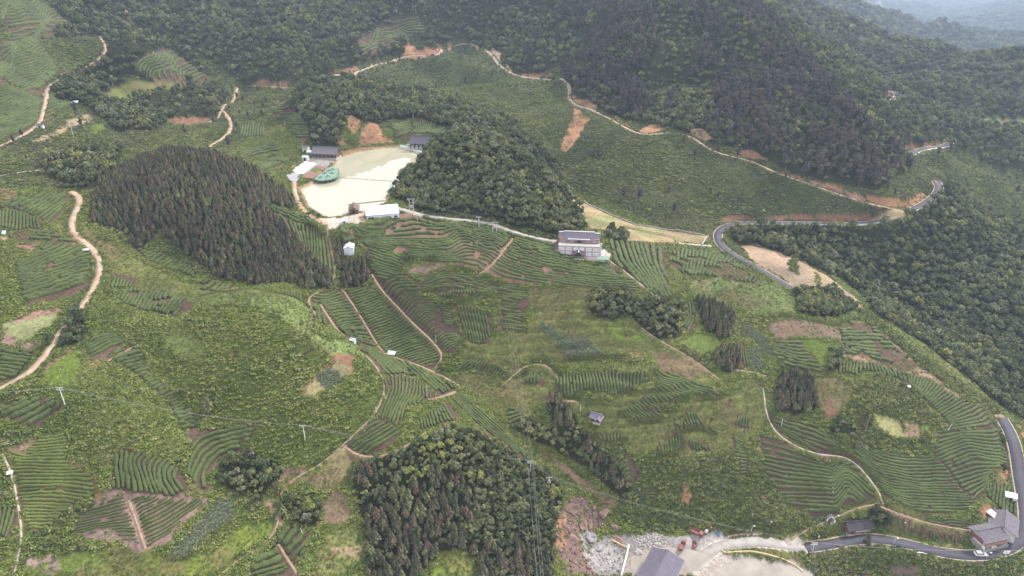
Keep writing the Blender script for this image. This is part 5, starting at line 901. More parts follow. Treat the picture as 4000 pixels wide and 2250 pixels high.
M_TEAB = hedge_mat('young tea leaves', (0.052, 0.070, 0.018), (0.100, 0.126, 0.030), (0.152, 0.175, 0.044))

PROF_X = np.array([-0.86, -1.0, -0.66, 0.0, 0.66, 1.0, 0.86]); PROF_Z = np.array([-0.15, 0.62, 0.94, 1.0, 0.94, 0.62, -0.15])
def hedge_geo(P, w, h, seed):
    """rounded clipped hedge along a ground line"""
    n = len(P)
    t = np.gradient(P[:, :2], axis=0); t /= np.linalg.norm(t, axis=1)[:, None] + 1e-9
    nrm = np.stack([-t[:, 1], t[:, 0]], 1)
    s = np.arange(n) * 0.55
    ww = w * 0.5 * (0.72 + 0.50 * vnoise(s, s * 0 + seed, 1.3, 1)); hh = h * (0.66 + 0.62 * vnoise(s, s * 0 + seed, 1.4, 2)); lat = (vnoise(s, s * 0 + seed, 3.0, 3) - .5) * 0.22
    e = np.minimum(np.minimum(np.arange(n), np.arange(n)[::-1]) / 1.5 + 0.35, 1.0); ww = ww * e; hh = hh * (0.5 + 0.5 * e)
    j = hash2(np.arange(n)[:, None] + seed, np.arange(7)[None, :] * 3.1, 5) - .5
    off = PROF_X[None] * ww[:, None] * (1 + j * .34) + lat[:, None]
    X = P[:, 0:1] + nrm[:, 0:1] * off; Y = P[:, 1:2] + nrm[:, 1:2] * off
    cen = P[:, 2:3] * 0.55 + 0.45 * sample(Zg, X.ravel(), Y.ravel()).reshape(X.shape)
    Zz = cen + PROF_Z[None] * hh[:, None] * (1 + j * .30)
    V = np.stack([X, Y, Zz], -1).reshape(-1, 3)
    k = np.arange(n - 1)[:, None] * 7; q = np.arange(6)[None]
    F = np.stack([k + q, k + q + 1, k + q + 8, k + q + 7], -1).reshape(-1, 4)
    caps = []
    for b in (0, (n - 1) * 7):
        for i in range(0, 3): caps.append((b + i, b + i + 1, b + 5 - i, b + 6 - i) if b == 0 else (b + 6 - i, b + 5 - i, b + i + 1, b + i))
    return V, np.vstack([F, np.array(caps)])

def in_range(P2, pix, rng):
    """pull points that were cast past a crest back to the field"""
    r = np.hypot(P2[:, 0], P2[:, 1]); rc = np.clip(r, rng[0], rng[1])
    Q = P2.copy(); Q[:, 0] *= rc / r; Q[:, 1] *= rc / r
    return Q

rows = []
SEG = 0.55
TEASP = [23,23,24,34,25,20,20,23,23,25,24,23,32,22,24,28,27,27,32,28,27,29,30,26,30,27,30,36,19,32,34,32,32,36,32,29,32,32,25,32,38,32,36,36,27,24,32,36,34,37,29,19,32,22,40,38,33,35,35,32,35,34,34,32,35,35,35,36,43,48,35,34,36,36,56,40,60]
assert len(TEASP) == len(TEAF)
def perp(A, B):
    t = np.gradient((A + B) / 2, axis=0); t /= np.linalg.norm(t, axis=1)[:, None] + 1e-9
    return np.abs((B - A)[:, 0] * -t[:, 1] + (B - A)[:, 1] * t[:, 0])
rngt = random.Random(5)
for fi, (where, pix, guides, opt) in enumerate(TEAF):
    rowno = 0; _g0 = np.mean(np.array(guides[0]), 0); _g1 = np.mean(np.array(guides[-1]), 0); _dv = _g1 - _g0
    side = ('top' if _dv[1] > 0 else 'bottom') if abs(_dv[1]) > abs(_dv[0]) else ('left' if _dv[0] > 0 else 'right')
    G = [in_range(cast(resample(np.array(g), 14.0), Zg), g, TEARNG[fi])[:, :2] for g in guides]
    for gi, (a, b) in enumerate(zip(G[:-1], G[1:])):
        npt = int(max(np.linalg.norm(np.diff(a, axis=0), axis=1).sum(), np.linalg.norm(np.diff(b, axis=0), axis=1).sum()) / SEG) + 3
        A = resample_n(a, npt); B = resample_n(b, npt)
        m = max(1, int(round(np.median(perp(resample_n(guides[gi], 30), resample_n(guides[gi + 1], 30))) / (TEASP[fi] / 4.0))))
        wsp = float(np.clip(np.median(perp(A, B)) / m, 0.45, 2.4)); w = wsp * (0.46 if opt.get('thin') else 0.86); h = float(np.clip(wsp * 0.70, 0.4, 1.2))
        for k in range(m):
            L = A * (1 - k / m) + B * (k / m)
            L = smooth(L, 3)
            keep = (fid_at(L[:, 0], L[:, 1]) == fi)
            if opt.get('gap'):
                keep &= vnoise(L[:, 0], L[:, 1], 5.0, fi) > opt['gap'] * 1.25 * (0.55 + 0.9 * vnoise(L[:, 0], L[:, 1], 26.0, 3))
            keep &= vnoise(L[:, 0], L[:, 1], 1.6, 90 + fi) > 0.05
            idx = np.nonzero(keep)[0]
            if len(idx) < 3: continue
            runs = [q for q in np.split(idx, np.nonzero(np.diff(idx) > 1)[0] + 1) if len(q) >= 4]
            if runs: rowno += 1
            for rk, run in enumerate(runs):
                Q = L[run]
                Q3 = np.column_stack([Q, gz(Q[:, 0], Q[:, 1])])
                rows.append((fi, Q3, w, h * (0.85 if opt.get('weedy') else 1.0), bool(opt.get('bright')), (rowno, side, rk, len(runs))))
score = []
for i, r in enumerate(rows):
    pp, dd = project(r[1]); ok = (pp[:, 0] > 0) & (pp[:, 0] < 2576) & (pp[:, 1] > 0) & (pp[:, 1] < 1449)
    score.append(ok.sum() * SEG / dd.mean() ** 2)
order = np.argsort(score)[::-1]
big = set(order[:300].tolist())
sv, sf, so, bv, bf, bo = [], [], 0, [], [], 0
def nth(n):
    return '%d%s' % (n, 'th' if 10 < n % 100 < 14 else {1: 'st', 2: 'nd', 3: 'rd'}.get(n % 10, 'th'))
def row_label(fi, Q, info):
    n, side, rk, nr = info; where = TEAF[fi][0]; lab = '%s tea hedge row from the %s %s' % (nth(n), side, where)
    if len(lab.split()) > 16: lab = '%s tea row from %s %s' % (nth(n), side, where)
    if nr > 1:
        l2 = lab.replace('row', 'row, %s piece,' % nth(rk + 1), 1)
        if len(l2.split()) <= 16: lab = l2
    return lab
for i, (fi, Q, w, h, br, info) in enumerate(rows):
    V, F = hedge_geo(Q, w, h, i * 1.37)
    if i in big:
        o = link('tea_hedge', mesh_np('tea_hedge', V, F[:, ::-1], M_TEAB if br else M_TEA, True))
        tag(o, row_label(fi, Q, info), 'tea hedge', 'tea hedge rows ' + TEAF[fi][0])
    elif br:
        bv.append(V); bf.append(F + bo); bo += len(V)
    else:
        sv.append(V); sf.append(F + so); so += len(V)
_V = np.vstack(sv + bv); _F = np.vstack([np.vstack(sf)] + ([np.vstack(bf) + so] if bf else []))
o = link('tea_hedges', mesh_np('tea_hedges', _V, _F[:, ::-1], M_TEA, True)); tag(o, 'many further clipped tea hedge rows on the terraces', 'tea hedges', None, 'stuff')
print('tea rows', len(rows), 'verts', len(_V))
# ---------------------------------------------------------------- plants
rs = np.random.RandomState(11)

def leaf_mat(name, ramp, rough=0.7, patch=0.35):
    m, n, l, b = new_mat(name, rough, 0.22)
    oi = N(n, 'ShaderNodeObjectInfo'); at = N(n, 'ShaderNodeAttribute', attribute_name='leafv')
    no = N(n, 'ShaderNodeTexNoise', Scale=0.045, Detail=2.0); l.new(oi.outputs['Location'], no.inputs['Vector'])
    # tree to tree colour: chance plus drifts of colour over the land
    m1 = N(n, 'ShaderNodeMath', operation='MULTIPLY_ADD'); m1.inputs[1].default_value = patch * 2.4; m1.inputs[2].default_value = -patch * 1.2
    l.new(no.outputs['Fac'], m1.inputs[0])
    m2 = N(n, 'ShaderNodeMath', operation='ADD'); l.new(m1.outputs['Value'], m2.inputs[0]); l.new(oi.outputs['Random'], m2.inputs[1])
    rp = N(n, 'ShaderNodeValToRGB'); e = rp.color_ramp.elements
    e[0].position = ramp[0][0]; e[0].color = (*ramp[0][1], 1); e[1].position = ramp[-1][0]; e[1].color = (*ramp[-1][1], 1)
    for p, c in ramp[1:-1]:
        q = e.new(p); q.color = (*c, 1)
    l.new(m2.outputs['Value'], rp.inputs['Fac'])
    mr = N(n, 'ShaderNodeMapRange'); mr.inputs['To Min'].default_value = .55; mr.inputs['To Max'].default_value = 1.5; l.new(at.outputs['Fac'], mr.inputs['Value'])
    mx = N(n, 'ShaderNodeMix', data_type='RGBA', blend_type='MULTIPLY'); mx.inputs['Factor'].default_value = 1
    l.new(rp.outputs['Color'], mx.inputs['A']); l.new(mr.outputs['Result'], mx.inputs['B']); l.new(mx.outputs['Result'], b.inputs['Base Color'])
    return m

M_BARK = plain('bark', (0.10, 0.075, 0.055), .9, .1, .3, 3.0)
M_BROAD = leaf_mat('broad leaves', [(0.0, (.056, .070, .032)), (.3, (.082, .100, .042)), (.55, (.108, .126, .050)), (.78, (.138, .154, .064)), (.90, (.165, .178, .106)), (1.0, (.205, .220, .060))], patch=.55)
M_CONIF = leaf_mat('fir needles', [(0.0, (.056, .060, .036)), (.35, (.076, .080, .042)), (.6, (.098, .096, .048)), (.8, (.118, .082, .058)), (1.0, (.130, .140, .062))], patch=.6)
M_PINE = leaf_mat('pine needles', [(0.0, (.052, .052, .046)), (.4, (.068, .064, .054)), (.75, (.084, .072, .060)), (1.0, (.105, .082, .064))])
M_SHRUB = leaf_mat('scrub leaves', [(0.0, (.070, .086, .036)), (.3, (.100, .118, .048)), (.6, (.128, .144, .060)), (.85, (.155, .166, .076)), (1.0, (.190, .188, .084))], patch=.7)
M_WEED = leaf_mat('weed leaves', [(0.0, (.074, .102, .020)), (.35, (.112, .146, .028)), (.65, (.148, .178, .038)), (.9, (.182, .204, .062)), (1.0, (.205, .200, .066))], patch=.5)
M_GRASS = leaf_mat('grass blades', [(0.0, (.090, .115, .030)), (.45, (.120, .155, .040)), (.8, (.155, .180, .050)), (1.0, (.200, .190, .080))], patch=.5)
M_BRIGHT = leaf_mat('young crop leaves', [(0.0, (.110, .170, .030)), (.6, (.150, .220, .040)), (1.0, (.200, .250, .060))])
M_MAIZE = leaf_mat('maize leaves', [(0.0, (.140, .170, .098)), (.5, (.185, .215, .130)), (1.0, (.220, .250, .160))])
M_STRAW = leaf_mat('dry grass blades', [(0.0, (.20, .165, .08)), (.5, (.29, .23, .12)), (1.0, (.35, .29, .17))])

def quads(C, Nn, U, s, asp):
    """leaf faces: centres, normals, rough in-plane direction, size, aspect"""
    Nn = Nn / (np.linalg.norm(Nn, axis=1)[:, None] + 1e-9)
    U = U - Nn * (U * Nn).sum(1)[:, None]; U /= np.linalg.norm(U, axis=1)[:, None] + 1e-9
    W = np.cross(Nn, U)
    a = U * (s * asp)[:, None]; b = W * s[:, None]
    V = np.stack([C - a - b * .35, C - b * 0.0 + b * .9 - a * .1, C + a, C - b * .9 - a * .1], 1).reshape(-1, 3)
    n = len(C); F = np.arange(n * 4).reshape(n, 4)
    return V, F

def ico(r, c, sz=1.0, sub=1):
    bm = bmesh.new(); bmesh.ops.create_icosphere(bm, subdivisions=sub, radius=1.0)
    V = np.array([v.co[:] for v in bm.verts]) * r * np.array([1, 1, sz]) + c
    F = np.array([[v.index for v in f.verts] for f in bm.faces]); bm.free()
    return V, np.column_stack([F, F[:, 2]])

def tube(pts, rad, k=6):
    pts = np.asarray(pts, float); V = []; n = len(pts)
    for i in range(n):
        t = pts[min(i + 1, n - 1)] - pts[max(i - 1, 0)]; t /= np.linalg.norm(t) + 1e-9
        a = np.cross(t, [0.31, 0.9, 0.2]); a /= np.linalg.norm(a); b = np.cross(t, a)
        for q in range(k):
            an = 2 * math.pi * q / k
            V.append(pts[i] + rad[i] * (math.cos(an) * a + math.sin(an) * b))
    F = []
    for i in range(n - 1):
        for q in range(k):
            F.append((i * k + q, i * k + (q + 1) % k, (i + 1) * k + (q + 1) % k, (i + 1) * k + q))
    return np.array(V), np.array(F)

def join(parts):
    V = []; F = []; o = 0
    for v, f in parts:
        V.append(v); F.append(f + o); o += len(v)
    return np.vstack(V), np.vstack(F)

def crown_broad(seed, n=430):
    r = np.random.RandomState(seed)
    lob = []
    ax = r.uniform(.75, 1.25)
    for k in range(r.randint(9, 15)):
        an = r.rand() * 6.283; el = r.uniform(-.3, 1.1); d = r.uniform(.40, .86)
        lob.append((np.array([math.cos(an) * d * math.cos(el) * ax, math.sin(an) * d * math.cos(el) / ax, math.sin(el) * d * .8]), r.uniform(.20, .42)))
    lob.append((np.array([0, 0, .45]), .42))
    C = []; Nn = []; S = []
    for c, rad in lob:
        k = int(n * rad ** 2 / sum(q[1] ** 2 for q in lob))
        d = r.randn(k, 3); d[:, 2] += 0.45; d /= np.linalg.norm(d, axis=1)[:, None]
        C.append(c + d * rad * r.uniform(.72, 1.08, (k, 1))); Nn.append(d + r.randn(k, 3) * .55 + np.array([0, 0, .35])); S.append(r.uniform(.08, .17, k))
    C = np.vstack(C); Nn = np.vstack(Nn); S = np.concatenate(S); C[:, 2] += 1.35
    V, F = quads(C, Nn, r.randn(len(C), 3), S, r.uniform(1.0, 1.6, len(C)))
    core = ico(.55, np.array([0, 0, 1.32]), .75)
    V, F = join([(V, F), core])
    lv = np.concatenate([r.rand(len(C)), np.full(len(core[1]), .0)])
    return V, F, lv
def trunk_broad(seed):
    r = np.random.RandomState(seed); parts = [tube([(0, 0, -.3), (.02, .01, .3), (.05, .0, .75), (.0, .03, 1.3)], [.11, .085, .065, .03])]
    for k in range(4):
        a = r.rand() * 6.28; parts.append(tube([(.02, 0, .5 + k * .1), (math.cos(a) * .3, math.sin(a) * .3, .95 + k * .1), (math.cos(a) * .55, math.sin(a) * .55, 1.3 + k * .08)], [.05, .035, .012], 5))
    return join(parts)

def crown_conif(seed, tall=1.0, dens=13, rad=.2, droop=.25):
    r = np.random.RandomState(seed); C = []; Nn = []; U = []; S = []; A = []
    for k in range(dens):
        f = k / (dens - 1.0); z = .10 + .86 * f ** .92; R = rad * (1 - f ** 1.5) ** .7 * min(1.0, .7 + f * 1.6) + .03
        nb = int(11 - 5 * f)
        for q in range(nb):
            an = 6.283 * (q + r.rand() * .7) / nb + k * 1.1; Rr = R * r.uniform(.72, 1.15)
            for s0, s1 in ((.12, .62), (.52, 1.05)):
                m = (s0 + s1) / 2; ln = Rr * (s1 - s0) * .62
                C.append((math.cos(an) * Rr * m, math.sin(an) * Rr * m, z - Rr * m * droop + .02 * (1 - m))); U.append((math.cos(an), math.sin(an), -droop + r.uniform(-.15, .25)))
                Nn.append((math.cos(an) * .75 + r.randn() * .32, math.sin(an) * .75 + r.randn() * .32, .85)); S.append(max(.020, Rr * .25) * r.uniform(.75, 1.35)); A.append(ln / S[-1])
    C = np.array(C); V, F = quads(C, np.array(Nn), np.array(U), np.array(S), np.array(A))
    tip = tube([(0, 0, .9), (0, 0, .99)], [.03, .008], 5)
    cone = tube([(0, 0, .12), (0, 0, .55), (0, 0, .93)], [rad * .6, rad * .5, .03], 7)
    V, F = join([(V, F), tip, cone])
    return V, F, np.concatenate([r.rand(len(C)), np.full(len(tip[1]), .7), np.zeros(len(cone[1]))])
def trunk_conif(seed):
    return tube([(0, 0, -.04), (0, 0, .3), (0, 0, .8)], [.022, .016, .005], 6)

def crown_pine(seed):
    """open irregular mountain pine"""
    r = np.random.RandomState(seed); C = []; Nn = []; S = []
    for k in range(15):
        z = r.uniform(.35, .97); R = .30 * (1.08 - z) ** .6; an = r.rand() * 6.283; c = np.array([math.cos(an) * R * r.uniform(.2, 1), math.sin(an) * R * r.uniform(.2, 1), z]); q = r.uniform(.07, .13)
        m = 22; d = r.randn(m, 3); d[:, 2] = np.abs(d[:, 2]) * .6; d /= np.linalg.norm(d, axis=1)[:, None]
        C.append(c + d * q * np.array([1.2, 1.2, .55])); Nn.append(d + r.randn(m, 3) * .6 + [0, 0, .5]); S.append(r.uniform(.022, .040, m))
    C = np.vstack(C); V, F = quads(C, np.vstack(Nn), r.randn(len(C), 3), np.concatenate(S), r.uniform(1.1, 1.8, len(C)))
    cone = tube([(0, 0, .3), (0, 0, .6), (0, 0, .95)], [.13, .13, .02], 7)
    V, F = join([(V, F), cone])
    return V, F, np.concatenate([r.rand(len(C)), np.zeros(len(cone[1]))])

def shrub(seed, n=95, flat=.75):
    r = np.random.RandomState(seed); C = []; Nn = []; S = []
    for k in range(5):
        an = r.rand() * 6.283; c = np.array([math.cos(an) * .45, math.sin(an) * .45, r.uniform(.2, .55) * flat]) * r.uniform(.4, 1.0); q = r.uniform(.38, .58); m = n // 5
        d = r.randn(m, 3); d[:, 2] = np.abs(d[:, 2]); d /= np.linalg.norm(d, axis=1)[:, None]
        C.append(c + d * q * r.uniform(.7, 1.1, (m, 1)) * [1, 1, flat]); Nn.append(d + r.randn(m, 3) * .5 + [0, 0, .3]); S.append(r.uniform(.10, .21, m))
    C = np.vstack(C); V, F = quads(C, np.vstack(Nn), r.randn(len(C), 3), np.concatenate(S), r.uniform(1.1, 1.9, len(C)))
    core = ico(.55, np.array([0, 0, .15]), flat); V, F = join([(V, F), core])
    return V, F, np.concatenate([r.rand(len(C)), np.zeros(len(core[1]))])

def weed(seed, n=34):
    r = np.random.RandomState(seed); rr = np.sqrt(r.rand(n)); an = r.rand(n) * 6.283
    h = r.uniform(.08, .55, n) * (1.1 - rr * .5)
    C = np.stack([rr * np.cos(an), rr * np.sin(an), h], 1); Nn = np.stack([np.cos(an) * rr * .6, np.sin(an) * rr * .6, np.ones(n)], 1) + r.randn(n, 3) * .5
    V, F = quads(C, Nn, r.randn(n, 3), r.uniform(.13, .27, n), r.uniform(1.0, 1.7, n))
    return V, F, r.rand(n)

def blades(seed, n, hgt, lean, wid, spread):
    r = np.random.RandomState(seed); V = []; F = []
    for k in range(n):
        a = r.rand() * 6.283; b = r.rand() * 6.283; d = spread * math.sqrt(r.rand()); x, y = d * math.cos(b), d * math.sin(b); h = hgt * r.uniform(.55, 1.15); w = wid * r.uniform(.7, 1.3); L = lean * r.uniform(.4, 1.2)
        ux, uy = math.cos(a), math.sin(a); px, py = -uy * w, ux * w; o = len(V)
        V += [(x - px, y - py, 0), (x + px, y + py, 0), (x + ux * L * .4 + px * .8, y + uy * L * .4 + py * .8, h * .75), (x + ux * L * .4 - px * .8, y + uy * L * .4 - py * .8, h * .75), (x + ux * L, y + uy * L, h)]
        F += [(o, o + 1, o + 2, o + 3), (o + 3, o + 2, o + 4, o + 4)]
    return np.array(V), np.array(F), np.repeat(r.rand(n), 2)

def split_tri(F):
    return F

def plant_mesh(name, V, F, lv, mats, mi=None):
    """faces may hold doubled corners (triangles)"""
    tri = F[:, 2] == F[:, 3]
    me = bpy.data.meshes.new(name)
    cnt = np.where(tri, 3, 4).astype(np.int32); st = np.concatenate([[0], np.cumsum(cnt)[:-1]]).astype(np.int32)
    idx = np.concatenate([f[:3] if t else f for f, t in zip(F, tri)]).astype(np.int32)
    me.vertices.add(len(V)); me.vertices.foreach_set('co', np.ascontiguousarray(V, np.float32).ravel())
    me.loops.add(len(idx)); me.loops.foreach_set('vertex_index', idx)
    me.polygons.add(len(F)); me.polygons.foreach_set('loop_start', st)
    for q in mats: me.materials.append(q)
    if mi is not None: me.polygons.foreach_set('material_index', np.ascontiguousarray(mi, np.int32))
    at = me.attributes.new('leafv', 'FLOAT', 'FACE'); at.data.foreach_set('value', np.ascontiguousarray(lv, np.float32))
    me.update()
    return me

FORMS = {}
def form(species, makers, mat):
    """forms of one kind of plant: [(crown mesh, trunk mesh, whole mesh)]"""
    out = []; col = bpy.data.collections.new(species + '_forms')
    for k, (crown, trunk) in enumerate(makers):
        V, F, lv = crown
        cm = plant_mesh(species + '_crown', V, F, lv, [mat]); tm = None
        if trunk is not None:
            tv, tf = trunk; tm = plant_mesh(species + '_trunk', tv, tf, np.zeros(len(tf)), [M_BARK])
            AV, AF = join([(V, F), (tv, tf)])
            am = plant_mesh(species + '_whole', AV, AF, np.concatenate([lv, np.zeros(len(tf))]), [mat, M_BARK], np.concatenate([np.zeros(len(F)), np.ones(len(tf))]))
        else:
            am = cm
        ob = bpy.data.objects.new('%s_form_%02d' % (species, k), am); col.objects.link(ob)
        out.append((cm, tm, am))
    FORMS[species] = (out, col)
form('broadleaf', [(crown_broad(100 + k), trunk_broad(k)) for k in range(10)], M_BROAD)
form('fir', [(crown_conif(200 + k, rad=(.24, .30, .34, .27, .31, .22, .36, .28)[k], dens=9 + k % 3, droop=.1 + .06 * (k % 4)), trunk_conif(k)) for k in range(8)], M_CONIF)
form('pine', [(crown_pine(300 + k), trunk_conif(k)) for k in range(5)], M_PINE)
form('scrub', [(shrub(400 + k), None) for k in range(6)], M_SHRUB)
form('weed', [(weed(500 + k), None) for k in range(7)], M_WEED)
form('grass', [(blades(600 + k, 26, .42, .35, .035, .55), None) for k in range(4)], M_GRASS)
form('crop', [(weed(650 + k, 24), None) for k in range(4)], M_BRIGHT)
form('maize', [(blades(700 + k, 14, .75, .8, .085, .28), None) for k in range(4)], M_MAIZE)
form('straw', [(blades(750 + k, 18, .4, .3, .03, .6), None) for k in range(3)], M_STRAW)

# points of the ground in the camera's field and not far behind a crest
_slope = (Zg - CAMZ) / RR[:, None]
_cm = np.maximum.accumulate(_slope, axis=0)
def seen(x, y, z, top):
    r = np.hypot(x, y); fi, fj = grid_index(x, y); i = np.clip(np.floor(fi).astype(int) - 1, 0, NR - 1); j = np.round(fj).astype(int)
    return (z + top - CAMZ) / r > _cm[i, j] - 0.006
def spread(cls_ok, sp, r0, r1, dens=None, seed=1, top=4.0, margin=170):
    g = np.random.RandomState(seed)
    half = r1 * math.sin(math.radians(56)) if r1 < 420 else r1 * .72
    xs = np.arange(-half, half, sp); ys = np.arange(max(80, r0 * .6), r1, sp)
    X, Y = np.meshgrid(xs, ys); X = X.ravel(); Y = Y.ravel()
    az = np.abs(np.arctan2(X, Y)); q = (az < math.radians(50)); X = X[q]; Y = Y[q]
    X = X + (g.rand(len(X)) - .5) * sp * .95; Y = Y + (g.rand(len(Y)) - .5) * sp * .95
    r = np.hypot(X, Y); q = (r > r0) & (r <= r1); X = X[q]; Y = Y[q]
    c = cls_at(X, Y); q = np.isin(c, cls_ok); X = X[q]; Y = Y[q]
    if dens is not None:
        q = g.rand(len(X)) < dens(X, Y); X = X[q]; Y = Y[q]
    Zz = gz(X, Y); P, d = project(np.stack([X, Y, Zz], 1))
    q = (P[:, 0] > -margin) & (P[:, 0] < 2576 + margin) & (P[:, 1] > -150) & (P[:, 1] < 1449 + 160) & seen(X, Y, Zz, top)
    return np.stack([X[q], Y[q], Zz[q]], 1)

def scatter_tree():
    ng = bpy.data.node_groups.new('plants', 'GeometryNodeTree')
    return ng
def scatter(name, label, cat, species, P, size, squash=(0.85, 1.2), seed=3, tilt=0.08):
    """one mass of plants: points that carry turn, size and form, instanced by geometry nodes"""
    if len(P) == 0: return None
    g = np.random.RandomState(seed); n = len(P); forms, col = FORMS[species]
    s = size if isinstance(size, np.ndarray) else g.uniform(size[0], size[1], n)
    sc = np.stack([s * g.uniform(.88, 1.12, n), s * g.uniform(.88, 1.12, n), s * g.uniform(squash[0], squash[1], n)], 1)
    rot = np.stack([g.uniform(-tilt, tilt, n), g.uniform(-tilt, tilt, n), g.uniform(0, 6.283, n)], 1)
    me = bpy.data.meshes.new(name); me.vertices.add(n); me.vertices.foreach_set('co', np.ascontiguousarray(P, np.float32).ravel())
    for nm, typ, arr, key in (('turn', 'FLOAT_VECTOR', rot, 'vector'), ('size', 'FLOAT_VECTOR', sc, 'vector'), ('pick', 'INT', g.randint(0, len(forms), n), 'value')):
        a = me.attributes.new(nm, typ, 'POINT'); a.data.foreach_set(key, np.ascontiguousarray(arr, np.int32 if typ == 'INT' else np.float32).ravel())
    me.materials.append(forms[0][0].materials[0])
    o = tag(link(name, me), label, cat, None, 'stuff')
    ng = bpy.data.node_groups.new(name + '_scatter', 'GeometryNodeTree')
    ng.interface.new_socket('Geometry', in_out='INPUT', socket_type='NodeSocketGeometry'); ng.interface.new_socket('Geometry', in_out='OUTPUT', socket_type='NodeSocketGeometry')
    gi = ng.nodes.new('NodeGroupInput'); go = ng.nodes.new('NodeGroupOutput'); iop = ng.nodes.new('GeometryNodeInstanceOnPoints'); ci = ng.nodes.new('GeometryNodeCollectionInfo')
    ci.inputs['Collection'].default_value = col; ci.inputs['Separate Children'].default_value = True; ci.inputs['Reset Children'].default_value = True
    iop.inputs['Pick Instance'].default_value = True
    def na(nm, dt):
        q = ng.nodes.new('GeometryNodeInputNamedAttribute'); q.data_type = dt; q.inputs['Name'].default_value = nm
        return q.outputs['Attribute']
    L = ng.links
    L.new(gi.outputs[0], iop.inputs['Points']); L.new(ci.outputs['Instances'], iop.inputs['Instance']); L.new(na('pick', 'INT'), iop.inputs['Instance Index'])
    L.new(na('turn', 'FLOAT_VECTOR'), iop.inputs['Rotation']); L.new(na('size', 'FLOAT_VECTOR'), iop.inputs['Scale']); L.new(iop.outputs['Instances'], go.inputs[0])
    md = o.modifiers.new('plants', 'NODES'); md.node_group = ng
    return o

def near_size(P, a0, a1, b0, b1, seed):
    """plant size: smaller in the worked land near by, larger on the mountains"""
    g = np.random.RandomState(seed); r = np.hypot(P[:, 0], P[:, 1]); t = sstep(230, 420, r); u = g.rand(len(P)) ** 1.4
    return (a0 + (a1 - a0) * u) * (1 - t) + (b0 + (b1 - b0) * u) * t

def tree_label(p, names):
    q, _ = project(p[None]); d = [math.hypot(q[0, 0] - c[0], q[0, 1] - c[1]) / c[2] for c in names]
    return names[int(np.argmin(d))][3]
FIR_AT = [(520, 560, 250, 'planted on the rounded hill left of the pond'), (1100, 1320, 160, 'in the dark wood at the bottom centre'), (890, 670, 60, 'in the clump around the white hut'), (2000, 1000, 60, 'in the round clump beside the pale footpath'), (1800, 810, 60, 'in the dark clump below the grassy knoll'), (1830, 910, 40, 'in the clump beside the maize'),
          (1420, 1050, 50, 'in the clump left of the wooden pavilion'), (1520, 1180, 60, 'in the gully wood above the quarry'), (1030, 645, 25, 'in the left one of two thin stands below the warehouse'), (1085, 650, 25, 'in the right one of two thin stands below the warehouse'), (710, 1270, 30, 'in the short line beside the ridge trail'), (1340, 1430, 50, 'at the bottom edge beside the rock face'), (2175, 1065, 30, 'beside the small grey field')]
BROAD_AT = [(1180, 1150, 120, 'in the wood at the bottom centre'), (1350, 1290, 70, 'on the slope left of the rock face'), (620, 1200, 80, 'in the rounded grey clump at the lower left'), (770, 1290, 50, 'in the clump beside the ridge trail bend'), (1430, 1120, 70, 'in the gully wood'), (1535, 760, 50, 'in the dark clump above the maize'), (1650, 805, 60, 'in the loose clump above the footpath'),
            (180, 830, 50, 'beside the broad dirt road'), (2210, 1305, 40, 'beside the dark roofed house'), (2540, 1150, 50, 'between the ridge tea and the road'), (2060, 755, 60, 'on the knoll beside the bare soil'), (1200, 440, 160, 'on the hill right of the pond'), (2350, 750, 300, 'on the ravine slope at the right'), (2100, 905, 40, 'beside the bright green crop'), (960, 260, 150, 'on the hill behind the pond'), (1548, 595, 30, 'behind the three storey house')]

def plant_trees(species, P, size, nbig, labels, noun, cat, group, squash, seed, stuff, slabel, scat):
    """the largest in view stand as single trees, the rest as one wood"""
    g = np.random.RandomState(seed); n = len(P); forms, col = FORMS[species]
    px, d = project(P); inf = (px[:, 0] > 0) & (px[:, 0] < 2576) & (px[:, 1] > 0) & (px[:, 1] < 1449) & seen(P[:, 0], P[:, 1], P[:, 2], 0.5)
    order = np.argsort(-(size / d) * inf); big = order[:nbig]
    for i in big:
        w = tree_label(P[i], labels)
        root = bpy.data.objects.new(species + '_tree', None); COLL.objects.link(root); root.empty_display_size = 0.5
        root.location = P[i]; s = size[i]; root.scale = (s * g.uniform(.9, 1.1), s * g.uniform(.9, 1.1), s * g.uniform(*squash)); root.rotation_euler = (g.uniform(-.06, .06), g.uniform(-.06, .06), g.uniform(0, 6.28))
        tag(root, noun + ' ' + w, cat, group + ' ' + w)
        cm, tm, am = forms[g.randint(len(forms))]
        link('trunk', tm, root); link('crown', cm, root)
    rest = np.setdiff1d(np.arange(n), big)
    scatter(stuff, slabel, scat, species, P[rest], size[rest], squash, seed)

# broadleaf woods
_b = np.vstack([spread([CONIF], 3.4, 90, 255, lambda x, y: .75 * (fbm(x, y, 12, 81) <= .5), 10, 6), spread([BROAD], 1.65, 90, 330, seed=1, top=6), spread([BROAD], 2.5, 330, 520, seed=2, top=7), spread([BROAD], 4.3, 520, 900, seed=3, top=8), spread([PINE], 4.0, 300, 900, lambda x, y: .45 + .5 * (fbm(x, y, 30, 15) < .5), 4, 8)])
_bs = near_size(_b, .70, 1.85, .95, 2.9, 5) * (.75 + .5 * fbm(_b[:, 0], _b[:, 1], 14.0, 73)); _bs *= 1 + .35 * sstep(520, 900, np.hypot(_b[:, 0], _b[:, 1]))
plant_trees('broadleaf', _b, _bs, 300, BROAD_AT, 'green broadleaf tree', 'tree', 'broadleaf trees', (.85, 1.15), 6, 'broadleaf_wood', 'dense mixed green woods covering the mountain slopes', 'woods')
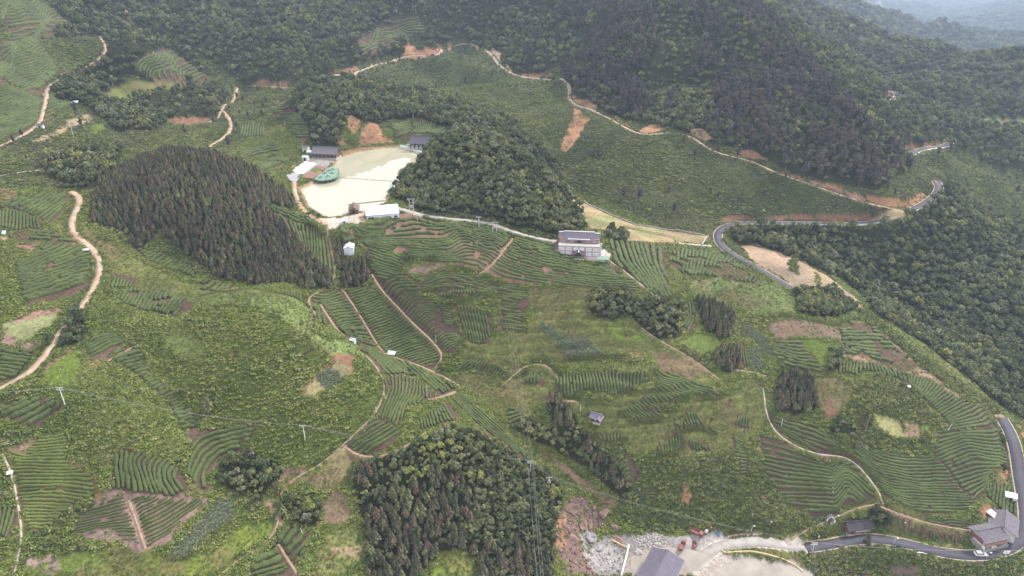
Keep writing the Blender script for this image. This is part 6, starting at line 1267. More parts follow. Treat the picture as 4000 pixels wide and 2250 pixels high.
# far forest, larger clumps of crowns
_fb = np.vstack([spread([BROAD, PINE], 7.0, 900, 1500, seed=7, top=12), spread([BROAD, PINE], 15.0, 1500, 3000, seed=8, top=20), spread([BROAD, PINE], 30.0, 3000, 8600, seed=9, top=30)])
_fr = np.hypot(_fb[:, 0], _fb[:, 1]); scatter('far_forest', 'hazy forest on the far valley sides', 'forest', 'broadleaf', _fb, rs.uniform(.7, 1.25, len(_fb)) * np.where(_fr < 1500, 3.8, np.where(_fr < 3000, 8.0, 16.0)), (.7, 1.0), 9)
# fir plantations
_c = np.vstack([spread([CONIF], 2.05, 90, 255, lambda x, y: .72 + .28 * (fbm(x, y, 12, 81) > .45), seed=11, top=6), spread([CONIF], 1.75, 255, 420, seed=12, top=6)])
_cs = (2.3 + 1.9 * rs.rand(len(_c)) ** .8 + .7 * fbm(_c[:, 0], _c[:, 1], 9.0, 71)) * np.where(np.hypot(_c[:, 0], _c[:, 1]) < 255, 1.2, 1.0)
plant_trees('fir', _c, _cs, 300, FIR_AT, 'pointed dark green fir tree', 'tree', 'fir trees', (.9, 1.2), 13, 'fir_plantation', 'dense fir trees planted over the rounded hill', 'fir wood')
# mountain pines
_p = spread([PINE], 3.7, 300, 900, lambda x, y: .22 + .5 * (fbm(x, y, 30, 15) > .47), 16, 9)
scatter('pine_wood', 'dark brownish pines standing over the mountain side', 'pine wood', 'pine', _p, rs.uniform(6.5, 10.5, len(_p)), (.85, 1.15), 17)
_p = spread([SCRUB], 17.0, 330, 620, lambda x, y: .5 * (fbm(x, y, 70, 25) > .5), 18, 9)
scatter('scattered_pines', 'single dark pines scattered over the scrub slopes', 'pines', 'pine', _p, rs.uniform(4.0, 7.0, len(_p)), (.85, 1.15), 19)
# scrub
_s = np.vstack([spread([SCRUB], 1.25, 90, 540, seed=21, top=2), spread([SCRUB], 2.6, 540, 900, seed=22, top=3)])
_ss = rs.uniform(.4, 1.1, len(_s)) * (.45 + 1.25 * fbm(_s[:, 0], _s[:, 1], 16.0, 75) ** 1.2) * (1 + .9 * sstep(480, 760, np.hypot(_s[:, 0], _s[:, 1])))
scatter('scrub', 'low dense scrub on the open slopes', 'scrub', 'scrub', _s, _ss, (.7, 1.25), 23)
_s = spread([BUSH], 1.05, 90, 460, seed=24, top=3); scatter('thicket', 'taller leafy bushes along banks and gullies', 'bushes', 'scrub', _s, rs.uniform(.55, 1.25, len(_s)), (.8, 1.5), 25)
_s = spread([WEED, GRASS, WEEDTEA], 3.4, 90, 430, lambda x, y: .06 + .5 * (fbm(x, y, 18, 35) > .6), 26, 2); scatter('loose_bushes', 'loose low bushes among the weeds', 'bushes', 'scrub', _s, rs.uniform(.4, 1.15, len(_s)), (.7, 1.3), 27)
# weeds and grass
_s = np.vstack([spread([WEED], .78, 90, 300, seed=31, top=1), spread([WEED], 1.1, 300, 520, seed=32, top=1)]); scatter('weeds', 'leafy green weeds covering the slopes', 'weeds', 'weed', _s, rs.uniform(.45, 1.15, len(_s)) * (.6 + .9 * fbm(_s[:, 0], _s[:, 1], 6.0, 61)), (.5, 1.3), 33)
_s = spread([WEEDTEA], 1.0, 90, 460, lambda x, y: .25 + .6 * (fbm(x, y, 9, 41) > .5), 34, 1); scatter('sparse_weeds', 'sparse weeds on reddish soil', 'weeds', 'weed', _s, rs.uniform(.3, .65, len(_s)), (.6, 1.2), 35)
_s = spread([GRASS], .85, 90, 470, lambda x, y: .35 + .6 * (fbm(x, y, 8, 45) > .42), 36, 1); scatter('grass', 'light green grass and herbs on the terraces', 'grass', 'grass', _s, rs.uniform(.5, 1.15, len(_s)), (.6, 1.2), 37)
_s = spread([GRASS], 1.3, 90, 470, lambda x, y: .2 + .7 * (fbm(x, y, 11, 49) > .5), 38, 1); scatter('herbs', 'leafy herbs between the grass', 'herbs', 'weed', _s, rs.uniform(.3, .7, len(_s)), (.6, 1.1), 39)
_s = spread([CROP], .62, 90, 470, None, 40, 1); scatter('vegetable_crop', 'bright green vegetable plants in plots', 'crop', 'crop', _s, rs.uniform(.28, .48, len(_s)), (.7, 1.1), 41)
_s = spread([CORN], .52, 90, 470, None, 42, 1); scatter('maize', 'blue green maize standing in plots', 'maize', 'maize', _s, rs.uniform(.6, .95, len(_s)), (.8, 1.2), 43)
_s = spread([DRY], 1.1, 90, 470, lambda x, y: .2 + .7 * fbm(x, y, 6, 55), 44, 1); scatter('dry_grass', 'straw coloured dry grass on the levelled field', 'dry grass', 'straw', _s, rs.uniform(.5, 1.0, len(_s)), (.5, 1.0), 45)
_s = spread([BARE], 1.2, 90, 640, lambda x, y: .12 + .8 * (fbm(x, y, 6, 58) > .52), 46, 1)
_keep = np.ones(len(_s), bool)
for (kind, label, hw, line), P in zip(ROADS, ROADLINES):
    _dd, _pp = dist_poly(_s[:, 0], _s[:, 1], P); _keep &= _dd > hw + .5
_keep &= ~inside(_s[:, 0], _s[:, 1], POND_W[:, :2]); _s = _s[_keep]
_px, _ = project(_s); _keep = ~((_px[:, 0] > 1490) & (_px[:, 0] < 2060) & (_px[:, 1] > 1335)) & ~((_px[:, 0] > 715) & (_px[:, 0] < 1110) & (_px[:, 1] > 355) & (_px[:, 1] < 580)); _s = _s[_keep]
scatter('bank_plants', 'small tufts on the bare red banks', 'plants', 'weed', _s, rs.uniform(.3, .9, len(_s)), (.6, 1.4), 47)
print('plants', len(_b), len(_fb), len(_c), len(_p), len(_ss))

# grassy banks along the lower edges of the terraces and on the crests
BANKS = [T(2,2,'450,1050 530,1095 780,1045 1040,1090 1180,1055 1300,955 1400,880 1450,830'), T(2,2,'1070,1250 1180,1310 1380,1350 1490,1320 1570,1205 1700,1085 1850,1060 2050,1120 2110,1095'), D('1095,758 1130,762 1165,754 1200,744 1245,748'), D('1062,745 1082,722 1120,737 1160,748'), T(2,2,'570,730 700,710 970,690 1150,680'),
 T(2,2,'1640,1445 1720,1450 1850,1405 1950,1440 2060,1460'), T(2,3,'1410,200 1530,255 1660,205 1740,110 1700,60'), T(2,3,'780,60 870,95 1000,130 1150,65 1160,90'), T(1,2,'1970,840 2150,835 2350,875 2500,915 2560,890'), T(3,2,'0,275 200,270 560,355 640,375 900,305 1050,335'), D('500,744 560,733 640,726 740,745 790,778'), T(3,2,'720,815 900,800 1150,815 1300,860 1450,960'), T(2,2,'20,905 80,880 220,740 350,745 440,840'), D('1160,672 1210,690 1270,716 1320,722'), T(0,3,'1700,1260 1850,1270 2000,1160 2250,960 2420,820'), T(1,2,'1500,1180 1480,1310 1430,1410'), T(2,2,'1400,800 1460,870 1470,950 1420,1020')]
_bp = []
for _l in BANKS:
    _w = cast(resample(np.array(_l), 4.0), Zg); _r = np.hypot(_w[:, 0], _w[:, 1]); _w = _w[np.abs(_r - np.median(_r)) < .25 * np.median(_r)]
    if len(_w) < 2: continue
    _q = resample(_w[:, :2], .28)
    for _k in range(3): _bp.append(_q + rs.randn(len(_q), 2) * .42)
_bp = np.vstack(_bp); _bp = _bp[~np.isin(cls_at(_bp[:, 0], _bp[:, 1]), (BARE,))]; _bp = np.column_stack([_bp, gz(_bp[:, 0], _bp[:, 1])])
scatter('bank_grass', 'light green grassy banks edging the terraces', 'grass', 'grass', _bp, rs.uniform(.7, 1.5, len(_bp)), (.7, 1.3), 48)

# weeds in the thickets, brush crowding the road edges
_s = spread([BUSH], 1.35, 90, 460, None, 51, 2); scatter('thicket_weeds', 'leafy weeds growing through the bushes', 'weeds', 'weed', _s + [0, 0, .25], rs.uniform(.6, 1.25, len(_s)), (.9, 1.9), 52)
_rb = []
for (kind, label, hw, line), P in zip(ROADS, ROADLINES):
    if kind not in ('asphalt', 'track', 'concrete'): continue
    t_ = np.gradient(P[:, :2], axis=0); t_ /= np.linalg.norm(t_, axis=1)[:, None] + 1e-9; n_ = np.stack([-t_[:, 1], t_[:, 0]], 1)
    for sd in (-1, 1):
        for rep_ in range(2):
            keep = rs.rand(len(P)) < .15 + .75 * (vnoise(P[:, 0], P[:, 1], 9.0, 60 + sd) > .45)
            off = hw + rs.uniform(.25, 1.9, len(P)) + (.6 if kind == 'asphalt' else 0)
            _rb.append((P[:, :2] + n_ * (sd * off)[:, None])[keep])
_rb = np.vstack(_rb); _ok = (fid_at(_rb[:, 0], _rb[:, 1]) < 0) & ~inside(_rb[:, 0], _rb[:, 1], POND_W[:, :2])
for (kind, label, hw, line), P in zip(ROADS, ROADLINES):
    _dd, _pp = dist_poly(_rb[:, 0], _rb[:, 1], P); _ok &= _dd > hw + .2
_rb = _rb[_ok]; _rb = np.column_stack([_rb, gz(_rb[:, 0], _rb[:, 1])]); _px, _ = project(_rb)
_rb = _rb[~((_px[:, 0] > 1490) & (_px[:, 0] < 2000) & (_px[:, 1] > 1335)) & ~((_px[:, 0] > 715) & (_px[:, 0] < 1110) & (_px[:, 1] > 355) & (_px[:, 1] < 580))]
scatter('roadside_brush', 'brush and tall weeds crowding the road edges', 'bushes', 'scrub', _rb, rs.uniform(.25, .8, len(_rb)), (.7, 1.4), 53)

_s = spread([SCRUB], 1.9, 330, 620, lambda x, y: .15 + .8 * (fbm(x, y, 24, 91) > .52), 54, 2); scatter('fern_patches', 'pale ferns in patches over the scrub slopes', 'ferns', 'weed', _s + [0, 0, .3], rs.uniform(.7, 1.5, len(_s)), (.6, 1.3), 55)
# ---------------------------------------------------------------- buildings and made things
class MB:
    def __init__(s): s.v = []; s.f = []
    def add(s, V, F):
        o = len(s.v); s.v += [tuple(map(float, q)) for q in V]; s.f += [tuple(int(i) + o for i in q) for q in F]; return s
    def box(s, x0, x1, y0, y1, z0, z1):
        V = [(x0, y0, z0), (x1, y0, z0), (x1, y1, z0), (x0, y1, z0), (x0, y0, z1), (x1, y0, z1), (x1, y1, z1), (x0, y1, z1)]
        return s.add(V, [(3, 2, 1, 0), (4, 5, 6, 7), (0, 1, 5, 4), (1, 2, 6, 5), (2, 3, 7, 6), (3, 0, 4, 7)])
    def prism(s, poly, axis, a, b):
        """outline in the two other axes swept along axis from a to b"""
        n = len(poly)
        def P(u, w, t): return (t, u, w) if axis == 0 else ((u, t, w) if axis == 1 else (u, w, t))
        V = [P(u, w, a) for u, w in poly] + [P(u, w, b) for u, w in poly]
        F = [tuple(range(n))[::-1], tuple(range(n, 2 * n))] + [(i, (i + 1) % n, n + (i + 1) % n, n + i) for i in range(n)]
        return s.add(V, F)
    def tube(s, pts, rad, k=7):
        V, F = tube(pts, rad if hasattr(rad, '__len__') else [rad] * len(pts), k); n = len(pts)
        s.add(V, F); o = len(s.v) - len(V); s.f.append(tuple(o + i for i in range(k))[::-1]); s.f.append(tuple(o + (n - 1) * k + i for i in range(k)))
        return s
    def slab(s, quad, t):
        """thick plate from four corners, thickness straight down"""
        V = list(quad) + [(x, y, z - t) for x, y, z in quad]
        return s.add(V, [(0, 1, 2, 3), (7, 6, 5, 4), (0, 4, 5, 1), (1, 5, 6, 2), (2, 6, 7, 3), (3, 7, 4, 0)])
    def build(s, name, mat, parent=None, smooth_=False):
        me = bpy.data.meshes.new(name); me.from_pydata(s.v, [], s.f)
        bm = bmesh.new(); bm.from_mesh(me); bmesh.ops.recalc_face_normals(bm, faces=bm.faces); bm.to_mesh(me); bm.free()
        if smooth_: me.polygons.foreach_set('use_smooth', np.ones(len(me.polygons), bool))
        me.materials.append(mat); me.update()
        return link(name, me, parent)

def at(px, py, z=None):
    p = cast([(px, py)], Zg)[0] if z is None else plane_pts([(px, py)], z)[0]
    return Vector(p)
def root(name, label, cat, loc, yaw=0.0, group=None):
    o = bpy.data.objects.new(name, None); COLL.objects.link(o); o.location = loc; o.rotation_euler = (0, 0, math.radians(yaw)); o.empty_display_size = 1.0
    return tag(o, label, cat, group)

M = {
 'wall': plain('white plaster', (0.60, 0.58, 0.55), .8, .2, .10, .5), 'pink': plain('pink brick', (0.40, 0.215, 0.18), .85, .2, .2, 1.5), 'paleglass': plain('pale curtained glass', (0.60, 0.66, 0.72), .25, .5, .12, 1.0), 'tile': plain('dark grey roof tiles', (0.105, 0.092, 0.12), .7, .3, .3, 1.2),
 'oldtile': plain('weathered grey tiles', (0.145, 0.132, 0.15), .85, .2, .35, 1.6), 'blacktile': plain('black tiles', (0.055, 0.048, 0.055), .75, .3, .35, 1.5), 'purpletile': plain('purple grey tiles', (0.175, 0.155, 0.20), .75, .3, .15, .8),
 'timber': plain('brown timber', (0.15, 0.095, 0.065), .85, .2, .35, 2.0), 'darktimber': plain('dark timber', (0.075, 0.055, 0.045), .85, .2, .3, 2.0), 'shingle': plain('brown shingles', (0.17, 0.125, 0.115), .9, .1, .35, 1.8),
 'glass': plain('window glass', (0.20, 0.27, 0.33), .12, .6, .2, .8), 'lattice': plain('dark lattice', (0.06, 0.05, 0.05), .7, .2, .2, 2.0), 'white': plain('white paint', (0.70, 0.69, 0.68), .6, .3, .06, .6), 'sheet': plain('white sheet metal', (0.62, 0.65, 0.70), .4, .5, .10, .4), 'bluesheet': plain('pale blue sheet metal', (0.62, 0.70, 0.82), .4, .5, .10, .4),
 'blue': plain('blue trim', (0.30, 0.38, 0.62), .5, .4, .1, .5), 'red': plain('red paint', (0.27, 0.10, 0.09), .7, .3, .2, 1.0), 'green': plain('green deck', (0.17, 0.27, 0.215), .7, .3, .2, .5), 'greendk': plain('dark green rail', (0.06, 0.16, 0.11), .6, .3, .2, 1.0),
 'conc': plain('grey concrete', (0.42, 0.40, 0.38), .9, .2, .2, .5), 'pole': plain('pole concrete', (0.60, 0.59, 0.58), .85, .2, .15, 1.0), 'steel': plain('galvanised steel', (0.48, 0.49, 0.50), .45, .5, .15, 2.0, metal=.6), 'wire': plain('aluminium wire', (0.42, 0.42, 0.44), .4, .5, .1, 1.0),
 'stone': plain('stone wall', (0.30, 0.27, 0.25), .9, .1, .4, .9), 'paleconc': plain('pale coping', (0.60, 0.57, 0.53), .9, .2, .2, .6), 'rubber': plain('black rubber', (0.03, 0.03, 0.03), .8, .3, .1, 2.0), 'carwhite': plain('white car paint', (0.80, 0.80, 0.80), .25, .6, .03, .5), 'carglass': plain('car glass', (0.03, 0.035, 0.04), .08, .8, .05, .5),
 'lamp': plain('lamp glass', (0.85, 0.25, 0.10), .3, .5, .05, 1), 'clear': plain('headlight glass', (0.8, 0.8, 0.75), .2, .5, .05, 1), 'yellowst': plain('yellowish kerb stone', (0.48, 0.38, 0.22), .9, .2, .2, .7), 'solar': plain('solar cells', (0.45, 0.52, 0.60), .2, .6, .1, 1.5), 'dark': plain('dark opening', (0.02, 0.02, 0.022), .9, .1, .1, 1), 'bluetarp': plain('blue tarpaulin', (0.08, 0.16, 0.38), .7, .3, .2, 1.0),
 'rubble': plain('broken pale stone', (0.36, 0.33, 0.31), .95, .1, .35, 1.2), 'rock': plain('reddish rock', (0.20, 0.135, 0.115), .95, .1, .45, .6, .5), 'grock': plain('grey rock', (0.25, 0.23, 0.23), .95, .1, .4, .7, .5), 'rust': plain('rusty sheet', (0.30, 0.17, 0.11), .8, .2, .4, 1.2),
}

def gable(parent, name, x0, x1, y0, y1, ze, zr, mat, over=.5, th=.16, ridge_mat=None, along='x', sweep=0.0):
    """two roof slopes with eaves, plus a ridge; ridge along x or y"""
    r = []
    if along == 'x':
        ym = (y0 + y1) / 2; dz = (zr - ze) / (ym - y0) * over
        for sgn, ya in ((-1, y0 - over), (1, y1 + over)):
            mb = MB(); n = 6
            for k in range(n):                                       # courses follow a slight sag of the slope
                a, b = k / n, (k + 1) / n
                f = lambda t: (ya + (ym - ya) * t, ze - dz + (zr - ze + dz) * t - sweep * math.sin(math.pi * t))
                (yA, zA), (yB, zB) = f(a), f(b)
                mb.slab([(x0 - over, yA, zA + .02), (x1 + over, yA, zA + .02), (x1 + over, yB, zB - .02), (x0 - over, yB, zB - .02)] if sgn < 0 else [(x1 + over, yA, zA + .02), (x0 - over, yA, zA + .02), (x0 - over, yB, zB - .02), (x1 + over, yB, zB - .02)], th)
            r.append(mb.build(name, mat, parent))
        rd = MB().box(x0 - over - .05, x1 + over + .05, ym - .16, ym + .16, zr - .08, zr + .22)
    else:
        xm = (x0 + x1) / 2; dz = (zr - ze) / (xm - x0) * over
        for sgn, xa in ((-1, x0 - over), (1, x1 + over)):
            mb = MB(); n = 6
            for k in range(n):
                a, b = k / n, (k + 1) / n
                f = lambda t: (xa + (xm - xa) * t, ze - dz + (zr - ze + dz) * t - sweep * math.sin(math.pi * t))
                (xA, zA), (xB, zB) = f(a), f(b)
                mb.slab([(xA, y1 + over, zA + .02), (xA, y0 - over, zA + .02), (xB, y0 - over, zB - .02), (xB, y1 + over, zB - .02)] if sgn < 0 else [(xA, y0 - over, zA + .02), (xA, y1 + over, zA + .02), (xB, y1 + over, zB - .02), (xB, y0 - over, zB - .02)], th)
            r.append(mb.build(name, mat, parent))
        rd = MB().box(xm - .16, xm + .16, y0 - over - .05, y1 + over + .05, zr - .08, zr + .22)
    rd.build('ridge', ridge_mat or mat, r[0])
    return r
def gable_walls(parent, x0, x1, y0, y1, z0, ze, zr, mat, along='x', name='wall'):
    mb = MB(); ze -= .36; zr -= .30
    if along == 'x':
        mb.prism([(y0, z0), (y1, z0), (y1, ze), ((y0 + y1) / 2, zr - .12), (y0, ze)], 0, x0, x1)
    else:
        mb.prism([(x0, z0), (x1, z0), (x1, ze), ((x0 + x1) / 2, zr - .12), (x0, ze)], 1, y0, y1)
    return mb.build(name, mat, parent)
def window(parent, x, z, w, h, y, mat_frame, mat_pane, bars=2, name='window'):
    """window in a wall that faces -y at plane y: frame, pane, bars"""
    fr = MB(); t = .09
    fr.box(x - w / 2, x + w / 2, y - .07, y + .02, z, z + t).box(x - w / 2, x + w / 2, y - .07, y + .02, z + h - t, z + h).box(x - w / 2, x - w / 2 + t, y - .07, y + .02, z + t, z + h - t).box(x + w / 2 - t, x + w / 2, y - .07, y + .02, z + t, z + h - t)
    f = fr.build(name, mat_frame, parent)
    MB().box(x - w / 2 + t, x + w / 2 - t, y - .03, y + .01, z + t, z + h - t).build('pane', mat_pane, f)
    if bars:
        b = MB()
        for k in range(1, bars + 1):
            q = x - w / 2 + w * k / (bars + 1); b.box(q - .03, q + .03, y - .06, y - .035, z + t, z + h - t)
        b.box(x - w / 2 + t, x + w / 2 - t, y - .06, y - .04, z + h * .5 - .03, z + h * .5 + .03); b.build('glazing_bars', mat_frame if bars < 3 else M['lattice'], f)
    return f
def door(parent, x, z, w, h, y, mat, name='door'):
    d = MB().box(x - w / 2, x + w / 2, y - .06, y + .02, z, z + h).build(name, mat, parent)
    MB().box(x + w * .32, x + w * .38, y - .11, y - .06, z + h * .45, z + h * .52).build('handle', M['steel'], d)
    return d
def railing(parent, pts, h, mat, name='railing', step=1.2, r=.035):
    mb = MB(); P = resample(np.array(pts, float), step)
    for p in P: mb.tube([(p[0], p[1], p[2]), (p[0], p[1], p[2] + h)], r, 5)
    for f in (1.0, .55): mb.tube([(p[0], p[1], p[2] + h * f) for p in P], r, 5)
    return mb.build(name, mat, parent)

# --- three storey house
def big_house():
    o = root('guest_house', 'three storey guest house with white windows, porch gable and dark tiled roof', 'house', at(1459, 646) + Vector((0, 5.2, .1)), -7); o.scale = (1.04, 1.16, .8)
    x0, x1, y0, y1 = -8.6, 8.6, -4.4, 5.2
    MB().box(x0 - .7, x1 + 2.6, y0 - 1.9, y1 + .8, -2.2, .12).build('plinth', M['conc'], o)
    MB().box(x0, x1, y0, y1, .1, 6.1).build('wall', M['pink'], o)
    b = MB()
    for z in (.15, 2.95, 5.75): b.box(x0 - .08, x1 + .08, y0 - .1, y0 - .002, z, z + .3)
    for x in (-8.5, -5.7, -2.7, 2.7, 5.7, 8.5): b.box(x - .14, x + .14, y0 - .14, y0 - .101, .12, 6.05)
    b.build('pale_bands', plain('pale pink stone', (0.50, 0.36, 0.32), .85, .2, .15, 1.0), o)
    for z in (.75, 3.5):
        for x in (-7.2, -4.2, 4.2, 7.2):
            window(o, x, z, 2.3, 1.9, y0, M['white'], M['paleglass'], 3)
    for x in (-1.25, 1.25): window(o, x, 3.5, 2.0, 1.9, y0, M['white'], M['paleglass'], 2)
    for y in (-2.4, .4, 3.2):
        for z in (.9, 3.6):
            mb = MB().box(x1 + .0, x1 + .06, y - .7, y + .7, z, z + 1.5); w = mb.build('window', M['white'], o); MB().box(x1 + .061, x1 + .09, y - .58, y + .58, z + .12, z + 1.38).build('pane', M['glass'], w)
    # porch
    p = MB().box(-2.4, 2.4, y0 - 2.4, y0 - .02, -.9, .1).build('porch_floor', M['conc'], o)
    for x in (-2.1, 2.1): MB().tube([(x, y0 - 2.1, .1), (x, y0 - 2.1, 2.9)], .16, 8).build('column', M['red'], o)
    gable(o, 'porch_roof', -2.4, 2.4, y0 - 2.3, y0 - .1, 2.9, 4.1, M['tile'], .35, .14, M['white'], 'y')
    MB().prism([(-2.3, 2.85), (2.3, 2.85), (0, 3.95)], 1, y0 - 2.22, y0 - 2.1).build('porch_gable', M['darktimber'], o)
    door(o, 0, .12, 1.7, 2.2, y0 - .02, M['darktimber'])
    # terrace with balustrade in front of the third storey
    ys = y0 + 3.0
    MB().box(x0 - .1, x1 + .1, y0 - .15, ys, 6.1, 6.25).build('terrace_floor', M['conc'], o)
    bal = MB().box(x0 - .05, x1 + .05, y0 - .12, y0 + .06, 6.25, 6.45).box(x0 - .05, x1 + .05, y0 - .12, y0 + .06, 7.05, 7.25)
    for k in range(58): q = x0 + .1 + k * (x1 - x0 - .2) / 57; bal.tube([(q, y0 - .03, 6.45), (q, y0 - .03, 7.05)], .06, 5)
    bal.build('balustrade', M['white'], o)
    MB().box(x0 + .2, x1 - .2, ys, y1, 6.1, 8.7).build('upper_wall', M['pink'], o)
    for x in (-6.5, -3.4, 3.4, 6.5): window(o, x, 6.9, 1.5, 1.4, ys, M['white'], M['glass'], 2)
    door(o, 0, 6.26, 1.8, 2.1, ys, M['darktimber'])
    for x in (-7.3, -1.6, 1.6, 7.3): MB().box(x - .12, x + .12, ys - .15, ys - .02, 6.25, 8.7).build('pilaster', M['red'], o)
    # roof in three steps with white ridges
    gable(o, 'roof', -5.9, 5.6, ys - .2, y1 + .1, 8.8, 11.2, M['tile'], .7, .18, M['white'], 'x', .15)
    gable(o, 'wing_roof', -9.0, -6.62, ys - .1, y1, 8.5, 10.7, M['tile'], .0, .18, M['white'], 'x', .12); gable(o, 'wing_roof', 6.32, 8.8, ys - .1, y1, 8.45, 10.6, M['tile'], .0, .18, M['white'], 'x', .12)
    MB().box(-4.6, 4.3, ys - 1.35, ys - 1.1, 9.1, 9.3).box(-4.6, -4.35, ys - 1.5, ys - .7, 8.9, 9.4).box(4.05, 4.3, ys - 1.5, ys - .7, 8.9, 9.4).build('eave_beam', M['white'], o)
    # left lean-to roof and side stair
    MB().slab([(x0 - 1.6, y0 - .4, 3.2), (x0, y0 - .4, 4.4), (x0, y1, 4.4), (x0 - 1.6, y1, 3.2)], .15).build('side_roof', M['tile'], o)
    MB().box(x0 - 1.3, x0, y0, y1 - .5, .1, 3.2).build('side_wall', M['wall'], o)
    MB().tube([(x1 + .7, y0 + 1.5, 6.2), (x1 + .7, y0 + 1.5, 7.4)], .45, 10).build('water_tank', M['steel'], o)
    st = MB().box(x1 - .4, x1 + .9, y0 + 1.0, y0 + 2.1, 0.1, 6.2); st.build('stair_tower', M['wall'], o)
    railing(o, [(x0 - .6, y0 - 1.8, .12), (x1 + 2.5, y0 - 1.8, .12)], .9, M['white'])
    return o
big_house()
_c = at(1517, 661); o = root('carport', 'green glazed carport on posts below the three storey house', 'carport', _c, -6)
MB().slab([(-2.6, -1.4, 2.0), (2.6, -1.4, 2.0), (2.6, 1.4, 2.5), (-2.6, 1.4, 2.5)], .08).build('roof', M['green'], o)
for x in (-2.4, 2.4):
    for y, h in ((-1.2, 2.0), (1.2, 2.4)): MB().tube([(x, y, -.8), (x, y, h - .05)], .06, 6).build('post', M['steel'], o)
for k in range(5): MB().box(-2.5 + k * 1.23, -2.44 + k * 1.23, -1.38, 1.38, 2.27, 2.33).build('rafter', M['white'], o)

# --- lodges by the pond
def lodge(name, label, loc, yaw, L, W, ze, zr, roofm, wallm, base, white_front=False):
    o = root(name, label, 'house', loc, yaw)
    MB().box(-L / 2 - .5, L / 2 + .5, -W / 2 - 1.3, W / 2 + .4, -1.5, .15).build('plinth', base, o)
    gable_walls(o, -L / 2, L / 2, -W / 2, W / 2, .15, ze, zr, wallm)
    nb = int(L / 2.3)
    for k in range(nb):
        x = -L / 2 + (k + .5) * L / nb
        if k == nb // 2: door(o, x, .16, 1.2, 2.1, -W / 2 - .01, M['red'])
        else: window(o, x, .9, 1.2, 1.25, -W / 2 - .005, M['white'] if white_front else M['darktimber'], M['glass'], 2)
    for k in range(nb + 1): MB().tube([(-L / 2 + k * L / nb, -W / 2 - .95, .15), (-L / 2 + k * L / nb, -W / 2 - .95, ze - .25)], .1, 6).build('post', M['darktimber'], o)
    if white_front:
        mb = MB()
        for k in range(nb): mb.box(-L / 2 + k * L / nb + .3, -L / 2 + (k + 1) * L / nb - .3, -W / 2 - .05, -W / 2 - .01, .2, .85)
        mb.build('white_panels', M['white'], o)
    gable(o, 'roof', -L / 2, L / 2, -W / 2 - .6, W / 2, ze, zr, roofm, .75, .18, None, 'x', .18)
    return o
lodge('lakeside_lodge', 'long brown timber lodge with grey roof on the left pond shore', at(812, 398, WATER_Z + 1.6) + Vector((1.5, 3.6, .05)), -9, 14.2, 6.6, 3.2, 5.9, M['oldtile'], M['timber'], M['conc'])
o = lodge('far_lodge', 'dark roofed lodge with white panels at the far end of the pond', at(1062, 376, WATER_Z + 1.5) + Vector((1.0, 4.2, .1)), -11, 15.5, 7.0, 3.9, 7.2, M['tile'], M['darktimber'], M['conc'], True)
# timber rail by the far lodge
_a = [at(q[0], q[1], WATER_Z + 1.5) for q in ((1005, 368), (1030, 372), (1056, 382), (1068, 388))]
o = root('shore_terrace', 'green terrace edge with white kerb below the far lodge', 'terrace', _a[0]); _l = [tuple(q - _a[0]) for q in _a]
mb = MB()
for p, q in zip(_l[:-1], _l[1:]): mb.slab([(p[0], p[1], .25), (q[0], q[1], .25), (q[0], q[1] + .7, .25), (p[0], p[1] + .7, .25)], 1.9)
mb.build('kerb', M['paleconc'], o); mb = MB()
for p, q in zip(_l[:-1], _l[1:]): mb.slab([(p[0], p[1] + .75, .12), (q[0], q[1] + .75, .12), (q[0] + .3, q[1] + 4.0, .12), (p[0] + .3, p[1] + 4.0, .12)], .3)
mb.build('green_paving', M['green'], o)
for k, (x, y) in enumerate(((1026, 365), (1034, 367))):
    t = root('lounge_chair', 'pale lounge chair on the green terrace, %s' % ('left of two' if k == 0 else 'right of two'), 'chair', at(x, y, WATER_Z + 1.62), 20)
    MB().slab([(-.9, -.4, .45), (.9, -.4, .45), (.9, .4, .45), (-.9, .4, .45)], .1).build('seat', M['white'], t); MB().slab([(.9, -.4, .45), (1.5, -.4, 1.0), (1.5, .4, 1.0), (.9, .4, .45)], .1).build('backrest', M['white'], t)
    for q in (-.7, .7): MB().box(q - .05, q + .05, -.35, .35, 0, .34).build('leg', M['steel'], t)

def hut(name, label, cat, loc, yaw, L, W, ze, zr, wallm, roofm, along='x', over=.25, opening=True, ridge=None):
    o = root(name, label, cat, loc, yaw)
    gable_walls(o, -L / 2, L / 2, -W / 2, W / 2, -.8, ze, zr, wallm, along)
    gable(o, 'roof', -L / 2, L / 2, -W / 2, W / 2, ze, zr, roofm, over, .1, ridge, along)
    if opening: door(o, 0, 0.0, min(1.1, L * .35), min(1.9, ze * .8), -W / 2 - .01, M['dark'])
    return o
hut('pump_house', 'small tall white hut with grey roof behind the lakeside lodge', 'hut', at(771, 384), -12, 3.4, 3.2, 3.6, 4.3, M['wall'], M['oldtile'])
hut('white_cabin', 'low white cabin in front of the lakeside lodge', 'hut', at(770, 403), -12, 3.2, 2.6, 2.2, 2.6, M['wall'], M['sheet'])
o = root('glass_lean_to', 'small glazed lean-to beside the lakeside lodge', 'shed', at(780, 389), -12)
MB().slab([(-1.7, -1.0, 1.7), (1.7, -1.0, 1.7), (1.7, 1.0, 2.4), (-1.7, 1.0, 2.4)], .06).build('roof', M['solar'], o)
for x in (-1.5, 1.5):
    for y, h in ((-.9, 1.68), (.9, 2.3)): MB().tube([(x, y, -.4), (x, y, h)], .05, 5).build('post', M['steel'], o)
